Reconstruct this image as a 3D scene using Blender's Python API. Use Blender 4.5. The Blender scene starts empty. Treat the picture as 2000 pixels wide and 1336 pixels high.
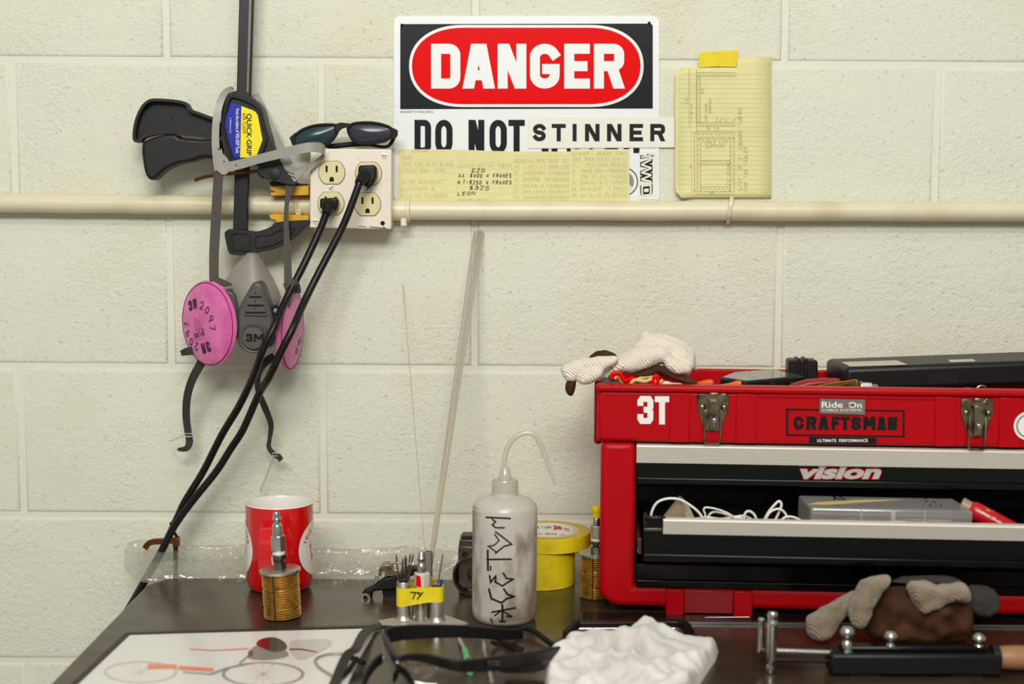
import bpy, bmesh, math, random
from mathutils import Vector as V, Matrix, noise
from mathutils.geometry import delaunay_2d_cdt
random.seed(7)
SC = bpy.context.scene
COL = SC.collection
PI = math.pi

# ------------------------------------------------------------------ camera
FPX, CD, CH = 2778.0, 1.896, 0.47                 # focal length in pixels (2000 wide), distance to wall, height over bench
TH, PH = math.radians(5.3), math.radians(0.35)    # pitch down, roll
F_ = V((0, math.cos(TH), -math.sin(TH)))
R0 = V((1, 0, 0)); U0 = R0.cross(F_)
R_ = R0*math.cos(PH)+U0*math.sin(PH); U_ = -R0*math.sin(PH)+U0*math.cos(PH)
CAM = V((0, -CD, CH))
cd = bpy.data.cameras.new('camera'); cam = bpy.data.objects.new('camera', cd); COL.objects.link(cam)
cd.sensor_width = 36.0; cd.lens = 36.0*FPX/2000.0; cd.clip_start = 0.05
cam.matrix_world = Matrix(((R_.x, U_.x, -F_.x, CAM.x), (R_.y, U_.y, -F_.y, CAM.y), (R_.z, U_.z, -F_.z, CAM.z), (0, 0, 0, 1)))
cd.dof.use_dof = True; cd.dof.focus_distance = 1.76; cd.dof.aperture_fstop = 3.1
SC.camera = cam

# ------------------------------------------------------------------ world, lamps, exposure
wd = bpy.data.worlds.new('world'); SC.world = wd; wd.use_nodes = True
wd.node_tree.nodes['Background'].inputs[0].default_value = (0.84, 0.86, 0.80, 1)
wd.node_tree.nodes['Background'].inputs[1].default_value = 0.40
def area(name, loc, sx, sy, power, col=(1.0, 0.985, 0.93)):
    l = bpy.data.lights.new(name, 'AREA'); l.shape = 'RECTANGLE'; l.size = sx; l.size_y = sy; l.energy = power; l.color = col
    o = bpy.data.objects.new(name, l); COL.objects.link(o); o.location = loc
    return o
def aim(o, p): o.rotation_euler = (V(p)-o.location).to_track_quat('-Z', 'Y').to_euler(); return o
area('ceiling_and_fill_light', (0.15, -1.35, 1.95), 1.3, 0.20, 4.5)
aim(area('ceiling_and_fill_light', (0.15, -2.1, 2.0), 1.3, 0.20, 17), (0.1, -.6, .2))
aim(area('ceiling_and_fill_light', (-0.2, -3.4, 1.9), 1.6, 0.6, 80), (0, 0, .4))  # added frontal fill standing in for room bounce, not a known fixture
SC.view_settings.view_transform = 'Standard'; SC.view_settings.look = 'None'
SC.view_settings.gamma = 1.0; SC.view_settings.use_curve_mapping = False
SC.view_settings.exposure = -0.04

# ------------------------------------------------------------------ where things stand: photo measurements turned into points in the room
def ray(px, py): return F_*FPX + R_*(px-1000) + U_*(668-py)
def W(px, py, y=0.0):                     # on the vertical plane y
    r = ray(px, py); return CAM + r*((y-CAM.y)/r.y)
def B(px, py, z=0.0):                     # on the horizontal plane z
    r = ray(px, py); return CAM + r*((z-CAM.z)/r.z)
def Z(ox, oy, s, pts): return [(ox+p[0]/s, oy+p[1]/s)+tuple(p[2:]) for p in pts]
def mpp(y): return (y+CD)/FPX             # metres per pixel at depth plane y

# ------------------------------------------------------------------ materials
def lin(c):
    c = c/255.0
    return c/12.92 if c <= 0.04045 else ((c+0.055)/1.055)**2.4
def rgb(r, g, b): return (lin(r), lin(g), lin(b), 1.0)
def mat(name, col, rough=0.5, metal=0.0, bump=None, var=None, coat=0.0, alpha=1.0, spec=0.5, sheen=0.0, sss=0.0, aniso=None):
    m = bpy.data.materials.new(name); m.use_nodes = True
    nt = m.node_tree; b = nt.nodes['Principled BSDF']
    b.inputs['Base Color'].default_value = col; b.inputs['Roughness'].default_value = rough; b.inputs['Metallic'].default_value = metal
    b.inputs['Coat Weight'].default_value = coat; b.inputs['Coat Roughness'].default_value = 0.05; b.inputs['Alpha'].default_value = alpha
    b.inputs['Specular IOR Level'].default_value = spec; b.inputs['Sheen Weight'].default_value = sheen
    if sss:
        b.inputs['Subsurface Weight'].default_value = sss; b.inputs['Subsurface Scale'].default_value = 0.01
    tc = nt.nodes.new('ShaderNodeTexCoord')
    if var:                                # (noise scale, second colour, low, high)
        n = nt.nodes.new('ShaderNodeTexNoise'); n.inputs['Scale'].default_value = var[0]; n.inputs['Detail'].default_value = 6
        nt.links.new(tc.outputs['Object'], n.inputs['Vector'])
        r = nt.nodes.new('ShaderNodeMapRange'); r.inputs[1].default_value = var[2]; r.inputs[2].default_value = var[3]
        nt.links.new(n.outputs['Fac'], r.inputs[0])
        x = nt.nodes.new('ShaderNodeMix'); x.data_type = 'RGBA'; x.inputs[6].default_value = col; x.inputs[7].default_value = var[1]
        nt.links.new(r.outputs[0], x.inputs[0]); nt.links.new(x.outputs[2], b.inputs['Base Color'])
    if bump:                               # (scale, strength, distance[, stretch])
        n = nt.nodes.new('ShaderNodeTexNoise'); n.inputs['Scale'].default_value = bump[0]; n.inputs['Detail'].default_value = 4
        if len(bump) > 3:
            mp = nt.nodes.new('ShaderNodeMapping'); mp.inputs['Scale'].default_value = bump[3]
            nt.links.new(tc.outputs['Object'], mp.inputs[0]); nt.links.new(mp.outputs[0], n.inputs['Vector'])
        else: nt.links.new(tc.outputs['Object'], n.inputs['Vector'])
        bp = nt.nodes.new('ShaderNodeBump'); bp.inputs['Strength'].default_value = bump[1]; bp.inputs['Distance'].default_value = bump[2]
        nt.links.new(n.outputs['Fac'], bp.inputs['Height']); nt.links.new(bp.outputs[0], b.inputs['Normal'])
    return m
def knit(name, col, scale=900.0, direc='DIAGONAL', col2=None):
    m = mat(name, col, 0.95, sheen=0.3); nt = m.node_tree; b = nt.nodes['Principled BSDF']
    tc = nt.nodes.new('ShaderNodeTexCoord'); w = nt.nodes.new('ShaderNodeTexWave'); w.bands_direction = direc
    w.inputs['Scale'].default_value = scale; w.inputs['Distortion'].default_value = 2.0; w.inputs['Detail Scale'].default_value = 3.0
    nt.links.new(tc.outputs['Object'], w.inputs['Vector'])
    bp = nt.nodes.new('ShaderNodeBump'); bp.inputs['Strength'].default_value = 0.8; bp.inputs['Distance'].default_value = 0.0015
    nt.links.new(w.outputs['Fac'], bp.inputs['Height']); nt.links.new(bp.outputs[0], b.inputs['Normal'])
    if col2:
        n = nt.nodes.new('ShaderNodeTexNoise'); n.inputs['Scale'].default_value = 70; n.inputs['Detail'].default_value = 5
        nt.links.new(tc.outputs['Object'], n.inputs['Vector'])
        r = nt.nodes.new('ShaderNodeMapRange'); r.inputs[1].default_value = 0.5; r.inputs[2].default_value = 0.75
        nt.links.new(n.outputs['Fac'], r.inputs[0])
        x = nt.nodes.new('ShaderNodeMix'); x.data_type = 'RGBA'; x.inputs[6].default_value = col; x.inputs[7].default_value = col2
        nt.links.new(r.outputs[0], x.inputs[0]); nt.links.new(x.outputs[2], b.inputs['Base Color'])
    return m
def clearfilm(name, tint=(1, 1, 1, 1), gloss=0.25, bumps=None, rough=0.12, milky=0.0, milk=(0.8, 0.78, 0.72, 1)):
    m = bpy.data.materials.new(name); m.use_nodes = True; nt = m.node_tree; nt.nodes.clear()
    o = nt.nodes.new('ShaderNodeOutputMaterial'); t = nt.nodes.new('ShaderNodeBsdfTransparent'); g = nt.nodes.new('ShaderNodeBsdfGlossy'); mx = nt.nodes.new('ShaderNodeMixShader')
    t.inputs[0].default_value = tint; g.inputs['Roughness'].default_value = rough; mx.inputs[0].default_value = gloss
    src = t.outputs[0]
    if milky:
        d = nt.nodes.new('ShaderNodeBsdfDiffuse'); d.inputs[0].default_value = milk; tl = nt.nodes.new('ShaderNodeBsdfTranslucent'); tl.inputs[0].default_value = milk
        a = nt.nodes.new('ShaderNodeMixShader'); a.inputs[0].default_value = 0.4
        nt.links.new(d.outputs[0], a.inputs[1]); nt.links.new(tl.outputs[0], a.inputs[2])
        m2 = nt.nodes.new('ShaderNodeMixShader'); m2.inputs[0].default_value = milky
        nt.links.new(t.outputs[0], m2.inputs[1]); nt.links.new(a.outputs[0], m2.inputs[2]); src = m2.outputs[0]
    nt.links.new(src, mx.inputs[1]); nt.links.new(g.outputs[0], mx.inputs[2]); nt.links.new(mx.outputs[0], o.inputs[0])
    if bumps:
        tc = nt.nodes.new('ShaderNodeTexCoord'); n = nt.nodes.new('ShaderNodeTexNoise'); n.inputs['Scale'].default_value = bumps[0]; n.inputs['Detail'].default_value = 3
        nt.links.new(tc.outputs['Object'], n.inputs['Vector'])
        bp = nt.nodes.new('ShaderNodeBump'); bp.inputs['Strength'].default_value = 1.0; bp.inputs['Distance'].default_value = bumps[1]
        nt.links.new(n.outputs['Fac'], bp.inputs['Height']); nt.links.new(bp.outputs[0], g.inputs['Normal'])
    return m

CREAM = rgb(216, 216, 197)
def wallpaint(name):
    m = mat(name, CREAM, 0.6, spec=0.35); nt = m.node_tree; b = nt.nodes['Principled BSDF']; L = nt.links
    tc = nt.nodes.new('ShaderNodeNewGeometry')
    def nz(s, d=4, rg=0.5):
        n = nt.nodes.new('ShaderNodeTexNoise'); n.inputs['Scale'].default_value = s; n.inputs['Detail'].default_value = d; n.inputs['Roughness'].default_value = rg
        L.new(tc.outputs['Position'], n.inputs['Vector']); return n
    def mp(sock, a, c, lo=0.0, hi=1.0):
        r = nt.nodes.new('ShaderNodeMapRange'); r.inputs[1].default_value = a; r.inputs[2].default_value = c; r.inputs[3].default_value = lo; r.inputs[4].default_value = hi
        L.new(sock, r.inputs[0]); return r.outputs[0]
    def math_(op, a, c):
        q = nt.nodes.new('ShaderNodeMath'); q.operation = op
        for i, s in ((0, a), (1, c)):
            if isinstance(s, (int, float)): q.inputs[i].default_value = s
            else: L.new(s, q.inputs[i])
        return q.outputs[0]
    fine = nz(260, 3, 0.55); mid = nz(95, 4, 0.6); big = nz(7, 2); pits = nz(140, 2, 0.5)
    pit = mp(pits.outputs['Fac'], 0.66, 0.74)                       # scattered open pores in the block face
    rough_area = mp(big.outputs['Fac'], 0.4, 0.65, 0.45, 1.2)
    h = math_('ADD', math_('MULTIPLY', fine.outputs['Fac'], 0.7), math_('MULTIPLY', mid.outputs['Fac'], 0.9))
    h = math_('SUBTRACT', math_('MULTIPLY', h, rough_area), math_('MULTIPLY', pit, 0.55))
    bp = nt.nodes.new('ShaderNodeBump'); bp.inputs['Strength'].default_value = 0.62; bp.inputs['Distance'].default_value = 0.0034
    L.new(h, bp.inputs['Height']); L.new(bp.outputs[0], b.inputs['Normal'])
    st = nz(3.1, 5, 0.6); x = nt.nodes.new('ShaderNodeMix'); x.data_type = 'RGBA'; x.inputs[6].default_value = CREAM; x.inputs[7].default_value = rgb(206, 194, 156)
    L.new(mp(st.outputs['Fac'], 0.5, 0.8, 0, 0.55), x.inputs[0])
    x2 = nt.nodes.new('ShaderNodeMix'); x2.data_type = 'RGBA'; x2.inputs[7].default_value = rgb(140, 125, 90)
    L.new(x.outputs[2], x2.inputs[6]); sp = nz(60, 3, 0.7); L.new(mp(sp.outputs['Fac'], 0.70, 0.78, 0, 0.5), x2.inputs[0])
    L.new(x2.outputs[2], b.inputs['Base Color'])
    return m
M = {}
M['wall'] = wallpaint('painted_block')
M['mortar'] = mat('painted_mortar', rgb(217, 217, 199), 0.6, bump=(120, 0.3, 0.002))
M['conduit'] = mat('cream_paint_gloss', rgb(217, 208, 178), 0.35, bump=(60, 0.15, 0.002), var=(14, rgb(200, 186, 148), 0.5, 0.8))
M['boxpaint'] = mat('off_white_paint', rgb(226, 216, 198), 0.4, var=(60, rgb(186, 166, 136), 0.62, 0.8))
M['ivory'] = mat('ivory_plastic', rgb(220, 207, 158), 0.25)
M['black'] = mat('black_plastic', rgb(17, 17, 18), 0.42, bump=(300, 0.08, 0.001), spec=.3)
M['blackmatt'] = mat('black_rubber', rgb(13, 12, 12), 0.6, spec=.3)
M['hole'] = mat('dark_hole', rgb(8, 7, 6), 0.9)
M['dirtyblack'] = mat('worn_black_nylon', rgb(24, 23, 23), 0.45, var=(45, rgb(46, 39, 31), 0.55, 0.8), spec=.35)
M['barsteel'] = mat('black_bar_steel', rgb(40, 40, 42), 0.38, 0.6, var=(40, rgb(92, 62, 36), 0.64, 0.8))
M['yellowpad'] = mat('yellow_pad', rgb(214, 160, 10), 0.45, var=(40, rgb(140, 98, 8), 0.55, 0.85))
M['greyplastic'] = mat('grey_plastic', rgb(152, 148, 138), 0.38)
M['elastic'] = mat('elastic_webbing', rgb(78, 72, 66), 0.9, bump=(900, 0.5, 0.0008))
M['elasticdark'] = mat('elastic_webbing_dark', rgb(52, 48, 44), 0.9, bump=(900, 0.5, 0.0008))
M['silicone'] = mat('grey_silicone', rgb(150, 144, 134), 0.55)
M['maskdark'] = mat('dark_grey_plastic', rgb(76, 74, 70), 0.45)
M['pink'] = mat('pink_filter_felt', rgb(206, 84, 152), 0.95, sheen=0.4, bump=(220, 0.5, 0.0012), var=(40, rgb(222, 112, 172), 0.4, 0.7))
M['pinkdark'] = mat('pink_seam', rgb(120, 36, 84), 0.9)
M['ink'] = mat('black_ink', rgb(20, 18, 18), 0.5, spec=.2)
M['inkpurple'] = mat('dark_purple_ink', rgb(74, 22, 54), 0.8)
M['whiteprint'] = mat('white_print', rgb(232, 231, 224), 0.4)
M['signwhite'] = mat('sign_white', rgb(228, 230, 228), 0.3, var=(30, rgb(206, 206, 202), 0.6, 0.85))
M['signblack'] = mat('sign_black', rgb(24, 26, 30), 0.3, var=(130, rgb(90, 88, 84), 0.71, 0.76), spec=.15)
M['signred'] = mat('sign_red', rgb(222, 1, 5), 0.35, spec=.07)
M['stickerwhite'] = mat('sticker_vinyl', rgb(226, 224, 212), 0.35)
M['note'] = mat('yellow_ruled_paper', rgb(222, 214, 156), 0.9, var=(30, rgb(214, 205, 146), 0.45, 0.75))
M['rule'] = mat('pale_blue_rule', rgb(200, 206, 160), 0.9)
M['margin'] = mat('pink_margin_rule', rgb(226, 176, 120), 0.9)
M['pencil'] = mat('pencil_graphite', rgb(186, 178, 124), 0.8)
M['pencildark'] = mat('pencil_graphite_dark', rgb(152, 147, 108), 0.8)
M['tapeyellow'] = mat('yellow_masking_tape', rgb(228, 204, 10), 0.6, bump=(300, 0.25, 0.0006), var=(60, rgb(206, 180, 8), 0.5, 0.8))
M['tapeside'] = mat('tape_edge', rgb(198, 176, 70), 0.7)
M['card'] = mat('white_card_core', rgb(224, 216, 204), 0.8)
M['red'] = mat('red_moulded_plastic', rgb(172, 3, 14), 0.36, bump=(500, 0.12, 0.0006), spec=.16)
M['redglaze'] = mat('red_glaze', rgb(200, 8, 14), 0.12, coat=0.5)
M['whiteglaze'] = mat('white_glaze', rgb(226, 222, 214), 0.15)
M['darkred'] = mat('dark_red_plastic', rgb(140, 10, 16), 0.4)
M['alu'] = mat('aluminium', rgb(206, 204, 198), 0.34, 1.0, bump=(200, 0.12, 0.0006))
M['alubright'] = mat('brushed_aluminium_trim', rgb(236, 231, 220), 0.36, 0.5, bump=(300, 0.2, 0.0005, (0.02, 1, 1)))
M['steel'] = mat('bright_steel', rgb(190, 188, 184), 0.22, 1.0)
M['steeldark'] = mat('dark_steel', rgb(104, 98, 90), 0.38, 1.0, var=(50, rgb(70, 58, 44), 0.5, 0.8))
M['latch'] = mat('antiqued_latch_steel', rgb(150, 136, 108), 0.26, 1.0, var=(90, rgb(64, 56, 44), 0.45, 0.7))
M['brass'] = mat('brass', rgb(196, 150, 66), 0.32, 0.75, var=(110, rgb(120, 80, 30), 0.5, 0.75))
M['copper'] = mat('copper', rgb(120, 74, 40), 0.4, 0.9, var=(60, rgb(70, 42, 26), 0.5, 0.7))
M['drawer'] = mat('black_enamelled_steel', rgb(5, 5, 5), 0.22, spec=.3)
M['ptfe'] = mat('white_thread_tape', rgb(226, 224, 220), 0.7)
M['cord'] = mat('black_cord_rubber', rgb(15, 13, 12), 0.4, spec=.35)
M['cotton'] = mat('white_cotton', rgb(214, 210, 205), 0.95, bump=(60, 0.2, 0.002), var=(22, rgb(186, 180, 172), 0.6, 0.85))
M['knitwhite'] = knit('white_knit', rgb(238, 226, 206), 150)
M['knitgrey'] = knit('grey_beige_knit', rgb(140, 122, 98), 150, col2=rgb(112, 96, 76))
M['brown'] = mat('brown_rubber_coating', rgb(60, 34, 17), 0.8, spec=.2, bump=(80, 0.5, 0.003), var=(40, rgb(78, 47, 26), 0.45, 0.7))
M['poster'] = mat('poster_print_white', rgb(222, 218, 212), 0.16, bump=(9, 0.12, 0.004))
M['posterorange'] = mat('poster_orange', rgb(232, 128, 96), 0.2)
M['postergrey'] = mat('poster_grey', rgb(140, 136, 130), 0.2)
M['posterpale'] = mat('poster_pale_grey', rgb(196, 190, 182), 0.2)
M['posterdark'] = mat('poster_dark', rgb(80, 78, 78), 0.2)
M['posterred'] = mat('poster_red', rgb(128, 22, 32), 0.2)
M['blacktape'] = mat('black_tape', rgb(30, 28, 27), 0.5)
M['orange'] = mat('orange_grip', rgb(226, 96, 16), 0.45)
M['white'] = mat('white_plastic', rgb(226, 222, 212), 0.4)
M['screen'] = mat('glass_screen', rgb(70, 72, 64), 0.06, spec=0.9)
M['lens'] = mat('mirrored_lens', rgb(44, 66, 70), 0.22, 0.3, var=(24, rgb(70, 58, 74), 0.4, 0.65))
M['clear'] = clearfilm('clear_lens', (0.93, 0.94, 0.92, 1), 0.14, rough=0.04)
M['film'] = clearfilm('crumpled_clear_bag', (0.93, 0.92, 0.89, 1), 0.13, (38, 0.012), 0.14, 0.14)
M['ldpe'] = clearfilm('milky_bottle', (0.95, 0.93, 0.88, 1), 0.06, None, 0.3, 0.72, (0.84, 0.81, 0.76, 1))
M['tube'] = clearfilm('translucent_tube', (0.95, 0.93, 0.86, 1), 0.08, None, 0.2, 0.55, (0.8, 0.77, 0.68, 1))
M['liquid'] = mat('acetone_inside', rgb(196, 172, 156), 0.2)
M['orgbox'] = clearfilm('frosted_organiser', (0.86, 0.86, 0.84, 1), 0.12, None, 0.2, 0.45, (0.55, 0.54, 0.52, 1))
M['blue'] = mat('label_blue', rgb(12, 32, 158), 0.3)
M['yellow'] = mat('label_yellow', rgb(240, 220, 20), 0.3)
M['smudge'] = mat('brown_grime', rgb(120, 102, 80), 0.8)
M['wood'] = mat('tan_handle', rgb(150, 106, 70), 0.5)
M['green'] = mat('green_band', rgb(90, 170, 110), 0.5)
M['greysticker'] = mat('grey_sticker', rgb(112, 106, 100), 0.4)
M['cardbrown'] = mat('brown_plastic_scoop', rgb(150, 132, 112), 0.5)
M['silver'] = mat('silver_print', rgb(172, 170, 166), 0.4)
M['kraft'] = mat('masking_tape_strip', rgb(206, 180, 110), 0.6)
def benchmat():
    m = mat('oiled_steel_bench', rgb(62, 55, 45), 0.24, 0.25); nt = m.node_tree; b = nt.nodes['Principled BSDF']; L = nt.links
    tc = nt.nodes.new('ShaderNodeTexCoord')
    def nz(s, d, rg, sc=(1, 1, 1)):
        mpn = nt.nodes.new('ShaderNodeMapping'); mpn.inputs['Scale'].default_value = sc; L.new(tc.outputs['Object'], mpn.inputs[0])
        n = nt.nodes.new('ShaderNodeTexNoise'); n.inputs['Scale'].default_value = s; n.inputs['Detail'].default_value = d; n.inputs['Roughness'].default_value = rg
        L.new(mpn.outputs[0], n.inputs['Vector']); return n.outputs['Fac']
    def mp(sock, a, c, lo, hi):
        r = nt.nodes.new('ShaderNodeMapRange'); r.inputs[1].default_value = a; r.inputs[2].default_value = c; r.inputs[3].default_value = lo; r.inputs[4].default_value = hi
        L.new(sock, r.inputs[0]); return r.outputs[0]
    x = nt.nodes.new('ShaderNodeMix'); x.data_type = 'RGBA'; x.inputs[6].default_value = rgb(72, 59, 44); x.inputs[7].default_value = rgb(46, 38, 29)
    L.new(mp(nz(9, 6, 0.65), 0.42, 0.68, 0, 1), x.inputs[0])
    y = nt.nodes.new('ShaderNodeMix'); y.data_type = 'RGBA'; y.inputs[7].default_value = rgb(116, 78, 36); L.new(x.outputs[2], y.inputs[6])
    L.new(mp(nz(26, 4, 0.6, (0.6, 1, 1)), 0.70, 0.80, 0, 0.5), y.inputs[0]); L.new(y.outputs[2], b.inputs['Base Color'])
    L.new(mp(nz(14, 5, 0.6), 0.35, 0.7, 0.17, 0.34), b.inputs['Roughness'])
    return m
M['bench'] = benchmat()
def bottledirt():
    m = mat('bottle_grime', rgb(120, 100, 78), 0.8); nt = m.node_tree; b = nt.nodes['Principled BSDF']; L = nt.links
    tc = nt.nodes.new('ShaderNodeTexCoord'); n = nt.nodes.new('ShaderNodeTexNoise'); n.inputs['Scale'].default_value = 34; n.inputs['Detail'].default_value = 6
    mpn = nt.nodes.new('ShaderNodeMapping'); mpn.inputs['Scale'].default_value = (1, 1, 0.5); mpn.inputs['Location'].default_value = (0.3, 1.7, 0.45)
    L.new(tc.outputs['Object'], mpn.inputs[0]); L.new(mpn.outputs[0], n.inputs['Vector'])
    r = nt.nodes.new('ShaderNodeMapRange'); r.inputs[1].default_value = 0.47; r.inputs[2].default_value = 0.72; r.inputs[4].default_value = 0.85
    L.new(n.outputs['Fac'], r.inputs[0]); L.new(r.outputs[0], b.inputs['Alpha'])
    return m
M['grime'] = bottledirt()

# ------------------------------------------------------------------ mesh building
ORG = {}
def tag(o, label=None, cat=None, group=None, kind=None):
    if label: o['label'] = label
    if cat: o['category'] = cat
    if group: o['group'] = group
    if kind: o['kind'] = kind
    return o
def thing(name, label, cat, loc, group=None):
    o = bpy.data.objects.new(name, None); COL.objects.link(o); o.empty_display_size = 0.02
    o.location = V(loc); ORG[o.name] = V(loc)
    return tag(o, label, cat, group)
def link(name, me, m, parent, loc=None):
    o = bpy.data.objects.new(name, me); COL.objects.link(o)
    if parent is not None:
        o.parent = parent; ORG[o.name] = ORG[parent.name]
    else:
        o.location = V(loc) if loc is not None else V((0, 0, 0)); ORG[o.name] = V(o.location)
    if m is not None: me.materials.append(m)
    return o
class MB:
    def __init__(s, X=None): s.v = []; s.f = []; s.X = X
    def add(s, vs, fs):
        n = len(s.v)
        s.v += [(s.X @ V(p)) if s.X is not None else V(p) for p in vs]; s.f += [tuple(i+n for i in f) for f in fs]; return s
    def hexa(s, b, t):                      # bottom quad, top quad
        return s.add(list(b)+list(t), [(3, 2, 1, 0), (4, 5, 6, 7), (0, 1, 5, 4), (1, 2, 6, 5), (2, 3, 7, 6), (3, 0, 4, 7)])
    def box(s, a, b):
        (x0, y0, z0), (x1, y1, z1) = a, b
        x0, x1 = min(x0, x1), max(x0, x1); y0, y1 = min(y0, y1), max(y0, y1); z0, z1 = min(z0, z1), max(z0, z1)
        return s.hexa([(x0, y0, z0), (x1, y0, z0), (x1, y1, z0), (x0, y1, z0)], [(x0, y0, z1), (x1, y0, z1), (x1, y1, z1), (x0, y1, z1)])
    def pbox(s, px0, py0, px1, py1, yf, yb):
        a = W(px0, py1, yf); b = W(px1, py0, yf); return s.box((a.x, yf, a.z), (b.x, yb, b.z))
    def lathe(s, prof, o, ax=(0, 0, 1), n=32, caps=True, ref=None, a0=0.0, a1=None):
        o = V(o); ax = V(ax).normalized(); e = V(ref) if ref else (V((0, -1, 0)) if abs(ax.y) < 0.9 else V((1, 0, 0)))
        e = (e-ax*e.dot(ax)).normalized(); g = ax.cross(e); vs = []; full = a1 is None; k = n if full else n+1
        for r, h in prof:
            for i in range(k):
                t = 2*PI*i/n if full else a0+(a1-a0)*i/n
                vs.append(o+ax*h+(e*math.cos(t)+g*math.sin(t))*r)
        fs = []
        for j in range(len(prof)-1):
            for i in range(n):
                i2 = (i+1) % n if full else i+1
                fs.append((j*k+i, j*k+i2, (j+1)*k+i2, (j+1)*k+i))
        if caps and full:
            fs.append(tuple(reversed(range(n)))); fs.append(tuple((len(prof)-1)*n+i for i in range(n)))
        return s.add(vs, fs)
    def cyl(s, p0, p1, r0, r1=None, n=20):
        p0, p1 = V(p0), V(p1); d = p1-p0
        return s.lathe([(r0, 0), (r1 if r1 is not None else r0, d.length)], p0, d, n)
    def tube(s, pts, r, n=10, closed=False, flat=None):
        pts = [V(p) for p in pts]; N = len(pts); rs = r if isinstance(r, (list, tuple)) else [r]*N; vs = []; prev = None
        for i, p in enumerate(pts):
            a = pts[(i-1) % N] if closed or i else pts[0]; b = pts[(i+1) % N] if closed or i < N-1 else pts[-1]
            t = (b-a).normalized() if (b-a).length > 1e-9 else V((0, 0, 1))
            if prev is None: e = t.orthogonal().normalized()
            else:
                e = prev-t*prev.dot(t); e = e.normalized() if e.length > 1e-6 else t.orthogonal().normalized()
            prev = e; g = t.cross(e)
            for k in range(n):
                an = 2*PI*k/n; vs.append(p+(e*math.cos(an)+g*math.sin(an))*rs[i])
        fs = []
        for i in range(N if closed else N-1):
            j = (i+1) % N
            for k in range(n):
                k2 = (k+1) % n; fs.append((i*n+k, i*n+k2, j*n+k2, j*n+k))
        if not closed:
            fs.append(tuple(reversed(range(n)))); fs.append(tuple((N-1)*n+k for k in range(n)))
        return s.add(vs, fs)
    def band(s, pts, sides, thick):         # flat strap: points, half-width vectors, thickness
        pts = [V(p) for p in pts]; N = len(pts); vs = []
        for i, p in enumerate(pts):
            t = (pts[min(i+1, N-1)]-pts[max(i-1, 0)]); sd = V(sides[i]); nn = t.cross(sd); nn = nn.normalized()*(thick/2) if nn.length > 1e-12 else V((0, thick/2, 0))
            vs += [p-sd-nn, p+sd-nn, p+sd+nn, p-sd+nn]
        fs = [(3, 2, 1, 0), tuple((N-1)*4+k for k in range(4))]
        for i in range(N-1):
            for k in range(4):
                k2 = (k+1) % 4; fs.append((i*4+k, i*4+k2, i*4+4+k2, i*4+4+k))
        return s.add(vs, fs)
    def prism(s, pts, ext):
        pts = [V(p) for p in pts]; n = len(pts); ext = V(ext)
        return s.add(pts+[p+ext for p in pts], [tuple(range(n)), tuple(reversed(range(n, 2*n)))]+[(i, n+i, n+(i+1) % n, (i+1) % n) for i in range(n)])
    def ring(s, outer, inner, ext):
        n = len(outer); ext = V(ext); o = [V(p) for p in outer]; i_ = [V(p) for p in inner]
        vs = o+i_+[p+ext for p in o]+[p+ext for p in i_]; fs = []
        for k in range(n):
            j = (k+1) % n
            fs += [(k, j, n+j, n+k), (2*n+k, 3*n+k, 3*n+j, 2*n+j), (k, 2*n+k, 2*n+j, j), (n+k, n+j, 3*n+j, 3*n+k)]
        return s.add(vs, fs)
    def ball(s, c, r, n=16, m=10):
        c = V(c); r = r if isinstance(r, (tuple, list)) else (r, r, r); vs = []; fs = []
        for j in range(m+1):
            a = PI*j/m
            for i in range(n):
                b = 2*PI*i/n; vs.append(c+V((r[0]*math.sin(a)*math.cos(b), r[1]*math.sin(a)*math.sin(b), r[2]*math.cos(a))))
        for j in range(m):
            for i in range(n):
                i2 = (i+1) % n; fs.append((j*n+i, (j+1)*n+i, (j+1)*n+i2, j*n+i2))
        return s.add(vs, fs)
    def build(s, name, m, parent=None, bevel=0.0, seg=2, smooth=35, loc=None, label=None, sub=0, nrm=True):
        org = ORG[parent.name] if parent is not None else (V(loc) if loc is not None else V((0, 0, 0)))
        me = bpy.data.meshes.new(name); me.from_pydata([tuple(p-org) for p in s.v], [], s.f)
        if nrm:
            bm = bmesh.new(); bm.from_mesh(me); bmesh.ops.remove_doubles(bm, verts=bm.verts, dist=1e-7); bmesh.ops.recalc_face_normals(bm, faces=bm.faces); bm.to_mesh(me); bm.free()
        if smooth:
            me.polygons.foreach_set('use_smooth', [True]*len(me.polygons)); me.set_sharp_from_angle(angle=math.radians(smooth))
        o = link(name, me, m, parent, loc)
        if bevel:
            b = o.modifiers.new('bevel', 'BEVEL'); b.width = bevel; b.segments = seg; b.limit_method = 'ANGLE'; b.angle_limit = math.radians(38); b.use_clamp_overlap = True
        if sub:
            q = o.modifiers.new('subsurf', 'SUBSURF'); q.levels = sub; q.render_levels = sub
        if label: o['label'] = label
        return o
def spline(pts, k=6, closed=False):
    n = len(pts); out = []; P = [tuple(p) for p in pts]
    rng = range(n) if closed else range(n-1)
    for i in rng:
        p0, p1, p2, p3 = (P[(i-1) % n], P[i], P[(i+1) % n], P[(i+2) % n]) if closed else (P[max(i-1, 0)], P[i], P[i+1], P[min(i+2, n-1)])
        for j in range(k):
            t = j/k; out.append(tuple(0.5*((2*b)+(c-a)*t+(2*a-5*b+4*c-d)*t*t+(-a+3*b-3*c+d)*t**3) for a, b, c, d in zip(p0, p1, p2, p3)))
    if not closed: out.append(P[-1])
    return out
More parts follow.
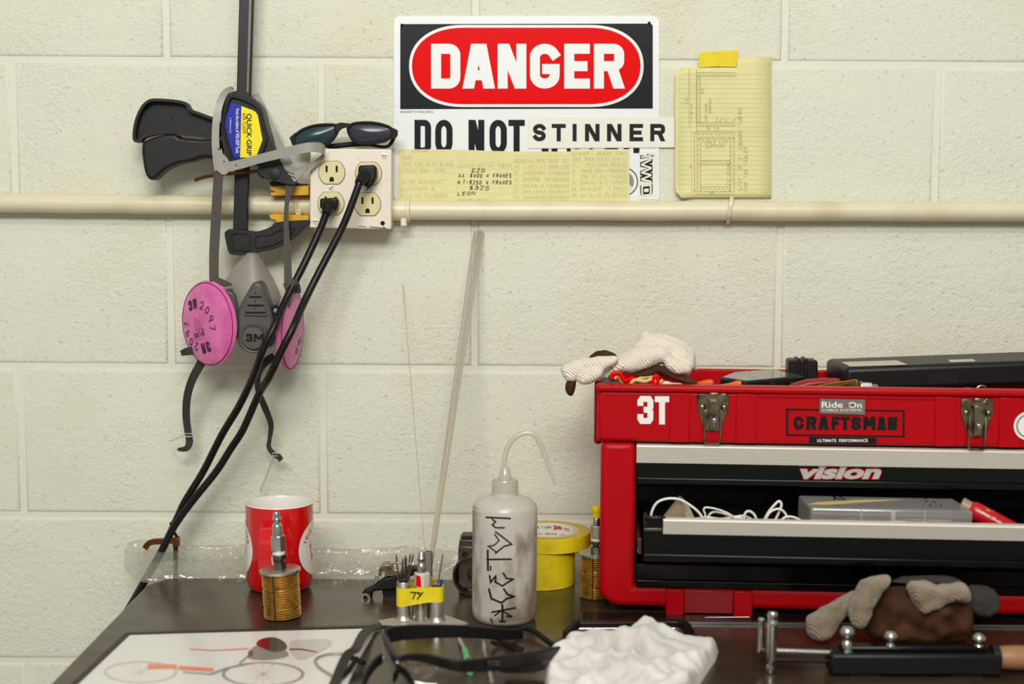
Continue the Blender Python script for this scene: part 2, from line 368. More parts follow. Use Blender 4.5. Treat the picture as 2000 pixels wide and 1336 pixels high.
def inset(pts, d):                           # inward offset of a 2D outline
    n = len(pts); ar = sum(pts[i][0]*pts[(i+1) % n][1]-pts[(i+1) % n][0]*pts[i][1] for i in range(n)); sg = 1 if ar > 0 else -1; out = []
    for i in range(n):
        ax, ay = pts[i-1]; bx, by = pts[i]; cx, cy = pts[(i+1) % n]
        def nn(x, y):
            l = math.hypot(x, y) or 1; return -y/l*sg, x/l*sg
        n1 = nn(bx-ax, by-ay); n2 = nn(cx-bx, cy-by); mx, my = n1[0]+n2[0], n1[1]+n2[1]; l = math.hypot(mx, my) or 1; mx /= l; my /= l
        c = max(0.5, mx*n1[0]+my*n1[1]); out.append((bx+mx*d/c, by+my*d/c))
    return out
def rrect(x0, y0, x1, y1, r, k=5):
    out = []
    for cx, cy, a in ((x1-r, y0+r, -90), (x1-r, y1-r, 0), (x0+r, y1-r, 90), (x0+r, y0+r, 180)):
        for i in range(k+1):
            t = math.radians(a+90*i/k); out.append((cx+r*math.cos(t), cy+r*math.sin(t)))
    return out
def plate(name, pts, yf, yb, m, parent, bevel=0.0, seg=2, label=None, mb=None):    # outline on a vertical plane, with thickness
    q = (mb or MB()).prism([W(p[0], p[1], yf) for p in pts], (0, yb-yf, 0))
    return q if mb is not None else q.build(name, m, parent, bevel, seg, label=label)
def inflate(name, outline, mapf, updir, depth, m, parent, step=6.0, d0=25.0, back=1.0, noisef=None, label=None, loc=None, sub=1, smooth=60, power=0.5):
    """a soft, stuffed or crumpled body: outline in plan, swelling towards its middle"""
    pts = []
    n = len(outline)
    for i in range(n):
        a = outline[i]; b = outline[(i+1) % n]; L = math.hypot(b[0]-a[0], b[1]-a[1]); k = max(1, int(L/step))
        pts += [(a[0]+(b[0]-a[0])*j/k, a[1]+(b[1]-a[1])*j/k) for j in range(k)]
    def dist(x, y):
        best = 1e9
        for i in range(n):
            ax, ay = outline[i]; bx, by = outline[(i+1) % n]; dx, dy = bx-ax, by-ay; l2 = dx*dx+dy*dy or 1e-9
            t = max(0, min(1, ((x-ax)*dx+(y-ay)*dy)/l2)); best = min(best, math.hypot(x-ax-dx*t, y-ay-dy*t))
        return best
    def inside(x, y):
        c = False
        for i in range(n):
            ax, ay = outline[i]; bx, by = outline[(i+1) % n]
            if (ay > y) != (by > y) and x < (bx-ax)*(y-ay)/(by-ay)+ax: c = not c
        return c
    nb = len(pts); xs = [p[0] for p in pts]; ys = [p[1] for p in pts]; yy = min(ys)+step/2; row = 0
    while yy < max(ys):
        xx = min(xs)+step/2+(step/2 if row % 2 else 0)
        while xx < max(xs):
            if inside(xx, yy) and dist(xx, yy) > step*0.55: pts.append((xx, yy))
            xx += step
        yy += step*0.87; row += 1
    vs, es, fs, ov, _, _ = delaunay_2d_cdt([V(p) for p in pts], [], [list(range(nb))], 1, 1e-5)
    vs = [tuple(v) for v in vs]; up = V(updir)
    hs = []
    for x, y in vs:
        d = dist(x, y); q = min(d/d0, 1.0); h = 0.0 if d < 1e-3 else depth*((1-(1-q)**2)**power)
        if noisef and d > 1e-3: h += noisef(x, y)*min(1.0, d/(d0*0.5))
        hs.append(h)
    front = [V(mapf(x, y))+up*h for (x, y), h in zip(vs, hs)]; N = len(vs)
    q = MB(); q.v = list(front); q.f = [tuple(f) for f in fs]
    if back > 0:
        idx = {}
        for i, ((x, y), h) in enumerate(zip(vs, hs)):
            if dist(x, y) < 1e-3: idx[i] = i
            else: idx[i] = len(q.v); q.v.append(V(mapf(x, y))-up*h*back)
        q.f += [tuple(reversed([idx[i] for i in f])) for f in fs]
    return q.build(name, m, parent, smooth=smooth, loc=loc, label=label, sub=sub)

def fuse(objs, voxel, wave, name):          # overlapping soft pieces become one continuous skin
    dg = bpy.context.evaluated_depsgraph_get(); vs = []; fs = []
    for o in objs:
        me = o.evaluated_get(dg).to_mesh(); n = len(vs)
        vs += [tuple(v.co) for v in me.vertices]; fs += [tuple(i+n for i in p.vertices) for p in me.polygons]; o.evaluated_get(dg).to_mesh_clear()
    k = objs[0]; me = bpy.data.meshes.new(name); me.from_pydata(vs, [], fs); me.materials.append(k.data.materials[0]); k.data = me; k.name = name; k.modifiers.clear()
    for o in objs[1:]: bpy.data.objects.remove(o)
    r = k.modifiers.new('remesh', 'REMESH'); r.mode = 'VOXEL'; r.voxel_size = voxel; r.use_smooth_shade = True
    q = k.modifiers.new('smooth', 'SMOOTH'); q.factor = .5; q.iterations = 4
    if wave:
        t = bpy.data.textures.new('folds', 'CLOUDS'); t.noise_scale = .012; t.noise_depth = 2
        d = k.modifiers.new('folds', 'DISPLACE'); d.texture = t; d.strength = wave*4; d.mid_level = .12
    return k

# ------------------------------------------------------------------ lettering
def arc(cx, cy, rx, ry, a0, a1, k=8): return [(cx+rx*math.cos(math.radians(a0+(a1-a0)*i/k)), cy+ry*math.sin(math.radians(a0+(a1-a0)*i/k))) for i in range(k+1)]
G = {
 'A': [[(0, 0), (.5, 1), (1, 0)], [(.2, .34), (.8, .34)]], 'B': [[(0, .5), (.6, .5)]+arc(.6, .75, .35, .25, -90, 90, 6)+[(0, 1), (0, 0)]+arc(.6, .25, .4, .25, -90, 90, 6)],
 'C': [arc(.5, .68, .5, .32, 15, 180)+arc(.5, .32, .5, .32, 180, 345)], 'D': [[(0, 0), (0, 1), (.5, 1)]+arc(.5, .65, .5, .35, 90, 0, 5)+arc(.5, .35, .5, .35, 0, -90, 5)+[(0, 0)]],
 'E': [[(1, 1), (0, 1), (0, 0), (1, 0)], [(0, .5), (.85, .5)]], 'F': [[(1, 1), (0, 1), (0, 0)], [(0, .5), (.8, .5)]],
 'G': [arc(.5, .68, .5, .32, 10, 180)+arc(.5, .32, .5, .32, 180, 355)+[(1, .45), (.6, .45)]], 'H': [[(0, 0), (0, 1)], [(1, 0), (1, 1)], [(0, .5), (1, .5)]],
 'I': [[(.5, 0), (.5, 1)]], 'J': [[(.8, 1), (.8, .3)]+arc(.4, .3, .4, .3, 0, -160)], 'K': [[(0, 0), (0, 1)], [(1, 1), (0, .4)], [(.3, .6), (1, 0)]], 'L': [[(0, 1), (0, 0), (1, 0)]],
 'M': [[(0, 0), (0, 1), (.5, .3), (1, 1), (1, 0)]], 'N': [[(0, 0), (0, 1), (1, 0), (1, 1)]], 'O': [arc(.5, .65, .5, .35, 0, 180)+arc(.5, .35, .5, .35, 180, 360)+[(1, .65)]],
 'P': [[(0, 0), (0, 1)], [(.05, 1), (.6, 1)]+arc(.6, .75, .4, .25, 90, -90)+[(0, .5)]], 'Q': [arc(.5, .5, .5, .5, 0, 360, 16), [(.6, .3), (1, 0)]],
 'R': [[(0, 0), (0, 1)], [(.05, 1), (.6, 1)]+arc(.6, .74, .4, .26, 90, -90)+[(0, .48)], [(.5, .48), (1, 0)]],
 'S': [arc(.5, .75, .5, .25, 20, 180, 7)+arc(.5, .75, .5, .25, 180, 270, 5)[1:]+arc(.5, .25, .5, .25, 90, -160, 11)],
 'T': [[(.5, 0), (.5, 1)], [(0, 1), (1, 1)]], 'U': [[(0, 1), (0, .35)]+arc(.5, .35, .5, .35, 180, 360)+[(1, 1)]], 'V': [[(0, 1), (.5, 0), (1, 1)]], 'W': [[(0, 1), (.25, 0), (.5, .75), (.75, 0), (1, 1)]],
 'X': [[(0, 0), (1, 1)], [(0, 1), (1, 0)]], 'Y': [[(0, 1), (.5, .5), (1, 1)], [(.5, .5), (.5, 0)]], 'Z': [[(0, 1), (1, 1), (0, 0), (1, 0)]],
 '0': [arc(.5, .5, .5, .5, 90, 450, 16)], '1': [[(.2, .8), (.5, 1), (.5, 0)]], '2': [arc(.5, .7, .5, .3, 170, -30, 8)+[(0, 0), (1, 0)]], '3': [arc(.45, .75, .5, .25, 160, -90, 8)+arc(.45, .25, .55, .25, 90, -160, 8)],
 '4': [[(.8, 0), (.8, 1), (0, .35), (1, .35)]], '5': [[(.95, 1), (.1, 1), (.05, .55)]+arc(.45, .3, .55, .3, 110, -160, 9)], '6': [[(.8, 1), (.1, .4)]+arc(.5, .3, .5, .3, 180, -180, 14)], '7': [[(0, 1), (1, 1), (.35, 0)]],
 '8': [arc(.5, .75, .42, .25, -90, 270, 12), arc(.5, .25, .5, .25, 90, 450, 12)], '9': [arc(.5, .7, .5, .3, 0, 360, 14), [(1, .7), (.8, 0)]],
 '.': [[(.3, 0), (.5, 0)]], '-': [[(.1, .45), (.9, .45)]], '/': [[(0, 0), (1, 1)]], '"': [[(.3, 1), (.3, .75)], [(.7, 1), (.7, .75)]], '(': [arc(1, .5, .7, .6, 130, 230, 6)], ')': [arc(0, .5, .7, .6, 50, -50, 6)],
 '$': [arc(.5, .72, .45, .22, 20, 270, 8)+arc(.5, .28, .45, .22, 90, -160, 8), [(.5, -.1), (.5, 1.1)]], '!': [[(.5, 1), (.5, .3)], [(.5, .05), (.5, 0)]], "'": [[(.5, 1), (.5, .75)]], '=': [[(.1, .6), (.9, .6)], [(.1, .3), (.9, .3)]],
}
GB = dict(G)                                # heavy block capitals; ('d', ...) is a slanted slab with level ends
GB['A'] = [('d', (.04, 0), (.42, 1)), ('d', (.96, 0), (.58, 1)), [(.3, .24), (.7, .24)]]
GB['N'] = [[(0, 0), (0, 1)], [(1, 0), (1, 1)], ('d', (.04, 1), (.96, 0))]
GB['M'] = [[(0, 0), (0, 1)], [(1, 0), (1, 1)], ('d', (.06, 1), (.5, .2)), ('d', (.94, 1), (.5, .2))]
GB['W'] = [('d', (0, 1), (.25, 0)), ('d', (.5, 1), (.25, 0)), ('d', (.5, 1), (.75, 0)), ('d', (1, 1), (.75, 0))]
GB['V'] = [('d', (0, 1), (.5, 0)), ('d', (1, 1), (.5, 0))]
GB['Y'] = [('d', (0, 1), (.5, .4)), ('d', (1, 1), (.5, .4)), [(.5, .4), (.5, 0)]]
GB['D'] = [[(0, 0), (0, 1), (.66, 1)]+arc(.66, .82, .34, .18, 90, 0, 5)+arc(.66, .18, .34, .18, 0, -90, 5)+[(0, 0)]]
GB['O'] = [arc(.5, .72, .5, .28, 0, 180, 10)+arc(.5, .28, .5, .28, 180, 360, 10)+[(1, .72)]]
GB['G'] = [arc(.5, .76, .5, .24, 22, 180, 9)+arc(.5, .24, .5, .24, 180, 360, 10)+[(1, .42), (.62, .42)]]
GB['R'] = [[(0, 0), (0, 1)], [(.1, 1), (.7, 1)]+arc(.7, .85, .3, .15, 90, 0, 5)+arc(.7, .65, .3, .15, 0, -90, 5)+[(.1, .5)], ('d', (.66, .45), (1, 0))]
GB['3'] = [[(0, .72)]+arc(.4, .78, .4, .22, 180, 0, 8)[1:]+[(.9, .6), (.6, .5), (.9, .4)]+arc(.45, .22, .45, .22, 0, -180, 8)+[(0, .3)]]
GB['3'] = [[(0, .82), (0, .9), (.15, 1), (.85, 1), (1, .9), (1, .62), (.8, .51), (.62, .51)], [(.8, .51), (1, .40), (1, .1), (.85, 0), (.15, 0), (0, .1), (0, .18)]]
LIFT = [0]
def lifted(mapf, t):                        # each stroke of ink lies a hair above the one before it
    LIFT[0] = (LIFT[0]+1) % 8; k = 2.2e-5*LIFT[0]; e = t*0.3
    def f(u, v):
        p = V(mapf(u, v)); n = (V(mapf(u+e, v))-p).cross(V(mapf(u, v+e))-p)
        if n.length < 1e-14: return p
        n.normalize(); return p+n*(k if n.dot(CAM-p) > 0 else -k)
    return f
def stroke2(mb, pts, t, mapf, cap, seg):
    mapf = lifted(mapf, t)
    closed = len(pts) > 3 and math.hypot(pts[0][0]-pts[-1][0], pts[0][1]-pts[-1][1]) < 1e-6
    p = [pts[0]]
    for q in pts[1:]:
        if math.hypot(q[0]-p[-1][0], q[1]-p[-1][1]) > 1e-6: p.append(q)
    if len(p) < 2: return
    if closed: p = p[:-1] if math.hypot(p[0][0]-p[-1][0], p[0][1]-p[-1][1]) < 1e-6 else p
    if cap and not closed:
        def ex(a, b):
            l = math.hypot(a[0]-b[0], a[1]-b[1]); return (a[0]+(a[0]-b[0])/l*t/2, a[1]+(a[1]-b[1])/l*t/2)
        p[0], p[-1] = ex(p[0], p[1]), ex(p[-1], p[-2])
    if seg:
        q = []; n = len(p)
        for i in range(n if closed else n-1):
            a, b = p[i], p[(i+1) % n]; k = max(1, int(math.hypot(a[0]-b[0], a[1]-b[1])/seg)); q += [(a[0]+(b[0]-a[0])*j/k, a[1]+(b[1]-a[1])*j/k) for j in range(k)]
        if not closed: q.append(p[-1])
        p = q
    n = len(p); L = []; R = []
    for i in range(n):
        a = p[i-1] if (i or closed) else None; b = p[i]; c = p[(i+1) % n] if (i < n-1 or closed) else None
        def nn(u, w):
            l = math.hypot(w[0]-u[0], w[1]-u[1]) or 1; return (-(w[1]-u[1])/l, (w[0]-u[0])/l)
        n1 = nn(a, b) if a else nn(b, c); n2 = nn(b, c) if c else n1
        mx, my = n1[0]+n2[0], n1[1]+n2[1]; l = math.hypot(mx, my)
        if l < 1e-6: mx, my = n1; l = 1
        mx /= l; my /= l; k = t/2/max(0.45, mx*n1[0]+my*n1[1])
        L.append((b[0]+mx*k, b[1]+my*k)); R.append((b[0]-mx*k, b[1]-my*k))
    vs = [mapf(*q) for q in L]+[mapf(*q) for q in R]
    mb.add(vs, [(i, (i+1) % n, n+(i+1) % n, n+i) for i in range(n if closed else n-1)])
def glyph(mb, ch, x0, y0, w, h, t, mapf, table=GB, cap=True, seg=0, slant=0.0, jit=0.0):
    """ch in the box x0..x0+w, y0..y0+h (v upward) of the plane that mapf turns into points"""
    def mp(q):
        u, v = q; X = x0+t/2+u*(w-t); Y = y0+t/2+v*(h-t)
        return (X+slant*(Y-y0)+random.uniform(-jit, jit)*w, Y+random.uniform(-jit, jit)*h)
    for e in table.get(ch, []):
        if e[0] == 'd':
            (a, b), (c, d) = e[1], e[2]; k = t*0.58
            P = mp((a, b)); Q = mp((c, d)); yb = y0+(h if b == 1 else 0) if b in (0, 1) else P[1]; yd = y0+(h if d == 1 else 0) if d in (0, 1) else Q[1]
            lf = lifted(mapf, t)
            mb.add([lf(P[0]-k, yb), lf(P[0]+k, yb), lf(Q[0]+k, yd), lf(Q[0]-k, yd)], [(0, 1, 2, 3)])
        else:
            pts = [mp(q) for q in e]
            if len(e) > 3 and e[0] == e[-1]: pts[-1] = pts[0]
            stroke2(mb, pts, t, mapf, cap, seg)
def block(name, letters, py0, py1, t, y, m, parent, table=GB, mapf=None, slant=0.0):    # [(char, px0, px1)], photo rows
    mb = MB(); mf = mapf or (lambda u, v: W(u, py1-v, y))
    for ch, a, b in letters: glyph(mb, ch, a, 0, b-a, py1-py0, t, mf, table, slant=slant)
    return mb.build(name, m, parent, smooth=0, nrm=False)
def hand(mb, text, x0, y0, h, mapf, t=1.0, adv=0.78, slant=0.15, jit=0.05, cap=False, fit=None):
    x = x0
    if fit: adv = min(adv, fit/(h*sum(0.55 if c in ".'!I1" else 1.0 for c in text)))
    for ch in text.upper():
        if ch != ' ': glyph(mb, ch, x, y0+random.uniform(-.06, .06)*h, h*adv*0.72, h*random.uniform(.9, 1.05), t, mapf, G, cap, 0, slant, jit)
        x += h*adv*(0.55 if ch in ".'!I1" else 1.0)
    return x
def btext(name, text, mapf, m, parent, bold=0.0, seg=0):          # built-in face, fitted to the unit rectangle of mapf
    c = bpy.data.curves.new('text', 'FONT'); c.body = text; c.size = 1.0; c.offset = bold; c.resolution_u = 3
    o = bpy.data.objects.new('text', c); COL.objects.link(o)
    dg = bpy.context.evaluated_depsgraph_get(); me = bpy.data.meshes.new_from_object(o.evaluated_get(dg))
    vs = [tuple(v.co) for v in me.vertices]; fs = [tuple(p.vertices) for p in me.polygons]
    bpy.data.objects.remove(o); bpy.data.curves.remove(c); bpy.data.meshes.remove(me)
    xs = [v[0] for v in vs]; ys = [v[1] for v in vs]; x0, x1, y0, y1 = min(xs), max(xs), min(ys), max(ys)
    mb = MB(); mb.add([mapf((v[0]-x0)/(x1-x0), (v[1]-y0)/(y1-y0)) for v in vs], fs)
    return mb.build(name, m, parent, smooth=0, nrm=False)
def onwall(px0, py0, px1, py1, y): return lambda u, v: W(px0+u*(px1-px0), py1+v*(py0-py1), y)
def onwalldown(px0, py0, px1, py1, y): return lambda u, v: W(px0+v*(px1-px0), py0+u*(py1-py0), y)     # reads downwards

# ================================================================== the setting
ZJ = [0.0552+0.2028*k for k in range(-5, 8)]                       # bed joints
XJ = W(327, 60).x                                                  # a head joint of the even courses
wall = MB().box((-1.6, 0.0026, -0.96), (1.7, 0.08, 1.48)).build('wall_back', M['mortar'], smooth=0); wall['kind'] = 'structure'; ORG['wall_back'] = V((0, 0, 0))
BW, BH = 0.4064, 0.2028
bmesh_block = MB()
jo = 0.0042
x0, x1, z0, z1 = jo, BW-jo, jo, BH-jo
fr = lambda d, y: [(x0+d, y, z0+d), (x1-d, y, z0+d), (x1-d, y, z1-d), (x0+d, y, z1-d)]
rings = [fr(-.0012, .0050), fr(0, .0026), fr(.0010, .0010), fr(.0026, .0002), fr(.0050, 0.0)]
vs = [p for r in rings for p in r]; fs = [(i*4+k, i*4+(k+1) % 4, i*4+4+(k+1) % 4, i*4+4+k) for i in range(4) for k in range(4)]+[(16, 17, 18, 19)]
bmesh_block.add(vs, fs)
first = None
for r in range(len(ZJ)-1):
    off = 0.0 if (r % 2 == 0) else BW/2
    for c in range(-3, 5):
        xb = XJ+off-0.002+c*BW
        if xb < -1.6 or xb+BW > 1.7: continue
        if first is None: first = bmesh_block.build('concrete_block', M['wall'], wall, smooth=50); o = first
        else: o = first.copy(); COL.objects.link(o); o.parent = wall
        o.location = (xb, random.uniform(-.0004, .0004), ZJ[r])
floor = MB().box((-1.6, -3.2, -0.95), (1.7, 0.0, -0.9)).build('floor', mat('grey_floor', rgb(120, 116, 106), 0.6), smooth=0); floor['kind'] = 'structure'

# workbench: dark oiled steel top
XL, YB = -0.4556, -0.115
wb = thing('workbench', 'dark oiled steel workbench top along the painted block wall', 'workbench', (0.2, -0.45, -0.9))
pts = [(XL, -0.80), (XL, -0.150), (XL+0.022, YB), (1.25, YB), (1.25, -0.80)]
MB().prism([(x, y, 0.0) for x, y in pts], (0, 0, -0.028)).build('bench_top', M['bench'], wb, 0.003, 2)
MB().box((XL+.02, -0.78, -.09), (1.23, -0.16, -.0285)).build('apron', M['steeldark'], wb)
for lx in (XL+.05, 1.2):
    for ly in (-.2, -.75): MB().box((lx-.02, ly-.02, -.9), (lx+.02, ly+.02, -.09)).build('leg', M['steeldark'], wb)

# ================================================================== conduit, box, plugs
yc = -0.017
def conduit(name, label, p0, p1, r=0.0126):
    a, b = W(p0[0], p0[1], yc), W(p1[0], p1[1], yc)
    t = thing(name, label, 'conduit', (a+b)/2)
    n = 24; pts = [a+(b-a)*(i/n)+V((0, 0, 0.0008*math.sin(i*1.3)*min(i, n-i)/n)) for i in range(n+1)]
    MB().tube(pts, r, 20).build('pipe', M['conduit'], t); return t
cl = conduit('electrical_conduit', 'cream painted conduit pipe running into the left side of the outlet box', (-120, 395), (612, 402))
a = W(577, 402, yc); b = W(611, 402.5, yc)
MB().lathe([(.0126, 0), (.0148, .0005), (.0148, .004), (.0136, .005), (.0136, .024)], a, b-a, 24).build('connector', M['conduit'], cl)
c = W(584, 412, -0.033); MB().lathe([(.0035, 0), (.0045, .001), (.0045, .006), (.0035, .0075)], c, (0, -1, -.4), 16).build('screw', M['conduit'], cl)
cr = conduit('electrical_conduit', 'cream painted conduit pipe running from the outlet box below the sign to the right', (760, 410.5), (2140, 414), 0.0129)
a = W(766, 410.5, yc); b = W(802, 411, yc)
MB().lathe([(.0140, 0), (.0140, .018), (.0152, .0185), (.0155, .0235), (.0130, .0245)], a, b-a, 24).build('connector', M['conduit'], cr)
c = W(788, 428, -0.030); MB().lathe([(.0034, 0), (.0044, .001), (.0044, .010), (.0036, .0118)], c, (.1, -.6, -1), 16).build('screw', M['conduit'], cr)
q = [W(1429, 383, -.006), W(1429, 388, -.026), W(1428, 396, -.033), W(1425, 412, -.034), W(1423, 425, -.030), W(1421.5, 434, -.014), W(1421, 436, -.004)]
MB().band(spline([tuple(v) for v in q], 5), [(0.0026, 0, 0)]*31, 0.0022).build('strap', M['conduit'], cr, 0.0006)
q = W(1418, 431, -.004); MB().cyl(q, q+V((0, -.003, 0)), .0022).build('nail_head', M['hole'], cr)

YBX = -0.055
ob = thing('outlet_box', 'square off-white four-socket outlet box on the conduit', 'outlet box', W(686, 445, -.03))
A = W(607, 444, YBX); C = W(764, 291, YBX)
MB().box((A.x+.0012, YBX+.004, A.z+.001), (C.x-.0008, -.001, C.z-.001)).build('box_body', M['boxpaint'], ob, .003)
holes = []
MB().prism([W(px, py, YBX) for px, py in ((606, 290), (764.5, 291.5), (764.5, 448), (604.5, 445))], (0, .004, 0)).build('cover_plate', M['boxpaint'], ob, .0016, 2)
for cx, cy in ((648.1, 337.4), (719.8, 339), (646.5, 397.6), (718, 399)):
    ctr = W(cx, cy, YBX); s = mpp(YBX)
    pts = []
    for i in range(48):
        t = 2*PI*i/48; x = 25.5*math.cos(t); z = max(-22, min(22, 25.5*math.sin(t))); pts.append(ctr+V((x*s, -.0018, z*s)))
    rc = MB().prism(pts, (0, .003, 0)).build('receptacle', M['ivory'], ob, .0009, 2)
    MB().prism([ctr+V(((p-ctr).x*1.035, -.0003, (p-ctr).z*1.035)) for p in pts], (0, .0002, 0)).build('gap', M['hole'], ob)
    for dx in (-9.7, 9.9): MB().box((ctr.x+(dx-2)*s, YBX-.0022, ctr.z-(-1)*s-0.0), (ctr.x+(dx+2)*s, YBX-.0017, ctr.z+13.5*s)).build('slot', M['hole'], rc)
    g = [(-4, 0), (-4, -4)]+[(4*math.cos(math.radians(a)), -4-0+4.2*math.sin(math.radians(a))*-1-0) for a in range(180, -1, -30)]+[(4, 0)]
    gp = [(-4.2, -17), (4.2, -17), (4.2, -12)]+[(4.2*math.cos(math.radians(a)), -12+4.2*math.sin(math.radians(a))) for a in (30, 60, 90, 120, 150)]+[(-4.2, -12)]
    MB().prism([ctr+V((x*s, -.0022, z*s)) for x, z in gp], (0, .0006, 0)).build('ground_slot', M['hole'], rc)
for sx, sy, ang in ((647.3, 366.3, 40), (718.5, 369, 20), (750.6, 304.5, 0), (616.3, 432.5, 3)):
    ctr = W(sx, sy, YBX); sc = MB().lathe([(.0037, 0), (.0036, .0008), (.0026, .0013)], ctr, (0, -1, 0), 20).build('screw', M['steel'] if sy == 369 else M['boxpaint'], ob)
    d = V((math.cos(math.radians(ang)), 0, math.sin(math.radians(ang))))*.0031; e = V((-d.z, 0, d.x))*.14
    MB().prism([ctr-d-e+V((0, -.00145, 0)), ctr+d-e+V((0, -.00145, 0)), ctr+d+e+V((0, -.00145, 0)), ctr-d+e+V((0, -.00145, 0))], (0, .0003, 0)).build('screw_slot', M['hole'], sc)
ctr = W(747.3, 436, YBX); MB().lathe([(.0029, 0), (.0029, .0004)], ctr, (0, -1, 0), 20).build('screw_hole', M['hole'], ob)
mb = MB()
for p, q_, r in (((700, 441.5), (716, 443), .7), ((722, 443), (752, 446), .8), ((748, 442), (757, 449), .9)):
    d = W(*q_, YBX)-W(*p, YBX); mb.add([W(p[0], p[1]-r, YBX-.0003), W(q_[0], q_[1]-r, YBX-.0003), W(q_[0], q_[1]+r, YBX-.0003), W(p[0], p[1]+r, YBX-.0003)], [(0, 1, 2, 3)])
mb.build('chipped_paint_marking', M['copper'], ob, smooth=0)

def power_cord(label, plug, plate_px, path):
    t = thing('power_cord', label, 'power cord', W(plug[0], plug[1], YBX))
    s = mpp(-.07); c = W(plug[0], plug[1], -.058)
    pb = MB().prism([c+V((x*s, -.002, z*s)) for x, z in plate_px], (0, -.016, 0)).build('plug', M['black'], t, .003, 3)
    P = [W(px, py, y) for px, py, y in path]
    MB().lathe([(.0068, 0), (.0078, .003), (.0074, .009), (.0062, .016), (.0052, .022)], P[0], P[1]-P[0], 20).build('strain_relief', M['blackmatt'], t)
    MB().tube(spline([tuple(p) for p in P], 8), .0048, 12).build('cord', M['cord'], t)
    return t
z2 = lambda *p: Z(320, 460, 2.905, p); zm = lambda *p: Z(230, 940, 4.444, p)
power_cord('thin black power cord plugged into the lower left socket of the box', (645, 398), [(-17, 10), (17, 12), (19, 2), (17, -10), (8, -14), (5, -22), (-4, -22), (-6, -12), (-17, -9)],
    [(643, 397, -.075), (639, 411, -.086), (631, 434, -.088)]+z2((872, 0, -.090), (790, 175, -.100), (690, 370, -.120), (630, 510, -.152), (565, 640, -.156), (530, 740, -.142), (480, 860, -.115), (420, 980, -.1), (330, 1130, -.085), (225, 1336, -.07))+[(362, 978, -.065), (350, 1003, -.062), (333, 1040, -.06), (312, 1082, -.058), (290, 1120, -.052), (262, 1170, -.05), (232, 1222, -.05)])
power_cord('black power cord plugged into the upper right socket of the box', (718, 340), [(-15, 16), (14, 17), (20, 13), (20, -6), (12, -22), (4, -28), (-2, -24), (-12, -18), (-17, -8)],
    [(713, 341, -.078), (704, 353, -.091), (697, 372, -.094), (679, 420, -.096)]+z2((990, 0, -.098), (890, 190, -.106), (800, 370, -.122), (735, 520, -.154), (660, 670, -.158), (600, 800, -.146), (540, 900, -.118), (450, 1100, -.1), (380, 1210, -.09), (300, 1336, -.082))+zm((690, 120, -.078), (560, 290, -.074), (470, 430, -.072), (345, 680, -.07), (235, 870, -.066), (150, 1030, -.064), (60, 1180, -.06)))

# ================================================================== the sign and what is stuck to it
sg = thing('danger_sign', 'white red and black DANGER sign with most of its second line covered', 'sign', W(1028, 392, 0))
ol = [W(x, y, -.0022) for x, y in rrect(768.5, 31, 1288, 396, 13)]
MB().prism(ol, (0, .0019, 0)).build('panel', M['signwhite'], sg, .0006, 1)
MB().prism([W(x, y, -.0025) for x, y in [(781.7, 213.2)]+[(781.7+6-6*math.cos(math.radians(a)), 47+6-6*math.sin(math.radians(a))) for a in (0, 30, 60, 90)]+[(1275-6+6*math.sin(math.radians(a)), 46+6-6*math.cos(math.radians(a))) for a in (0, 30, 60, 90)]+[(1275, 212)]], (0, .0003, 0)).build('black_field', M['signblack'], sg, 0, smooth=0)
def stadium(x0, x1, y0, y1, rx):
    cy, ry = (y0+y1)/2, (y1-y0)/2
    return [(x1-rx+rx*math.copysign(abs(math.cos(t))**.92, math.cos(t)), cy+ry*math.copysign(abs(math.sin(t))**.92, math.sin(t))) for t in [math.radians(a) for a in range(-90, 91, 6)]]+[(x0+rx+rx*math.copysign(abs(math.cos(t))**.92, math.cos(t)), cy+ry*math.copysign(abs(math.sin(t))**.92, math.sin(t))) for t in [math.radians(a) for a in range(90, 271, 6)]]
MB().prism([W(x, y, -.0027) for x, y in stadium(799, 1257, 48.7, 209, 105)], (0, .0003, 0)).build('white_oval', M['signwhite'], sg, smooth=0)
MB().prism([W(x, y, -.0029) for x, y in stadium(804.5, 1251, 54, 203.5, 101)], (0, .0003, 0)).build('red_oval', M['signred'], sg, smooth=0)
block('danger_lettering', [('D', 842, 899), ('A', 903, 967), ('N', 972, 1028), ('G', 1035, 1093), ('E', 1102, 1152), ('R', 1160, 1219)], 85.5, 173, 19.5, -.0031, M['signwhite'], sg)
block('do_not_lettering', [('D', 809.5, 842), ('O', 850, 884), ('N', 915, 946), ('O', 956, 990), ('T', 993, 1025)], 234, 300, 12, -.0025, M['signblack'], sg)
mb = MB()
for a_, b_, c_, d_ in ((1058, 1071.5, 287, 296.5), (1077, 1089, 287, 296.5), (1107, 1114.5, 286, 296), (1122, 1132, 286, 291), (1151, 1158, 286, 291.5), (1181, 1207, 286, 291.5), (1218, 1229, 286, 291.5), (1237, 1249, 286, 299)):
    mb.add([W(a_, c_, -.0025), W(b_, c_, -.0025), W(b_, d_, -.0025), W(a_, d_, -.0025)], [(0, 1, 2, 3)])
mb.build('covered_word_lettering', M['signblack'], sg, smooth=0)
btext('small_lettering', 'DESIGNED TO OSHA SPECS.', onwall(781.5, 216.5, 847, 220.5, -.0025), M['ink'], sg)
for hx, hy in ((785, 49), (1268, 45)):
    c = W(hx, hy, -.0031); MB().lathe([(.0020, 0), (.0020, .0002)], c, (0, -1, 0), 14).build('mounting_hole', M['hole'], sg)
c = W(1218, 355, -.0026); s = mpp(-.0026); eb = MB()
eb.ring([c+V((28*s*math.cos(t), 0, 28*s*math.sin(t))) for t in [2*PI*i/40 for i in range(40)]], [c+V((26*s*math.cos(t), 0, 26*s*math.sin(t))) for t in [2*PI*i/40 for i in range(40)]], (0, .0003, 0))
em = eb.build('round_emblem', M['ink'], sg, smooth=0)
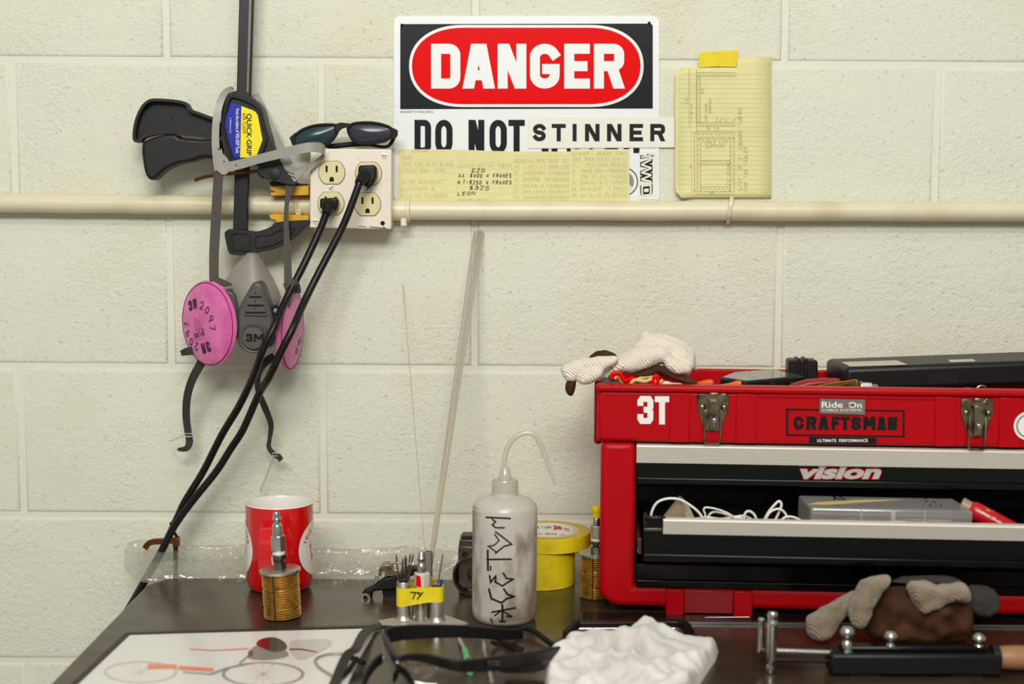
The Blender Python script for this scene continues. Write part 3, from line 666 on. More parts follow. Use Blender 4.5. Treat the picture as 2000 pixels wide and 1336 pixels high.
MB().lathe([(20*s, 0), (20*s, .0003)], c+V((0, .0002, 0)), (0, -1, 0), 36).build('emblem_disc', M['postergrey'], em, smooth=0)
mb = MB()
for k in range(6): mb.add([c+V(((4+k*2.5)*s, -.0004, (-20+k*1.0)*s)), c+V(((6+k*2.5)*s, -.0004, (-20+k*1.0)*s)), c+V(((9+k*2.2)*s, -.0004, (-2-k*2)*s)), c+V(((7.5+k*2.2)*s, -.0004, (-2-k*2)*s))], [(0, 1, 2, 3)])
mb.build('emblem_marking', M['whiteprint'], em, smooth=0)

def sheet(name, label, cat, px, y, th, m, group=None):
    t = thing(name, label, cat, W(px[0][0], px[0][1], y), group)
    MB().prism([W(a, b_, y) for a, b_ in px], (0, th, 0)).build('sheet', m, t, smooth=0); return t
st = sheet('name_sticker', 'off-white sticker with widely spaced black capitals across the right of the sign', 'sticker', [(1031.8, 228.5), (1317.5, 229.3), (1317.8, 288), (1032, 290)], -.0036, .0004, M['stickerwhite'])
block('sticker_lettering', [('S', 1041, 1066), ('T', 1077.5, 1105), ('I', 1116, 1128.5), ('N', 1142.5, 1171), ('N', 1185.5, 1214), ('E', 1229.5, 1256), ('R', 1270, 1299)], 242, 276, 8.0, -.0038, M['ink'], st)
wv = sheet('small_sticker', 'small white sticker with outlined lettering at the lower right of the sign', 'sticker', [(1248.5, 296.5), (1283, 297.5), (1281.5, 390), (1247.5, 390)], -.0032, .0004, M['stickerwhite'])
dn = lambda u, v: W(1250.5+v, 303+u, -.0035)
mbk, mwh = MB(), MB()
for ch, a, w_ in (('1', 0, 10), ('V', 10, 20), ('W', 27, 30), ('D', 60, 22)):
    for q_, t, yy in ((mbk, 7.5, -.0035), (mwh, 3.2, -.0037)):
        glyph(q_, ch, a, 0 if t > 5 else 2, w_, 24 if t > 5 else 20, t, (lambda yv: (lambda u, v: W(1250.5+v, 302+u, yv)))(yy), GB, True, 0, -0.12)
mbk.build('outline_lettering', M['ink'], wv, smooth=0, nrm=False); mwh.build('inner_lettering', M['stickerwhite'], wv, smooth=0, nrm=False)

def note(label, px, lines, y=-.0042, rules=()):
    t = sheet('yellow_note', label, 'note', px, y, .0003, M['note'], 'yellow ruled notes taped along the sign')
    mb = MB(); x0, x1 = px[0][0], px[1][0]
    for ry in rules: mb.add([W(x0+1, ry-.45, y-.0001), W(x1-1, ry+(px[1][1]-px[0][1])*.5-.45, y-.0001), W(x1-1, ry+(px[1][1]-px[0][1])*.5+.45, y-.0001), W(x0+1, ry+.45, y-.0001)], [(0, 1, 2, 3)])
    if rules: mb.build('ruling_print', M['rule'], t, smooth=0)
    mp_, mi = MB(), MB()
    for x, yb, h, txt, ink in lines: hand(mi if ink else mp_, txt, x, -yb, h, lambda u, v: W(u, -v, y-.0002), 1.3 if ink else .75, 1.15 if ink else .78, .2, .05, fit=px[1][0]-x-3)
    if mp_.v: mp_.build('pencil_lettering', M['pencil'], t, smooth=0, nrm=False)
    if mi.v: mi.build('ink_lettering', M['ink'], t, smooth=0, nrm=False)
    return t
note('first yellow note, beside the outlet box, with faint pencil lines', [(778.3, 291.5), (893, 292), (892, 404), (778, 404)], [(803, 298, 6, 'ADDRESS', 0), (784, 311, 7, 'DEDA', 0), (783, 324, 7, '7000 FDC 6/57 B/405', 0), (783, 337, 8, '(805) 566-4394', 0), (784, 359, 7, 'ASTRO SOUTHWEST', 0), (782, 372, 7, 'ALUMATHERM OL', 0), (782, 385, 7, 'CATALINA CYLINDERS', 0)], rules=(313, 326, 338, 350.5, 362, 375, 387))
note('second yellow note, the one with bold black ink prices', [(892, 292.5), (1003, 296), (1002, 404), (889, 404)], y=-.0046, lines=[(895, 327, 7, 'WAGNER BOTTOM TUBING', 0), (921, 337, 8, 'EZO', 1), (895, 347, 8.5, 'AA. $400 4 FRAMES', 1), (893, 360.5, 8.5, 'H.T-$250 4 FRAMES', 1), (916, 371.5, 9, '$325', 1), (893, 382, 8, 'LEON', 1), (894, 394, 6, 'VENTURA PAINT', 0)], rules=(315, 328, 340, 352.5, 365, 377, 389))
note('third yellow note from the outlet box, all in pencil, below the word NOT', [(1002.5, 296), (1115, 296), (1114, 404), (1002.5, 404)], [(1005, 317, 7, 'DEDACCIAI 7005 TRACK TBS!', 0), (1005, 329, 7, 'HT. 1 1/8-1 1/2 M35SLE155', 0), (1005, 341, 7, 'DT. 61MMTD38MM M201SEE616', 0), (1005, 353.5, 7, 'DT. 35MMTD38 "3SMTBG0SE60', 0), (1005, 366, 7, 'TT. 41MMTD36 MM MTD3DED3060', 0), (1005, 377.5, 7, 'ST. 35MM 0.9/0.5 M35V0S5304', 0), (1005, 389, 7, 'CS. 30/6MM0.9X0.5MTCTD6M2', 0)], rules=(305, 318, 330.5, 343, 355, 367, 379, 391))
note('fourth yellow note, farthest from the outlet box, dense with pencil lines', [(1115, 292), (1229, 293), (1229.5, 404), (1114, 404)], y=-.0046, lines=[(1118, 303, 6.5, 'STINNER - DEDACC TUBES', 0), (1117, 314, 7, '7005 TRACK VERTEX COMPACT', 0), (1118, 325, 7, 'HT. 1 1/8-1 1/2MM M35SE152', 0), (1117, 337, 7, 'DT. 41MMTD 38MM MTBG60E362', 0), (1117, 348.5, 7, 'TT. 31MM TD 1.2/0.9.5MTD6OE', 0), (1117, 360, 7, 'ST. 35MM(MM)1.6/1.2 MVPSE821', 0), (1116, 372, 7, 'CS. 30/16.0/0D 1.7 SMP025', 0), (1117, 384.5, 7, 'SS. 80/1.6/.7D 1MM MPV120E', 0)], rules=(302, 315, 327, 339, 350.5, 362, 374, 386))

z4 = lambda *p: Z(1280, 60, 3.339, p)
pg = thing('legal_pad_page', 'yellow ruled page with a pencil frame drawing held up by yellow tape', 'paper', W(1415, 386, -.004))
ol = z4((130, 275), (160, 262), (215, 243), (300, 240), (533, 236), (548, 178), (758, 170), (755, 600), (752, 1090), (470, 1091), (200, 1086), (160, 1078), (138, 1050), (133, 700))
def pagey(px, py): return -.0042-.010*max(0, (1350-px)/32.0)**2*(.3+.7*max(0, (py-130)/260))
n_ = len(ol); mbp = MB(); gx, gy = 20, 20
MB().prism([W(a, b_, -.0030) for a, b_ in ol[3:12]+[(1330, 384), (1330, 132)]], (0, .0014, 0)).build('under_sheets', M['note'], pg, smooth=0)
def edgeL(py): return 1319.0+ (2.0 if py > 370 else 0)*((py-370)/16)**2*3
def topY(px): return 142-10*min(1, (px-1319)/24) if px < 1440 else 111
grid = {}
mbp.v = []; cols = [1319, 1324, 1330, 1338, 1350, 1370, 1400, 1439, 1441, 1470, 1506.5]
for j in range(21):
    for px in cols:
        t = topY(px); py = t+(386.3-t)*j/20; xx = px+ (max(0, (py-368)/18.0)**2*12*(1-(px-1319)/188.0) if py > 368 else 0)
        mbp.v.append(W(xx, py, pagey(px, py)))
nc = len(cols); mbp.f = [(j*nc+i, j*nc+i+1, (j+1)*nc+i+1, (j+1)*nc+i) for j in range(20) for i in range(nc-1) if not (i == 7)]
mbp.f += [(j*nc+7, j*nc+8, (j+1)*nc+8, (j+1)*nc+7) for j in range(0, 20)]
po = mbp.build('sheet', M['note'], pg, smooth=60); sd = po.modifiers.new('thickness', 'SOLIDIFY'); sd.thickness = .0003
pf = lambda px, py: W(px, py, pagey(px, py)-.0003)
def pline(mb, p, q, w=.5):
    (ax, ay), (bx, by) = z4(p)[0], z4(q)[0]; k = max(1, int(abs(bx-ax)/9)); l = math.hypot(bx-ax, by-ay) or 1; nx, ny = -(by-ay)/l*w, (bx-ax)/l*w
    for i in range(k):
        u, v = i/k, (i+1)/k; P = (ax+(bx-ax)*u, ay+(by-ay)*u); Q = (ax+(bx-ax)*v, ay+(by-ay)*v)
        mb.add([pf(P[0]-nx, P[1]-ny), pf(Q[0]-nx, Q[1]-ny), pf(Q[0]+nx, Q[1]+ny), pf(P[0]+nx, P[1]+ny)], [(0, 1, 2, 3)])
mb = MB()
for k in range(26):
    yy = 280+k*31.2
    pline(mb, (150, yy+4), (752, yy-2+6), .45)
mb.build('ruling_print', M['rule'], pg, smooth=0)
mb = MB(); pline(mb, (226, 250), (240, 1080), .5); mb.build('margin_print', M['margin'], pg, smooth=0)
mb = MB()
def bar4(x0, y0, x1, y1, hs=16, lean=14):
    for p, q_ in (((x0, y0), (x1, y0)), ((x1, y0), (x1, y1)), ((x1, y1), (x0, y1)), ((x0, y1), (x0, y0))): pline(mb, p, q_, .4)
    if x1-x0 > y1-y0:
        x = x0+6
        while x+lean < x1: pline(mb, (x, y0), (x+lean, y1), .32); x += hs
    else:
        y = y0+lean
        while y < y1: pline(mb, (x0, y), (x1, y-lean), .32); y += hs
bar4(268, 272, 525, 297); bar4(268, 297, 293, 600); bar4(268, 599, 518, 620)
bar4(272, 668, 516, 702, 26, 26); bar4(272, 702, 295, 1050, 30, 22); bar4(487, 702, 516, 1050, 24, 24); bar4(295, 847, 487, 874, 17, 18); bar4(295, 1018, 487, 1050, 26, 26)
for p, q_ in (((218, 252), (220, 633)), ((255, 665), (256, 1048)), ((268, 654), (518, 655)), ((272, 1066), (516, 1072)), ((245, 1048), (266, 1048)), ((246, 665), (266, 665)), ((268, 252), (268, 668))): pline(mb, p, q_, .5)
mb.build('drawing_print', M['pencildark'], pg, smooth=0)
mb = MB(); hz = lambda u, v: pf(u, -v)
for x, yb, h, tx in ((302, 733, 24, 'TABLE LEG'), (325, 764, 24, 'SUPPORT'), (330, 646, 20, '36 1/8'), (392, 592, 22, '2.6"X" 4"'), (355, 1064, 18, '48"')):
    (a, b_), = z4((x, yb)); hand(mb, tx, a, -b_, h/3.339, hz, .7, .8, .1, .04)
def vhand(x, yb, h, tx):                 # reads upwards
    (a, b_), = z4((x, yb)); hand(mb, tx, 0, 0, h/3.339, lambda u, v: pf(a-v, b_-u), .7, .8, .1, .04)
for x, yb, h, tx in ((566, 1045, 28, '5/32" OF 2" SQUARE TUBING'), (602, 1045, 26, 'FOR TWO TABLES'), (314, 412, 18, '6.5'), (340, 590, 18, '2X2 SAND'), (366, 540, 18, 'SUPPORT'), (484, 1010, 20, '2.5" CLEAR'), (212, 480, 20, "4'6"), (240, 900, 20, "44"), (244, 600, 16, '6 X 28 1/4')): vhand(x, yb, h, tx)
mb.build('pencil_lettering', M['pencildark'], pg, smooth=0, nrm=False)
MB().prism([W(a, b_, -.0052) for a, b_ in z4((290, 143), (420, 134), (542, 127), (536, 180), (528, 236), (400, 233), (283, 239), (281, 220))], (0, .0004, 0)).build('tape', M['tapeyellow'], pg, smooth=0)

# ================================================================== bar clamp holding the conduit
z1 = lambda *p: Z(240, 0, 2.671, p); zh = lambda *p: Z(240, 160, 6.68, p); zb = lambda *p: Z(420, 170, 6.68, p)
bc = thing('bar_clamp', 'black bar clamp with a blue and yellow label hanging on the conduit', 'clamp', W(470, 480, -.04))
plate('bar', [(476.5, -330), (505, -330), (489.5, 190), (483, 450), (455, 450), (461.5, 190)], -.051, -.043, M['barsteel'], bc, .0012)
MB().prism([W(a, b_, -.0515) for a, b_ in [(496.5, -330), (500.5, -330), (485.5, 180), (481.5, 180)]], (0, .0006, 0)).build('bar_edge', M['steeldark'], bc)
body = [(434, 205), (440, 190), (449, 180.5), (461, 177.5), (470, 181), (490, 190), (502, 199), (511, 212), (517, 236), (525, 262), (531, 282), (541, 300), (556, 330), (576, 358), (566, 361), (548, 357), (532, 353), (520, 350), (506, 339), (500, 333), (505, 326), (488, 319), (462, 318), (448, 313), (440, 300), (433, 280), (431, 240)]
plate('housing', spline(body, 3, True), -.066, -.034, M['dirtyblack'], bc, .003, 3)
rim = [(447, 190), (458, 187), (475, 192.5), (496, 202), (508, 213), (513, 226), (518, 250), (522.5, 272), (512, 302), (504, 314), (480, 317), (458, 315.5), (450, 308), (438, 270), (434, 240), (440, 210)]
ro = spline(rim, 3, True); ri = inset(ro, 5)
MB().ring([W(a, b_, -.070) for a, b_ in ro], [W(a, b_, -.070) for a, b_ in ri], (0, .006, 0)).build('raised_rim', M['dirtyblack'], bc, .0012)
lb = MB().prism([W(a, b_, -.0675) for a, b_ in [(451, 202), (453, 200.5), (471.6, 207), (495, 216), (500, 219.5), (503.5, 226), (512.8, 273), (501.5, 303.5), (499, 307), (458.5, 308.5), (456.5, 306), (438, 242), (437.5, 238)]], (0, .0012, 0)).build('label_plate', M['blue'], bc, smooth=0)
MB().prism([W(a, b_, -.0678) for a, b_ in [(471.6, 207), (495, 216), (500, 219.5), (503.5, 226), (512.8, 273), (501.5, 303.5), (499, 307), (469, 308)]], (0, .0004, 0)).build('yellow_half', M['yellow'], lb, smooth=0)
btext('label_lettering', 'QUICK\u00b7GRIP', onwalldown(479.5, 222, 491.5, 304, -.0680), M['ink'], lb, .02)
btext('label_lettering', 'BAR CLAMP', onwalldown(473.5, 221.5, 480, 261, -.0680), M['ink'], lb)
btext('label_lettering', 'From the makers of VISE-GRIP Tools.', onwalldown(460.5, 212.5, 467.5, 300, -.0678), M['whiteprint'], lb, .008)
btext('label_lettering', '\u00a9 1989 American Tool', onwalldown(448.5, 230, 452, 260, -.0678), M['whiteprint'], lb)
hd = zh((1240, 470), (1160, 455), (1000, 395), (900, 360), (870, 330), (850, 290), (800, 255), (710, 236), (620, 225), (400, 215), (300, 250), (220, 340), (160, 480), (130, 620), (125, 730), (140, 770), (165, 790), (220, 790), (250, 765), (270, 735), (330, 710), (420, 690), (560, 678), (700, 682), (900, 700), (1070, 735), (1240, 750))
ho = spline(hd, 3, True); hi = inset(ho, 5.5)
plate('fixed_handle', ho, -.052, -.036, M['dirtyblack'], bc, .002)
MB().ring([W(a, b_, -.064) for a, b_ in ho], [W(a, b_, -.064) for a, b_ in hi], (0, .013, 0)).build('handle_rim', M['dirtyblack'], bc, .0018, 3)
for a, b_, r in zh((410, 380, 5.5), (980, 565, 5), (325, 572, 5), (605, 478, 8)): MB().lathe([(r*mpp(-.05), 0), (r*mpp(-.05)*.9, .0012)], W(a, b_, -.0515), (0, -1, 0), 18).build('moulded_boss', M['dirtyblack'], bc)
tr = zh((1250, 745), (1070, 750), (900, 742), (760, 728), (725, 718), (690, 692), (620, 680), (520, 690), (380, 730), (285, 770), (252, 800), (243, 850), (243, 940), (270, 1130), (300, 1225), (345, 1272), (395, 1276), (440, 1245), (540, 1155), (700, 1075), (880, 1040), (1000, 1000), (1100, 992), (1250, 1003))
plate('trigger_handle', spline(tr, 3, True), -.066, -.036, M['dirtyblack'], bc, .006, 4)
MB().tube([W(*p) for p in ((381, 352, -.052), (398, 346, -.055), (430, 340, -.056), (470, 338, -.056), (512, 334, -.058))], .0022, 8).build('release_rod', M['copper'], bc)
c = W(516, 336, -.060); MB().tube([c+V((.0062*math.cos(t), 0, .0062*math.sin(t))) for t in [2*PI*i/20 for i in range(20)]], .0022, 8, True).build('rod_eye', M['dirtyblack'], bc)
c = W(537, 340, -.0655); MB().lathe([(.0075, 0), (.0070, .002), (.003, .0026)], c, (0, -1, 0), 20).build('pivot_boss', M['dirtyblack'], bc)
jw = z1((530, 1222), (540, 1203), (562, 1194), (600, 1199), (640, 1203), (690, 1208), (735, 1198), (775, 1180), (800, 1160), (900, 1150), (975, 1150), (965, 1170), (940, 1187), (905, 1228), (850, 1270), (805, 1290), (760, 1305), (640, 1330), (570, 1328), (552, 1318), (542, 1285))
jo_ = spline(jw, 3, True)
plate('lower_jaw', jo_, -.058, -.034, M['dirtyblack'], bc, .003, 3)
for pk in (z1((565, 1218), (655, 1222), (660, 1290), (655, 1308), (580, 1305), (570, 1290)), z1((690, 1232), (760, 1222), (820, 1195), (900, 1185), (880, 1215), (820, 1262), (750, 1285), (690, 1292))):
    q = spline(pk, 3, True); MB().ring([W(a, b_, -.0605) for a, b_ in q], [W(a, b_, -.0605) for a, b_ in inset(q, 2.2)], (0, .003, 0)).build('jaw_rim', M['dirtyblack'], bc, .0006)
for nm, pts in (('jaw_pad', z1((765, 972), (800, 966), (970, 966), (970, 1020), (770, 1022), (768, 1005), (790, 1000), (768, 990))), ('jaw_pad', z1((760, 1120), (790, 1116), (970, 1124), (970, 1180), (800, 1174), (798, 1150), (770, 1145)))):
    plate(nm, pts, -.0445, -.004, M['yellowpad'], bc, .0012)
plate('jaw_arm', z1((800, 940), (860, 952), (960, 960), (968, 972), (780, 975), (760, 950)), -.0445, -.02, M['dirtyblack'], bc, .001)

# ================================================================== respirator hanging over the clamp
rs = thing('respirator', 'grey half-mask respirator with two pink round filters hung on the clamp', 'respirator', W(490, 690, -.08))
def bandpx(name, m, pts, wpx, thick, k=5, tw=None, parent=rs, bevel=0.0):
    P = spline([tuple(p) for p in pts], k); n = len(P); C = [W(*p) for p in P]; S = []
    for i in range(n):
        t = C[min(i+1, n-1)]-C[max(i-1, 0)]; t = V((t.x, 0, t.z)).normalized() if abs(t.x)+abs(t.z) > 1e-7 else V((0, 0, 1))
        s = V((t.z, 0, -t.x)); f = i/(n-1); a = math.radians(tw[0]+(tw[1]-tw[0])*f) if tw else 0.0
        if isinstance(wpx, (list, tuple)):
            g = f*(len(wpx)-1); j = min(int(g), len(wpx)-2); w_ = wpx[j]+(wpx[j+1]-wpx[j])*(g-j)
        else: w_ = wpx
        S.append((s*math.cos(a)+V((0, math.sin(a), 0)))*(w_*mpp(P[i][2])/2))
    return MB().band(C, S, thick).build(name, m, parent, bevel, smooth=40)
gp = M['greyplastic']
hn = bandpx('head_harness', gp, [(456, 173, -.036), (448, 174, -.048), (438, 183, -.064), (429, 203, -.072), (423, 232, -.075), (421, 262, -.076), (422, 295, -.077), (427, 333, -.077)], [6, 9, 13, 14, 14, 14, 15, 16], .0014)
plate('harness_corner', zb((0, 900), (85, 800), (100, 870), (160, 930), (185, 985), (172, 1120), (140, 1145), (90, 1148), (45, 1110), (5, 1065)), -.0785, -.0770, gp, hn, .0005)
bandpx('harness_band', gp, [(441, 327, -.078), (470, 320.5, -.080), (500, 312, -.083), (550, 299.5, -.088), (590, 290, -.092), (612, 287.5, -.090), (628, 289, -.082)], [19, 18, 17, 18, 18.5, 19, 19], .0013, parent=hn)
mb = MB(); C = []; S = []
for px0, py0, px1, py1, y in ((620, 278.5, 620, 297.5, -.0875), (629, 280.5, 629, 299.5, -.082), (634.5, 286, 633.5, 305, -.074), (634, 294, 630, 312, -.068), (628, 303, 618, 323, -.064), (615, 313, 603, 338, -.063), (600, 322, 592, 350, -.063)):
    a, b_ = W(px0, py0, y), W(px1, py1, y); C.append((a+b_)/2); S.append((a-b_)/2)
Cs = [V(p) for p in spline([tuple(p) for p in C], 4)]; Ss = [V(p) for p in spline([tuple(p) for p in S], 4)]
mb.band(Cs, Ss, .0013).build('harness_loop', gp, hn, smooth=40)
hp = plate('harness_buckle', zb((800, 960), (880, 930), (960, 985), (1010, 1030), (1060, 1045), (1110, 1040), (1215, 1000), (1190, 1085), (1100, 1185), (1050, 1235), (1010, 1262), (950, 1240), (890, 1212), (850, 1100)), -.0645, -.0630, gp, hn, .0005)
MB().band([W(562, 322, -.060), W(553, 302, -.052), W(541, 278, -.036), W(527, 248, -.031), W(511, 213, -.030), W(495, 185, -.030)], [V((9*mpp(-.05), 0, 4*mpp(-.05)))]*6, .0013).build('harness_strut', gp, hn, smooth=40)
mb = MB()
for p, q_ in zip(zb((930, 1098), (885, 1118), (915, 1180)), zb((1035, 1140), (1060, 1192), (1015, 1222))):
    a, b_ = W(p[0], p[1], -.0650), W(q_[0], q_[1], -.0650); mb.tube([a, b_], .0004, 6)
mb.build('slot_marking', M['hole'], hn)
for a, b_ in zb((45, 805), (117, 970), (275, 1017)): MB().lathe([(.0009, 0), (.0009, .0004)], W(a, b_, -.0788 if a < 440 else -.0812), (0, -1, 0), 12).build('pin_hole', M['hole'], hn)
bandpx('upper_strap', M['elastic'], [(427, 330, -.0755), (425, 370, -.074), (421, 440, -.076), (418, 500, -.080), (418, 548, -.088)], [18, 18.5, 19, 18.5, 18], .0012)
bandpx('upper_strap', M['elastic'], [(571, 348, -.062), (566, 366, -.062), (560, 400, -.064), (559, 440, -.068), (561, 490, -.074), (563, 552, -.085)], [20, 15, 8, 10, 13, 16], .0012)
# face piece: soft grey cone with a nose ridge
def rp(x, y, d): (a, b_), = Z(320, 460, 2.905, [(x, y)]); return W(a, b_, d)
face = MB()
rows = [(95, [(478, -.072), (490, -.082), (500, -.086), (512, -.082), (526, -.070)]),
        (150, [(432, -.070), (468, -.090), (500, -.100), (530, -.090), (560, -.066)]),
        (250, [(358, -.062), (425, -.096), (510, -.116), (560, -.096), (612, -.062)]),
        (345, [(345, -.060), (400, -.100), (515, -.122), (596, -.098), (655, -.060)]),
        (450, [(370, -.060), (410, -.100), (515, -.124), (610, -.100), (660, -.060)]),
        (560, [(395, -.060), (420, -.098), (515, -.122), (612, -.098), (650, -.060)]),
        (640, [(440, -.062), (455, -.090), (515, -.108), (580, -.090), (610, -.062)])]
for y, cs in rows:
    for x, d in cs: face.v.append(rp(510+(x-510)*1.14, y, d))
for y, cs in rows:
    for x, d in cs: face.v.append(rp(510+(x-510)*1.14, y, -.052))
nr = len(rows)
face.f = [(j*5+i, j*5+i+1, j*5+6+i, j*5+5+i) for j in range(nr-1) for i in range(4)]+[(nr*5+j*5+i, nr*5+j*5+5+i, nr*5+j*5+6+i, nr*5+j*5+i+1) for j in range(nr-1) for i in range(4)]
N5 = nr*5
for j in range(nr-1):
    face.f += [(j*5, j*5+5, N5+j*5+5, N5+j*5), (j*5+4, N5+j*5+4, N5+j*5+9, j*5+9)]
for i in range(4): face.f += [(i, N5+i, N5+i+1, i+1), ((nr-1)*5+i, (nr-1)*5+i+1, N5+(nr-1)*5+i+1, N5+(nr-1)*5+i)]
face.build('face_piece', M['silicone'], rs, sub=2, smooth=180)
cv = z2((508, 266), (548, 266), (572, 320), (592, 380), (612, 450), (622, 520), (618, 600), (590, 640), (515, 665), (445, 645), (420, 600), (414, 500), (420, 420), (460, 340), (492, 285))
fc = plate('front_cover', spline(cv, 2, True), -.131, -.098, M['maskdark'], rs, .005, 3)
c0 = z2((518, 300), (548, 300), (570, 370), (588, 460), (455, 455), (462, 370), (492, 320)); plate('cover_panel', c0, -.1335, -.130, M['maskdark'], fc, .001)
for y, x0_, x1_ in ((348, 485, 553), (396, 474, 566), (437, 463, 576)):
    a, b_ = rp(x0_, y, -.1345), rp(x1_, y, -.1345); MB().tube([a, b_], .0009, 8).build('vent_slot', M['hole'], fc)
for y in (328, 372, 414): MB().ball(rp(519, y, -.1345), .0008, 8, 6).build('dot_marking', M['hole'], fc)
c = rp(515, 580, -.130); vc = MB().lathe([(.0185, 0), (.0185, .006), (.0172, .0072), (.0158, .0068), (.0156, .0055), (.0146, .0055), (.0144, .0085), (.0134, .0098), (0.0001, .0105)], c, (0, -1, 0), 40).build('valve_cap', M['maskdark'], rs)
mb = MB()
for ch, a0_, a1_ in (('3', 466, 502), ('M', 510, 566)): glyph(mb, ch, a0_, 0, a1_-a0_, 44, 11, lambda u, v: rp(u, 602-v, -.1408), GB, True)
mb.build('valve_lettering', M['ink'], vc, smooth=0, nrm=False)
# filters
def disc(name, px, py, y, r, ax, label):
    o = W(px, py, y); ax = V(ax).normalized(); up = V((0, 0, 1)); e2 = (up-ax*up.dot(ax)).normalized(); e1 = e2.cross(ax)
    f = MB().lathe([(0.001, -.007), (r*.7, -.007), (r*.93, -.005), (r, -.0015), (r*1.005, 0), (r*.985, .0016), (r*.93, .0035), (r*.8, .0055), (r*.5, .0075), (.001, .0085)], o, ax, 56).build(name, M['pink'], rs, label=label)
    MB().tube([o+(e1*math.cos(t)+e2*math.sin(t))*r*.955+ax*.0032 for t in [2*PI*i/64 for i in range(64)]], .0006, 6, True).build('stitched_seam', M['pinkdark'], f)
    def surf(u, v):
        q = math.hypot(u, v); h = .0086-.0035*q*q if q < .8 else .0064-(q-.8)*.018
        return o+e1*(u*r)+e2*(v*r)+ax*h
    return f, surf
ft, sf = disc('filter', 408.5, 632, -.100, .0545, (-.66, -.75, -.02), None)
def letters(seq, surf, m, parent, name):
    mb = MB()
    for ch, u, v, h, rot, t in seq:
        a = math.radians(rot); ca, sa = math.cos(a), math.sin(a); w_ = h*.62
        glyph(mb, ch, -w_/2, -h/2, w_, h, t, lambda x, y: surf(u+x*ca-y*sa, v+x*sa+y*ca), GB if t > .05 else G, True)
    mb.build(name, m, parent, smooth=0, nrm=False)
SEQ = [('3', -.53, .40, .24, 18, .06), ('M', -.34, .45, .24, 14, .06), ('2', -.06, .43, .2, -14, .026), ('0', .14, .33, .2, -38, .026), ('9', .27, .14, .2, -60, .026), ('7', .32, -.07, .2, -82, .026)]
SEQ += [(ch, -u-.40, -v-.12, h, r+180, t) for ch, u, v, h, r, t in SEQ]
SEQ += [('P', -.06, -.20, .13, 200, .03), ('1', -.16, -.24, .13, 200, .03), ('0', -.25, -.27, .13, 200, .03), ('0', -.34, -.3, .13, 200, .03)]
letters(SEQ, sf, M['inkpurple'], ft, 'filter_lettering')
mb = MB(); stroke2(mb, [(-.2+.24*math.cos(t)*.94-.12*math.sin(t)*.34, -.25+.24*math.cos(t)*.34+.12*math.sin(t)*.94) for t in [2*PI*i/24 for i in range(25)]], .012, sf, False, 0)
for k in range(5): stroke2(mb, [(-.42+.06*k*.3, .13-.07*k), (-.03-.02*(k % 2)+.02*k, .0-.06*k)], .014, sf, False, .1)
mb.build('filter_print', mat('faint_pink_ink', rgb(168, 62, 120), .9), ft, smooth=0, nrm=False)
fr_, sr = disc('filter', 567, 643, -.088, .0530, (.992, -.12, -.03), None)
letters([('3', .25, -.35, .16, 20, .05), ('M', .4, -.28, .16, 20, .05), ('2', .05, -.5, .16, 0, .026), ('0', .2, -.55, .16, 0, .026)], sr, M['inkpurple'], fr_, 'filter_lettering')
plate('filter_mount', z2((598, 450), (640, 385), (690, 335), (722, 362), (705, 430), (668, 520), (640, 570), (600, 600)), -.120, -.085, M['maskdark'], rs, .003)
plate('filter_mount', z2((350, 300), (400, 330), (425, 420), (425, 560), (400, 600), (360, 560)), -.108, -.085, M['maskdark'], rs, .003)
c = rp(635, 425, -.120); MB().lathe([(.0070, 0), (.0068, .003), (.0045, .0032), (.0043, .0015)], c, (0, -1, 0), 24).build('mount_screw', M['blackmatt'], rs)
MB().lathe([(.0032, 0), (.0028, .0028), (.0012, .003)], c, (0, -1, 0), 16).build('screw_head', M['steel'], rs)
bandpx('strap_tab', M['elastic'], z2((268, 240), (300, 250), (345, 270), (390, 282)) and [(412, 545, -.106), (425, 549, -.108), (440, 554, -.108), (453, 556, -.104)], [14, 15, 12, 3], .0014)
bandpx('strap_tab', M['elastic'], [(556, 563, -.110), (564, 560, -.112), (574, 556, -.112), (580, 572, -.1)], [18, 22, 22, 16], .0014)
bandpx('lower_strap', M['elasticdark'], [(397, 700, -.082), (389, 716, -.080), (377, 738, -.074), (368, 764, -.066), (364, 790, -.058), (364, 818, -.05), (367.5, 845, -.046), (370, 864, -.044), (364, 876, -.048), (347, 878, -.056)], [19, 17, 16, 15.5, 15, 14.5, 14, 14, 12, 5], .0012)
bandpx('strap_tab', M['elasticdark'], [(354, 690, -.080), (364, 687, -.086), (376, 685, -.088)], [10, 15, 17], .0014)
bandpx('lower_strap', M['elasticdark'], [(536, 696, -.092), (520, 706, -.088), (508, 720, -.082), (503, 740, -.074), (505, 765, -.064), (517, 795, -.055), (529, 828, -.048), (527, 855, -.042), (525, 873, -.040), (534, 886, -.040), (545, 893, -.042), (549, 899, -.046)], [16, 16, 15, 12, 11, 13, 11, 8, 9, 10, 12, 10], .0012)
for px, py, y, w_ in ((368.5, 850, -.048, 17), (537, 888, -.043, 10)):
    bk = MB(); s = mpp(y); c = W(px, py, y); bk.ring([c+V((x*s*w_/2, -.001, z*s*4)) for x, z in ((-1, -1), (1, -1), (1, 1), (-1, 1))], [c+V((x*s*w_*.42, -.001, z*s*2)) for x, z in ((-1, -1), (1, -1), (1, 1), (-1, 1))], (0, .003, 0)).build('strap_buckle', M['tube'], rs, .0006)
bandpx('clear_strap_end', M['film'], [(360, 851, -.045), (345, 857, -.04), (331, 862, -.03)], [4, 4, 3], .0006)
bandpx('clear_strap_end', M['film'], [(536, 892, -.04), (522, 925, -.03), (508, 962, -.02)], [6, 5, 4], .0006)

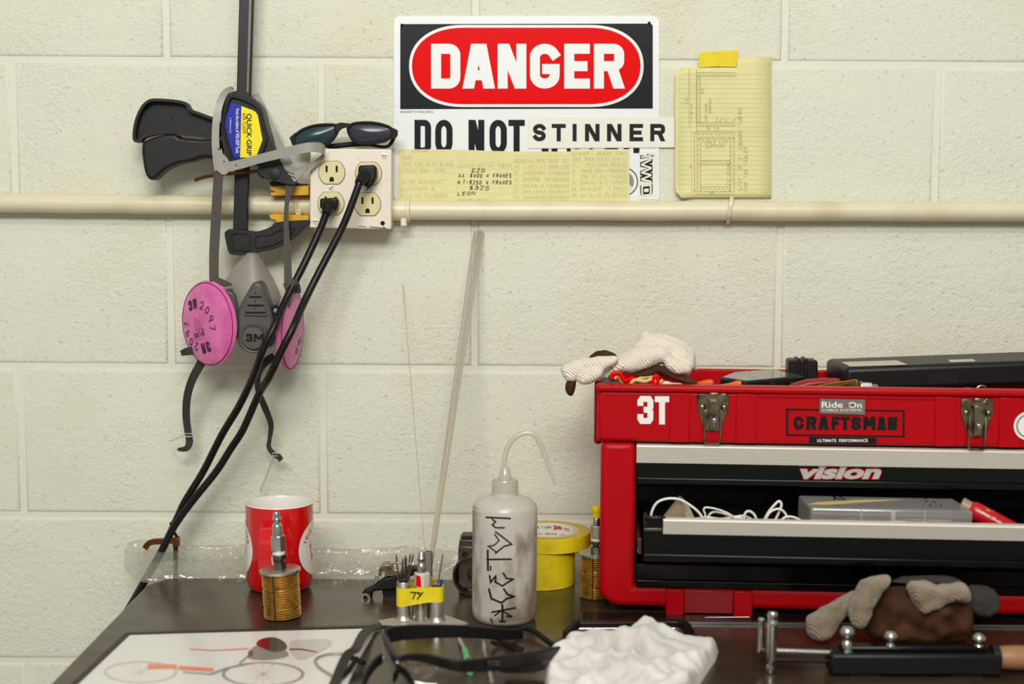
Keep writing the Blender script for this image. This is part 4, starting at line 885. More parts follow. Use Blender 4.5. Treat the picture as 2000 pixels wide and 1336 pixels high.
# ================================================================== sunglasses on top of the box
sn = thing('sunglasses', 'black sunglasses with dark mirrored lenses resting on top of the outlet box', 'sunglasses', W(672, 288, -.04))
LL = z1((893, 728), (905, 708), (940, 682), (990, 664), (1040, 657), (1095, 657), (1113, 665), (1112, 685), (1095, 715), (1068, 742), (1030, 755), (980, 760), (915, 762), (897, 752))
LR = z1((1180, 672), (1195, 655), (1230, 647), (1290, 646), (1340, 653), (1385, 668), (1399, 685), (1395, 705), (1365, 728), (1310, 739), (1250, 742), (1210, 730), (1190, 705))
for L_ in (LL, LR):
    q = spline(L_, 3, True); oq = inset(q, -5.2)
    rm = MB().ring([W(a, b_, -.047) for a, b_ in oq], [W(a, b_, -.047) for a, b_ in q], (0, .0045, 0)).build('lens_rim', M['blackmatt'], sn, .0012, 2)
    n = len(q); cx = sum(a for a, _ in q)/n; cy = sum(b_ for _, b_ in q)/n
    lv = MB(); lv.v = [W(cx+(a-cx)*k, cy+(b_-cy)*k, -.0450-.004*(1-k*k)) for k in (1.03, .75, .4) for a, b_ in q]+[W(cx, cy, -.049)]
    lv.f = [(r*n+i, r*n+(i+1) % n, (r+1)*n+(i+1) % n, (r+1)*n+i) for r in range(2) for i in range(n)]+[(2*n+i, 2*n+(i+1) % n, 3*n) for i in range(n)]
    lv.build('lens', M['lens'], sn, smooth=180)
bridge = z1((1100, 657), (1130, 640), (1165, 642), (1195, 648), (1185, 668), (1165, 664), (1150, 668), (1135, 676), (1122, 690), (1108, 690))
plate('bridge', spline(bridge, 2, True), -.0475, -.0425, M['blackmatt'], sn, .001)
plate('hinge_end', z1((868, 718), (900, 690), (900, 730), (895, 765), (878, 745)), -.047, -.038, M['blackmatt'], sn, .001)
plate('hinge_end', z1((1395, 660), (1432, 678), (1432, 706), (1410, 730), (1395, 712), (1402, 690)), -.047, -.038, M['blackmatt'], sn, .001)
bandpx('temple', M['blackmatt'], [(772, 262, -.036), (757, 286, -.030), (720, 283, -.026), (680, 284, -.022), (640, 288, -.02)], [9, 6, 6, 7, 9], .0035, parent=sn, bevel=.0008)
bandpx('temple', M['blackmatt'], [(572, 276, -.036), (600, 287, -.030), (650, 284, -.030), (700, 279, -.03), (735, 279, -.032)], [7, 6, 7, 7, 5], .003, parent=sn, bevel=.0008)

# ================================================================== mug
c = B(541, 1158); mr = 0.0415; c = V((c.x, B(540, 1165).y+mr*.96, 0)); hgt = W(540, 994, c.y-mr).z
mug = thing('mug', 'shiny red mug with white inside and round white emblems', 'mug', c)
mp = [(mr*.80, 0.0), (mr*.86, .001), (mr*.93, .004), (mr*.975, .010), (mr, .018), (mr, hgt-.0035), (mr*.995, hgt-.001)]
MB().lathe(mp, c, n=64, caps=False).add([], []).build('mug_body', M['redglaze'], mug, smooth=60)
MB().lathe([(mr*.995, hgt-.001), (mr*.985, hgt), (mr*.955, hgt), (mr*.935, hgt-.002), (mr*.93, hgt-.01), (mr*.92, .012), (mr*.8, .006), (.001, .005)], c, n=64, caps=False).build('mug_lining', M['whiteglaze'], mug, smooth=60)
MB().lathe([(mr*.80, 0.0002), (.0005, .0010)], c, n=48, caps=False).build('mug_base', M['whiteglaze'], mug)
mb = MB(); hp_ = [(-.001, .012), (-.012, .013), (-.024, .022), (-.031, .040), (-.031, .066), (-.025, .086), (-.012, .096), (-.001, .097)]
hp_ = [(0, a, b_*hgt/.118) for a, b_ in hp_]; hs = spline(hp_, 5)
ro_ = math.radians(-3)
P = []; S = []
for x, y, z in hs:
    d = V((math.sin(ro_), -math.cos(ro_), 0)); P.append(c+d*(mr*.985-y)+V((0, 0, z))); S.append(V((math.cos(ro_), math.sin(ro_), 0))*.0095)
MB().band(P, S, .0085).build('handle', M['redglaze'], mug, .0038, 4, smooth=60)
def cylmap(c, r, ang0):                    # ang measured from the camera-facing side, to the right
    return lambda u, v: c+V((math.sin(ang0+u/r)*(r+.0002), -math.cos(ang0+u/r)*(r+.0002), v))
for a0 in (90, -90):
    mf = cylmap(c, mr, math.radians(a0)); zc = W(600, 1066, c.y).z; R = .0345
    q = MB(); N = 48
    q.v = [mf(0, zc)]; q.f = []
    for rr in (.12, .3, .5, .7, .85, 1.0):
        for i in range(N): q.v.append(mf(R*rr*math.cos(2*PI*i/N), zc+R*rr*math.sin(2*PI*i/N)))
    q.f = [(0, 1+i, 1+(i+1) % N) for i in range(N)]+[(1+k*N+i, 1+(k+1)*N+i, 1+(k+1)*N+(i+1) % N, 1+k*N+(i+1) % N) for k in range(5) for i in range(N)]
    e = q.build('emblem', M['whiteglaze'], mug, smooth=180)
    q = MB(); mf2 = lambda u, v: mf(u, zc+v)+V(((mf(u, 0)-c).x, (mf(u, 0)-c).y, 0)).normalized()*.0002
    txt = 'TRUE TEMPER'; a = 158
    for ch in txt:
        an = math.radians(a); rr = .0255; ca, sa = math.cos(an-PI/2), math.sin(an-PI/2)
        if ch != ' ': glyph(q, ch, -.0021, -.003, .0042, .006, .0010, lambda x, y: mf2(rr*math.cos(an)+x*ca-y*sa, rr*math.sin(an)+x*sa+y*ca), G, False)
        a -= 13.5
    K = .0205
    pts = [(-.55, -1.15), (-.9, .3), (-.75, .35), (-.95, .9), (.6, 1.0), (.9, .2), (.7, -.5), (-.3, -.65)]
    q.add([mf2(x*K*.8, y*K*.8) for x, y in pts], [tuple(range(len(pts)))])
    q.build('emblem_lettering', M['redglaze'], e, smooth=0, nrm=False)

# ================================================================== brass coil plugs with air fittings
def coil_plug(label, px, py, rad, tilt, hcoil, tape=False):
    c0 = B(px, py); c = V((c0.x, c0.y+rad, 0)); ax = V((math.sin(math.radians(tilt)), 0.0, math.cos(math.radians(tilt))))
    c.z = rad*abs(math.sin(math.radians(tilt)))+.0001
    t = thing('coil_plug', label, 'plug fitting', (c.x, c.y, 0), 'brass coil plugs with air fittings')
    r = rad*.93; prof = [(r*.6, 0), (r*.9, 0)]; n = 19; hh = hcoil-.004
    for i in range(n):
        z = .0005+i*hh/n; g = .55 if i in (4, 12) else 1
        for k in range(5): prof.append((r-.0026*g*(1-max(0, math.sin(PI*k/4))**.5)-(.0008 if i in (4, 12) else 0), z+hh/n*k/5))
    prof += [(r*.9, hcoil-.0035), (r*.6, hcoil-.0035)]
    cw = MB().lathe(prof, c, ax, 48).build('coil_body', M['brass'], t, smooth=50)
    s = V((math.sin(-.24), -math.cos(-.24), 0)); MB().band([c+s*(r-.0001)+ax*.001, c+s*(r-.0001)+ax*(hcoil-.004)], [V((.0006, 0, 0))]*2, .0008).build('coil_slot', M['hole'], cw)
    k = rad/.0235
    MB().lathe([(rad*.99, hcoil-.0036), (rad*1.02, hcoil-.003), (rad*1.02, hcoil-.0004), (rad*.99, hcoil), (.0001, hcoil)], c, ax, 48).build('end_disc', M['alu'], t, smooth=30)
    z = hcoil
    def hexn(nm, r, h, m):
        nonlocal z
        MB().lathe([(r*.93, z), (r, z+.0006), (r, z+h-.0006), (r*.93, z+h)], c, ax, 6, ref=(.5, -1, 0)).build(nm, m, t, .0003, 1, smooth=20); z += h
    def rnd(nm, pr, m):
        nonlocal z
        MB().lathe([(a*k, z+b_*k) for a, b_ in pr], c, ax, 28).build(nm, m, t, smooth=40); z += pr[-1][1]*k
    hexn('lock_nut', .0078*k, .0088*k, M['steeldark']); rnd('threaded_stud', [(.0042, 0), (.0042, .0030)], M['steeldark']); hexn('jam_nut', .0088*k, .0052*k, M['steeldark'])
    rnd('thread_tape', [(.0066, 0), (.0071, .0012), (.0068, .0042)], M['ptfe'])
    if not tape: MB().tube([c+ax*(z-.003)+V((-.0066, -.001, 0)), c+ax*(z-.008)+V((-.0082, -.001, 0)), c+ax*(z-.014)+V((-.0078, -.0012, 0)), c+ax*(z-.017)+V((-.0066, -.001, 0))], .0005, 6).build('tape_thread', M['ptfe'], t)
    hexn('hex_body', .0086*k, .0185*k, M['steel'])
    if tape:
        rnd('nipple', [(.0056, 0), (.0056, .010), (.0050, .011)], M['steel']); rnd('yellow_tape_wrap', [(.0055, 0), (.0066, .001), (.0064, .008), (.0072, .0095), (.0070, .016), (.0062, .0175)], M['tapeyellow'])
    else: rnd('nipple', [(.0058, 0), (.0058, .0115), (.0052, .0128), (.0038, .0138), (.0038, .0165), (.0050, .0178), (.0055, .0192), (.0050, .0206), (.0040, .0214), (.0039, .0265), (.0034, .0275), (.0022, .0276)], M['steel'])
    return t
coil_plug('brass coil plug with bright air nipple standing in front of the red mug', 546, 1217, .0232, -3.0, .0560)
coil_plug('brass coil plug with yellow tape on its nipple beside the red toolbox', 1164, 1174, .0200, 0.5, .0545, True)

# ================================================================== tube stand with tungsten and filler rods
zs = lambda *p: Z(680, 1020, 6.07, p)
cs = B(818, 1217); ts = thing('tube_stand', 'small aluminium stand of welded tubes with yellow tape marked TY', 'stand', (cs.x, cs.y, 0))
pl = [B(*p, .0032) for p in zs((350, 1160), (400, 1203), (605, 1215), (640, 1270), (800, 1272), (1050, 1250), (1270, 1240), (1422, 1188), (1130, 1090), (900, 1085), (560, 1128))]
MB().prism(pl, (0, 0, -.0031)).build('base_plate', mat('dull_aluminium_plate', rgb(176, 170, 156), .5, .5, bump=(200, .2, .001)), ts, .0006)
TB = {}
def standtube(nm, pxc, pyb, pyt, rpx, hollow=True):
    b = B(pxc, pyb, .0032); s = (b.y+CD)/FPX; r = rpx*s; b = b+V((0, r, 0)); t_ = W(pxc, pyt, b.y).z
    prof = [(r*1.35, .0), (r*1.12, .0022), (r*1.0, .006), (r, t_-.0032-.0005), (r*.97, t_-.0032)] if hollow else [(r*.98, 0), (r, .0006), (r, t_-.0032)]
    if hollow: prof += [(r*.86, t_-.0032), (r*.85, t_-.02)]
    TB[nm] = (b, r, t_)
    return MB().lathe(prof, b, n=28).build('tube', M['alu'] if hollow else mat('stainless_cylinder', rgb(168, 160, 148), .26, 1.0), ts, smooth=50)
standtube('left', 787, 1212, 1135.5, 13.3); standtube('right', 852, 1215, 1145, 13.6)
b_, r_, t_ = TB['left']; bx = B(837, 1190, .0032); TB['tall'] = (bx, .0046, W(837, 1077, bx.y).z)
bx, rr, tt = TB['tall']; MB().lathe([(rr*1.3, 0), (rr, .005), (rr, tt-.0032), (rr*.82, tt-.0032), (rr*.8, tt-.02)], bx, n=24).build('tube', M['alu'], ts, smooth=50)
standtube('mid', 821, 1214, 1155, 17.5, False)
# tape wound round the pair of tubes
(bl, rl, _), (brr, rR, _) = TB['left'], TB['right']; zt0, zt1 = W(800, 1186, bl.y-rl).z, W(800, 1150, bl.y-rl).z; zt2, zt3 = W(852, 1177, brr.y-rR).z, W(852, 1147, brr.y-rR).z
path = []
for a in range(0, 200, 20): path.append((bl+V((-math.sin(math.radians(180-a))*1.04*rl, math.cos(math.radians(180-a))*1.04*rl, 0)) if False else bl+V((math.cos(math.radians(90+a))*rl*1.05, math.sin(math.radians(90+a))*rl*1.05, 0)), zt0, zt1))
ymid = min(bl.y-rl*1.05, TB['mid'][0].y-TB['mid'][1]-.0008)
path.append((V((bl.x+rl*1.3, ymid, 0)), (zt0+zt2)/2, (zt1+zt3)/2))
path.append((V((brr.x-rR*1.3, min(ymid, brr.y-rR*1.05), 0)), zt2, zt3))
for a in range(-110, 110, 20): path.append((brr+V((math.cos(math.radians(a))*rR*1.05, math.sin(math.radians(a))*rR*1.05, 0)), zt2, zt3))
path.append((V((bx.x, bx.y+rr*1.5, 0)), zt2, zt3)); path.append((V((bl.x, bl.y+rl*1.05, 0)), zt0, zt1))
MB().band([V((p.x, p.y, (a+q)/2)) for p, a, q in path], [V((0, 0, (q-a)/2)) for p, a, q in path], .0004).build('tape_wrap', M['tapeyellow'], ts, smooth=60)
ytp = min(ymid, brr.y-rR*1.06)-.0007
mb = MB(); hm = lambda u, v: W(u, -v, ytp)
for st_ in ([(802, -1156.5), (821, -1158)], [(811, -1158), (806.5, -1169.5)], [(816, -1158), (821, -1163)], [(826, -1157), (820, -1164), (815, -1170)]): stroke2(mb, st_, 2.0, hm, True, 0)
mb.build('marker_lettering', M['ink'], ts, smooth=0, nrm=False)
bm_, rm_, tm_ = TB['mid']; zf = tm_
sf_ = thing('air_fitting', 'steel air nipple with a red and white painted hex on the tube stand', 'fitting', (bm_.x, bm_.y, zf))
yf_ = bm_.y; zz = lambda py: W(821, py, yf_).z; s_ = mpp(yf_)
h0, h1 = zz(1145.5), zz(1118)
hx = MB().lathe([(15*s_, 0), (16.3*s_, .001), (16.3*s_, h1-h0-.001), (15*s_, h1-h0)], (bm_.x+2*s_, yf_, h0), n=6, ref=(.35, -1, 0)).build('hex_body', mat('chipped_white_paint', rgb(206, 198, 182), .45, var=(90, rgb(150, 140, 120), .55, .75)), sf_, .0004, 1, smooth=20)
MB().cyl((bm_.x+2*s_, yf_, zf), (bm_.x+2*s_, yf_, h0), 10*s_).build('thread', M['steeldark'], sf_)
for k_ in range(6):
    a0 = math.radians(60*k_)
    if k_ % 2 == 0: continue
    e_ = V((.35, -1, 0)).normalized(); g_ = V((0, 0, 1)).cross(e_); R6 = 16.5*s_
    p0 = e_*math.cos(a0)*R6+g_*math.sin(a0)*R6; p1 = e_*math.cos(a0+PI/3)*R6+g_*math.sin(a0+PI/3)*R6; o_ = V((bm_.x+2*s_, yf_, 0))
    MB().add([o_+p0*1.0+V((0, 0, h0+.002)), o_+p0*.35+p1*.65+V((0, 0, h0+.0012)), o_+p0*.45+p1*.55+V((0, 0, h1-.0025)), o_+p0+V((0, 0, h1-.0012))], [(0, 1, 2, 3)]).build('red_paint', M['signred'], hx, smooth=0)
n0 = zz(1118); pr = [(9.2, 1118), (9.6, 1117), (9.6, 1104), (8.5, 1102), (6.6, 1099), (6.6, 1094.5), (8.3, 1092.5), (8.6, 1091), (8.2, 1089.5), (6.8, 1087.5), (6.6, 1079.5), (5.6, 1078), (3.5, 1078)]
MB().lathe([(a*s_, zz(q)-n0) for a, q in pr], (bm_.x+1*s_, yf_, n0), n=28).build('nipple', M['steel'], sf_, smooth=40)

def rod(name, label, cat, p0, p1, r, m, group, tip=0.0, n=8):
    p0, p1 = V(p0), V(p1); t = MB(); d = (p1-p0)
    if tip: t.tube([p0, p1-d.normalized()*tip, p1], [r, r, r*.25], n)
    else: t.tube([p0, p1], r, n)
    o = t.build(name, m, None, loc=p0); return tag(o, label, cat, group)
tung = mat('tungsten_grey', rgb(120, 108, 98), .35, 1.0)
bl, rl, tl = TB['left']
for i, ((ax_, ay_), (bx_, by_)) in enumerate(zip(zs((568, 372), (652, 420), (680, 388), (690, 410), (737, 368), (773, 368)), zs((598, 690), (634, 690), (668, 690), (682, 690), (704, 690), (716, 690)))):
    lab = ['leftmost tungsten rod in the left tube, leaning left on its own', 'shortest tungsten rod in the left tube, second from the left', 'third tungsten rod from the left in the left tube of the stand', 'fourth tungsten rod from the left, upright among the cluster', 'long tungsten rod second from the right in the left tube', 'rightmost tungsten rod in the left tube, leaning right with a bright tip'][i]
    y = bl.y+(-.003, .001, -.002, .003, .0, -.001)[i]; top = W(ax_, ay_, y); low = W(bx_, by_, y); e = low+(low-top).normalized()*.018
    e.x = max(bl.x-rl*.75, min(bl.x+rl*.75, e.x)); rod('tungsten_rod', lab, 'rod', e, top, .00095, tung, 'tungsten rods in the tube stand', .004)
br_, rR, tR = TB['right']
rod('silver_rod', 'thin silver rod standing in the right tube of the stand', 'rod', W(853, 1152, br_.y-.002), W(865, 1082, br_.y-.001), .0010, M['steel'], None)
rod('blue_rod', 'short blue-tipped rod barely showing above the right tube of the stand', 'rod', W(859, 1150, br_.y), W(863, 1131.5, br_.y), .0012, M['blue'], None)
bx, rr, tt = TB['tall']
silverrod = mat('filler_rod_metal', rgb(196, 186, 166), .35, .45)
for i, (tx, ty) in enumerate(((927, 452), (934, 449), (939, 450), (944, 453))):
    s0 = V((bx.x+(-.002+.0012*i), bx.y+(.001 if i % 2 else -.001), tt-.03)); top = W(tx, ty, -.004)
    rod('filler_rod', ('leftmost', 'second from the left', 'third from the left', 'rightmost')[i]+' of the four long steel filler rods leaning against the wall', 'rod', s0, top, .00115, silverrod, 'filler rods leaning in a bundle')
rod('fine_wire', 'single very thin wire leaning left against the wall, apart from the rods', 'wire', V((bx.x-.0028, bx.y, tt-.02)), W(787, 556, -.003), .00045, silverrod, None)

# ================================================================== brake caliper arm
cc = B(760, 1172); bk = thing('brake_caliper', 'black bicycle brake arm lying behind the tube stand', 'bicycle brake', (cc.x, cc.y, 0))
yb_ = B(760, 1172).y+.01
zpl = lambda nm, pts, a, b2, m, bev=.002, k=3: plate(nm, spline(zs(*pts), k, True), yb_+a, yb_+b2, m, bk, bev, 3)
zpl('brake_arm', ((160, 860), (200, 800), (260, 775), (350, 720), (430, 665), (520, 640), (640, 610), (650, 700), (600, 790), (540, 800), (400, 815), (310, 825), (285, 870), (270, 930), (220, 950), (165, 935)), -.006, .008, M['black'], .003)
c = W(*zs((205, 900))[0], yb_-.006); MB().lathe([(.0062, 0), (.0060, .0012), (.0036, .0012), (.0034, -.004)], c, (0, -1, 0), 22).build('bolt_eye', M['steel'], bk)
zpl('pivot_body', ((410, 700), (560, 690), (680, 660), (690, 900), (560, 920), (430, 925)), .004, .026, M['black'], .004)
zpl('bracket', ((362, 600), (375, 540), (420, 515), (480, 510), (540, 560), (620, 570), (660, 545), (670, 600), (560, 640), (470, 640), (430, 650), (440, 600), (400, 590), (385, 650)), -.008, .012, M['latch'], .0015)
c = W(*zs((580, 525))[0], yb_+.004); MB().lathe([(.0118, -.004), (.0118, 0), (.0105, .0014), (.0068, .0016), (.0060, .0006), (.0001, .0006)], c, (0, -.35, 1), 28).build('clamp_bolt', M['steel'], bk)
zpl('cable_arm', ((560, 570), (640, 555), (720, 540), (790, 530), (830, 540), (830, 590), (760, 640), (680, 650), (580, 620)), .002, .014, M['black'], .003)
zpl('adjuster', ((318, 640), (345, 625), (365, 650), (360, 690), (325, 725), (308, 715)), -.006, .006, M['steel'], .001)
c = W(*zs((540, 680))[0], yb_); MB().cyl(c, c+V((.012, 0, -.001)), .0032).build('cable_stub', M['brass'], bk)

# ================================================================== machined block behind the bottle
bb = B(925, 1172); mbk_ = thing('steel_block', 'brown steel block and hollow cylinder half hidden behind the bottle', 'metal block', (bb.x, bb.y+.03, 0))
yk = bb.y+.012; s = mpp(yk); c = W(922, 1127, yk); R = c.z-.0002; ax = V((-.22, -1, -.02)).normalized()
MB().lathe([(R, -.05), (R, -.001), (R*.97, 0), (R*.88, 0), (R*.86, -.002), (R*.84, -.012), (R*.36, -.014), (R*.34, -.006), (R*.22, -.006), (R*.2, -.03)], c, ax, 48).build('bored_cylinder', M['steeldark'], mbk_, smooth=40)
yk2 = yk+.012
bd = MB(); bd.prism([W(a, q, yk2) for a, q in ((895, 1150), (895, 1068), (960, 1068), (960, 1150))], (0, .045, 0))
blk = bd.build('block_body', M['steeldark'], mbk_, .0012)
plate('block_step', [(897.5, 1068.5), (897.5, 1055), (957, 1055), (957, 1068.5)], yk2+.004, yk2+.038, M['steeldark'], mbk_, .001)
plate('block_cap', [(902, 1055.5), (902, 1046.5), (950, 1046.5), (950, 1055.5)], yk2+.01, yk2+.032, M['barsteel'], mbk_, .0008)
c = W(908, 1083, yk2-.0004); MB().lathe([(.0038, 0), (.0038, .0003)], c, (0, -1, 0), 20).build('drilled_hole', M['hole'], blk)
MB().box((W(896, 1150, yk2).x, yk2+.002, 0), (W(958, 1150, yk2).x, yk2+.043, W(900, 1149, yk2).z)).build('block_foot', M['steeldark'], mbk_, .0008)

# ================================================================== wash bottle
c = B(984.5, 1224); br0 = 0.0372; c = V((c.x, c.y+br0*.97, 0)); yB = c.y
zB = lambda py: W(985, py, yB).z
wbm = thing('wash_bottle', 'milky plastic wash bottle with handwritten ACETON down its side', 'bottle', c)
zs0, zs1 = zB(991), zB(970)
prof = [(br0*.55, .0035), (br0*.86, .0002), (br0*.93, .001), (br0*.985, .006), (br0, .012), (br0, zs0-.004), (br0*1.0, zs0), (br0*.97, zs0+.0035), (br0*.86, zs0+.0085), (br0*.62, zs1), (br0*.42, zs1+.002), (br0*.40, zs1+.006)]
MB().lathe([(.0005, .004)]+prof, c, n=64, caps=False).build('bottle_body', M['ldpe'], wbm, smooth=60)
lq = zB(1193); rl_ = br0*.965
MB().lathe([(.0005, .0052), (rl_*.9, .0035), (rl_, .012), (rl_, lq), (.0005, lq)], c, n=48, caps=False).build('liquid', M['liquid'], wbm, smooth=50)
MB().lathe([(br0*1.003, .006), (br0*1.003, zs0-.001), (br0*.975, zs0+.0037)], c, n=64, caps=False).build('grime_film', M['grime'], wbm, smooth=60)
sp = mpp(yB); zc0, zc1, zc2, zc3 = zB(974), zB(936), zB(934), zB(914)
cap = []; nrib = 60
MB().lathe([(26*sp, zc0-.006), (26*sp, zc0), (25.6*sp, zc0+.001), (25.4*sp, zc1-.002), (24*sp, zc1), (10*sp, zc1+.0006)], c, n=48).build('cap', M['tube'], wbm, smooth=40)
rb = MB()
for i in range(40):
    a = 2*PI*i/40; d = V((math.sin(a), -math.cos(a), 0)); rb.band([c+d*25.7*sp+V((0, 0, zc0+.002)), c+d*25.6*sp+V((0, 0, zc1-.003))], [V((d.y, -d.x, 0))*.0007]*2, .0007)
rb.build('cap_ribs', M['tube'], wbm)
MB().lathe([(13*sp, zc2-.001), (12.6*sp, zc2+.001), (8.5*sp, zc3), (7*sp, zc3+.001)], c, n=24).build('spout_neck', M['tube'], wbm, smooth=40)
zt = lambda *p: Z(660, 820, 3.035, p)
tp = zt((985, 330), (985, 285), (990, 220), (1010, 155), (1050, 105), (1100, 80), (1140, 78), (1175, 100), (1205, 155), (1235, 235), (1265, 320), (1290, 388))
P = spline([tuple(W(a, q, yB-.0)) for a, q in tp], 6); n = len(P); MB().tube([V(p) for p in P], [.0029 if i < n*.75 else .0029-(i-n*.75)/(n*.25)*.0014 for i in range(n)], 12).build('spout_tube', M['tube'], wbm, smooth=60)
# lettering runs up the bottle, drawn straight from photo marks onto the curved side
def bsurf(px, py):
    r = ray(px, py); o = CAM-c; a = r.x**2+r.y**2; b_ = 2*(o.x*r.x+o.y*r.y); cc_ = o.x**2+o.y**2-(br0*1.004)**2
    d = b_*b_-4*a*cc_; tt_ = (-b_-math.sqrt(max(d, 0)))/(2*a); return CAM+r*tt_
ink = MB()
def ms(pts, w_=9): stroke2(ink, [(a, -q) for a, q in zt(*pts)], w_*1.2/3.035, lambda u, v: bsurf(u, -v), True, 4)
ms([(880, 578), (1020, 585)]); ms([(915, 590), (935, 605), (915, 622), (935, 640), (985, 640)], 8)
ms([(935, 665), (970, 690), (1030, 738), (985, 750), (935, 790)], 8); ms([(930, 680), (955, 715), (925, 745), (890, 750)], 7); ms([(900, 755), (940, 785)], 7)
ms([(888, 775), (890, 890)], 10); ms([(885, 828), (1025, 826)], 9); ms([(905, 870), (905, 890)], 8)
ms([(900, 925), (905, 965), (935, 925), (935, 960)], 9); ms([(980, 910), (1000, 940), (1040, 945), (1005, 965), (975, 985), (930, 960)], 9)
ms([(895, 1005), (910, 1060), (945, 1075), (970, 1085)], 10); ms([(985, 1005), (1005, 1035), (1045, 1048), (1000, 1060), (970, 1085)], 10)
ms([(975, 1100), (975, 1195)], 11); ms([(915, 1140), (1050, 1115)], 9); ms([(930, 1160), (970, 1130), (1030, 1165)], 8); ms([(905, 1180), (915, 1200)], 7); ms([(960, 1195), (990, 1195)], 9); ms([(1000, 1165), (1025, 1168)], 8)
ink.build('marker_lettering', M['ink'], wbm, smooth=0, nrm=False)

# ================================================================== masking tape rolls
def tape_roll(label, px_right, py_front, r, w_, z0, shiftx=0):
    yft = B(1090, 1155).y; cx = W(px_right, 1090, yft+r).x-r; c = V((cx+shiftx, yft+r, z0)); t = thing('tape_roll', label, 'tape roll', c, 'yellow masking tape rolls')
    ri = .0392
    MB().lathe([(ri+.0012, 0), (r-.0006, 0), (r, .0006), (r, w_-.0006), (r-.0006, w_), (ri+.0012, w_), (ri+.0012, 0)], c, n=72, caps=False).build('tape', M['tapeyellow'], t, smooth=40)
    for zz_ in (0.0001, w_+.0002): MB().lathe([(ri+.0012, zz_), (r-.0008, zz_)], c, n=72, caps=False).build('tape_side', M['tapeside'], t, smooth=0)
    co = MB().lathe([(ri+.0013, -.0001), (ri+.0013, w_+.0003), (ri, w_+.0003), (ri, -.0001), (ri+.0013, -.0001)], c, n=72, caps=False).build('card_core', M['card'], t, smooth=40)
    return t, c, ri, w_, co
tape_roll('wider yellow masking tape roll underneath, standing on the bench', 1123, 1155, .0455, .0455, 0)
t2, c2, ri2, w2, co2 = tape_roll('narrow yellow masking tape roll lying on top of the wider one', 1153, 1155, .0560, .0185, .0460, 0)
mc = lambda u, v: c2+V((-math.sin(u)*(ri2-.0003), math.cos(u)*(ri2-.0003), v))
q1, q2 = MB(), MB()
for k in range(26):
    a = .9-k*.068
    if k % 7 != 5: glyph(q1, random.choice('AEHINORST'), 0, 0, .0018, .0022, .0005, lambda x, y: mc(a-x/ri2, .0035+y), G, False)
    if k % 6 != 4 and k > 8: glyph(q1, random.choice('AEHINORST'), 0, 0, .0022, .0032, .0006, lambda x, y: mc(a-x/ri2, .0115+y), G, False)
for k, ch in enumerate('3M'): glyph(q2, ch, 0, 0, .0048, .0055, .0014, lambda x, y: mc(-.25-k*.14-x/ri2, .0105+y), GB, True)
q1.build('core_lettering', mat('navy_print', rgb(50, 70, 110), .7), co2, smooth=0, nrm=False); q2.build('core_lettering', mat('red_print', rgb(190, 30, 40), .7), co2, smooth=0, nrm=False)

# ================================================================== clear bag and copper clip along the back edge
bagn = lambda x, y: .010*noise.noise(V((x*.022, y*.05, 3.3)))+.006*noise.noise(V((x*.07, y*.09, 9.1)))
bo = [(240, 1075), (252, 1056), (285, 1050), (330, 1062), (400, 1064), (480, 1062), (560, 1072), (640, 1068), (720, 1072), (790, 1064), (880, 1073), (905, 1080), (900, 1110), (860, 1119), (780, 1122), (700, 1127), (620, 1132), (480, 1139), (330, 1140), (292, 1141), (262, 1136), (240, 1110)]
def bagpos(px, py):
    f = max(0, min(1, (py-1050)/90)); return W(px, py, -.035-(.085 if px > 280 else .07)*f)
bg = inflate('plastic_bag', bo, bagpos, (0, -.8, .5), .010, M['film'], None, 9, 22, 0.6, bagn, loc=W(560, 1130, -.1), smooth=60)
tag(bg, 'crumpled clear plastic bag stretched along the back edge of the bench', 'plastic bag')
cpx = thing('copper_clip', 'bent copper clip behind the black cords at the bench corner', 'clip', W(320, 1075, -.07))
bandpx('copper_strip', M['copper'], [(284, 1070, -.066), (290, 1062, -.068), (300, 1058, -.070), (320, 1057, -.071), (340, 1056, -.071), (346, 1058, -.070)], 11, .006, parent=cpx, bevel=.001)
plate('clip_tab', [(336, 1052), (348, 1050), (349, 1068), (337, 1069)], -.073, -.062, M['copper'], cpx, .001)
bandpx('tie', M['blackmatt'], [(333, 1020, -.064), (338, 1035, -.066), (344, 1046, -.067), (348, 1052, -.067)], 5, .003, parent=cpx)
plate('clip_shadow', [(338, 1066), (347, 1066), (347, 1128), (339, 1128)], -.068, -.064, M['barsteel'], cpx, .0008)  # dark plate built in place of the clip's cast shadow

# ================================================================== red tool chest
TA = math.radians(-3.5); TP = B(1320, 1203)
TX = Matrix.Translation(TP) @ Matrix.Rotation(TA, 4, 'Z'); TXi = TX.inverted(); wdir = V((-math.sin(TA), math.cos(TA), 0))
def T(px, py, w=0.0):                       # photo mark on the chest's front (w = depth behind it) -> chest coordinates
    r = ray(px, py); k = (w-(CAM-TP).dot(wdir))/r.dot(wdir); return TXi @ (CAM+r*k)
def Tw(px, py, w=0.0): return TX @ T(px, py, w)
def tu(px, w=0.0, py=1000): return T(px, py, w).x
def tz(py, px=1600, w=0.0): return T(px, py, w).z
tc_ = thing('tool_chest', 'red portable tool chest with open top tray and black drawers', 'tool chest', TP+wdir*.1)
def tb(): return MB(TX)
u0 = tu(1172); u1 = u0+.66; uw = tu(1241)
zr, zp0 = tz(752, 1300), tz(864, 1300)      # rim top, lower edge of the top panel
zb1 = tz(1147, 1300); zb0 = tz(1187, 1300); zmid = tz(866, 1300); DEP = .225
RED = M['red']
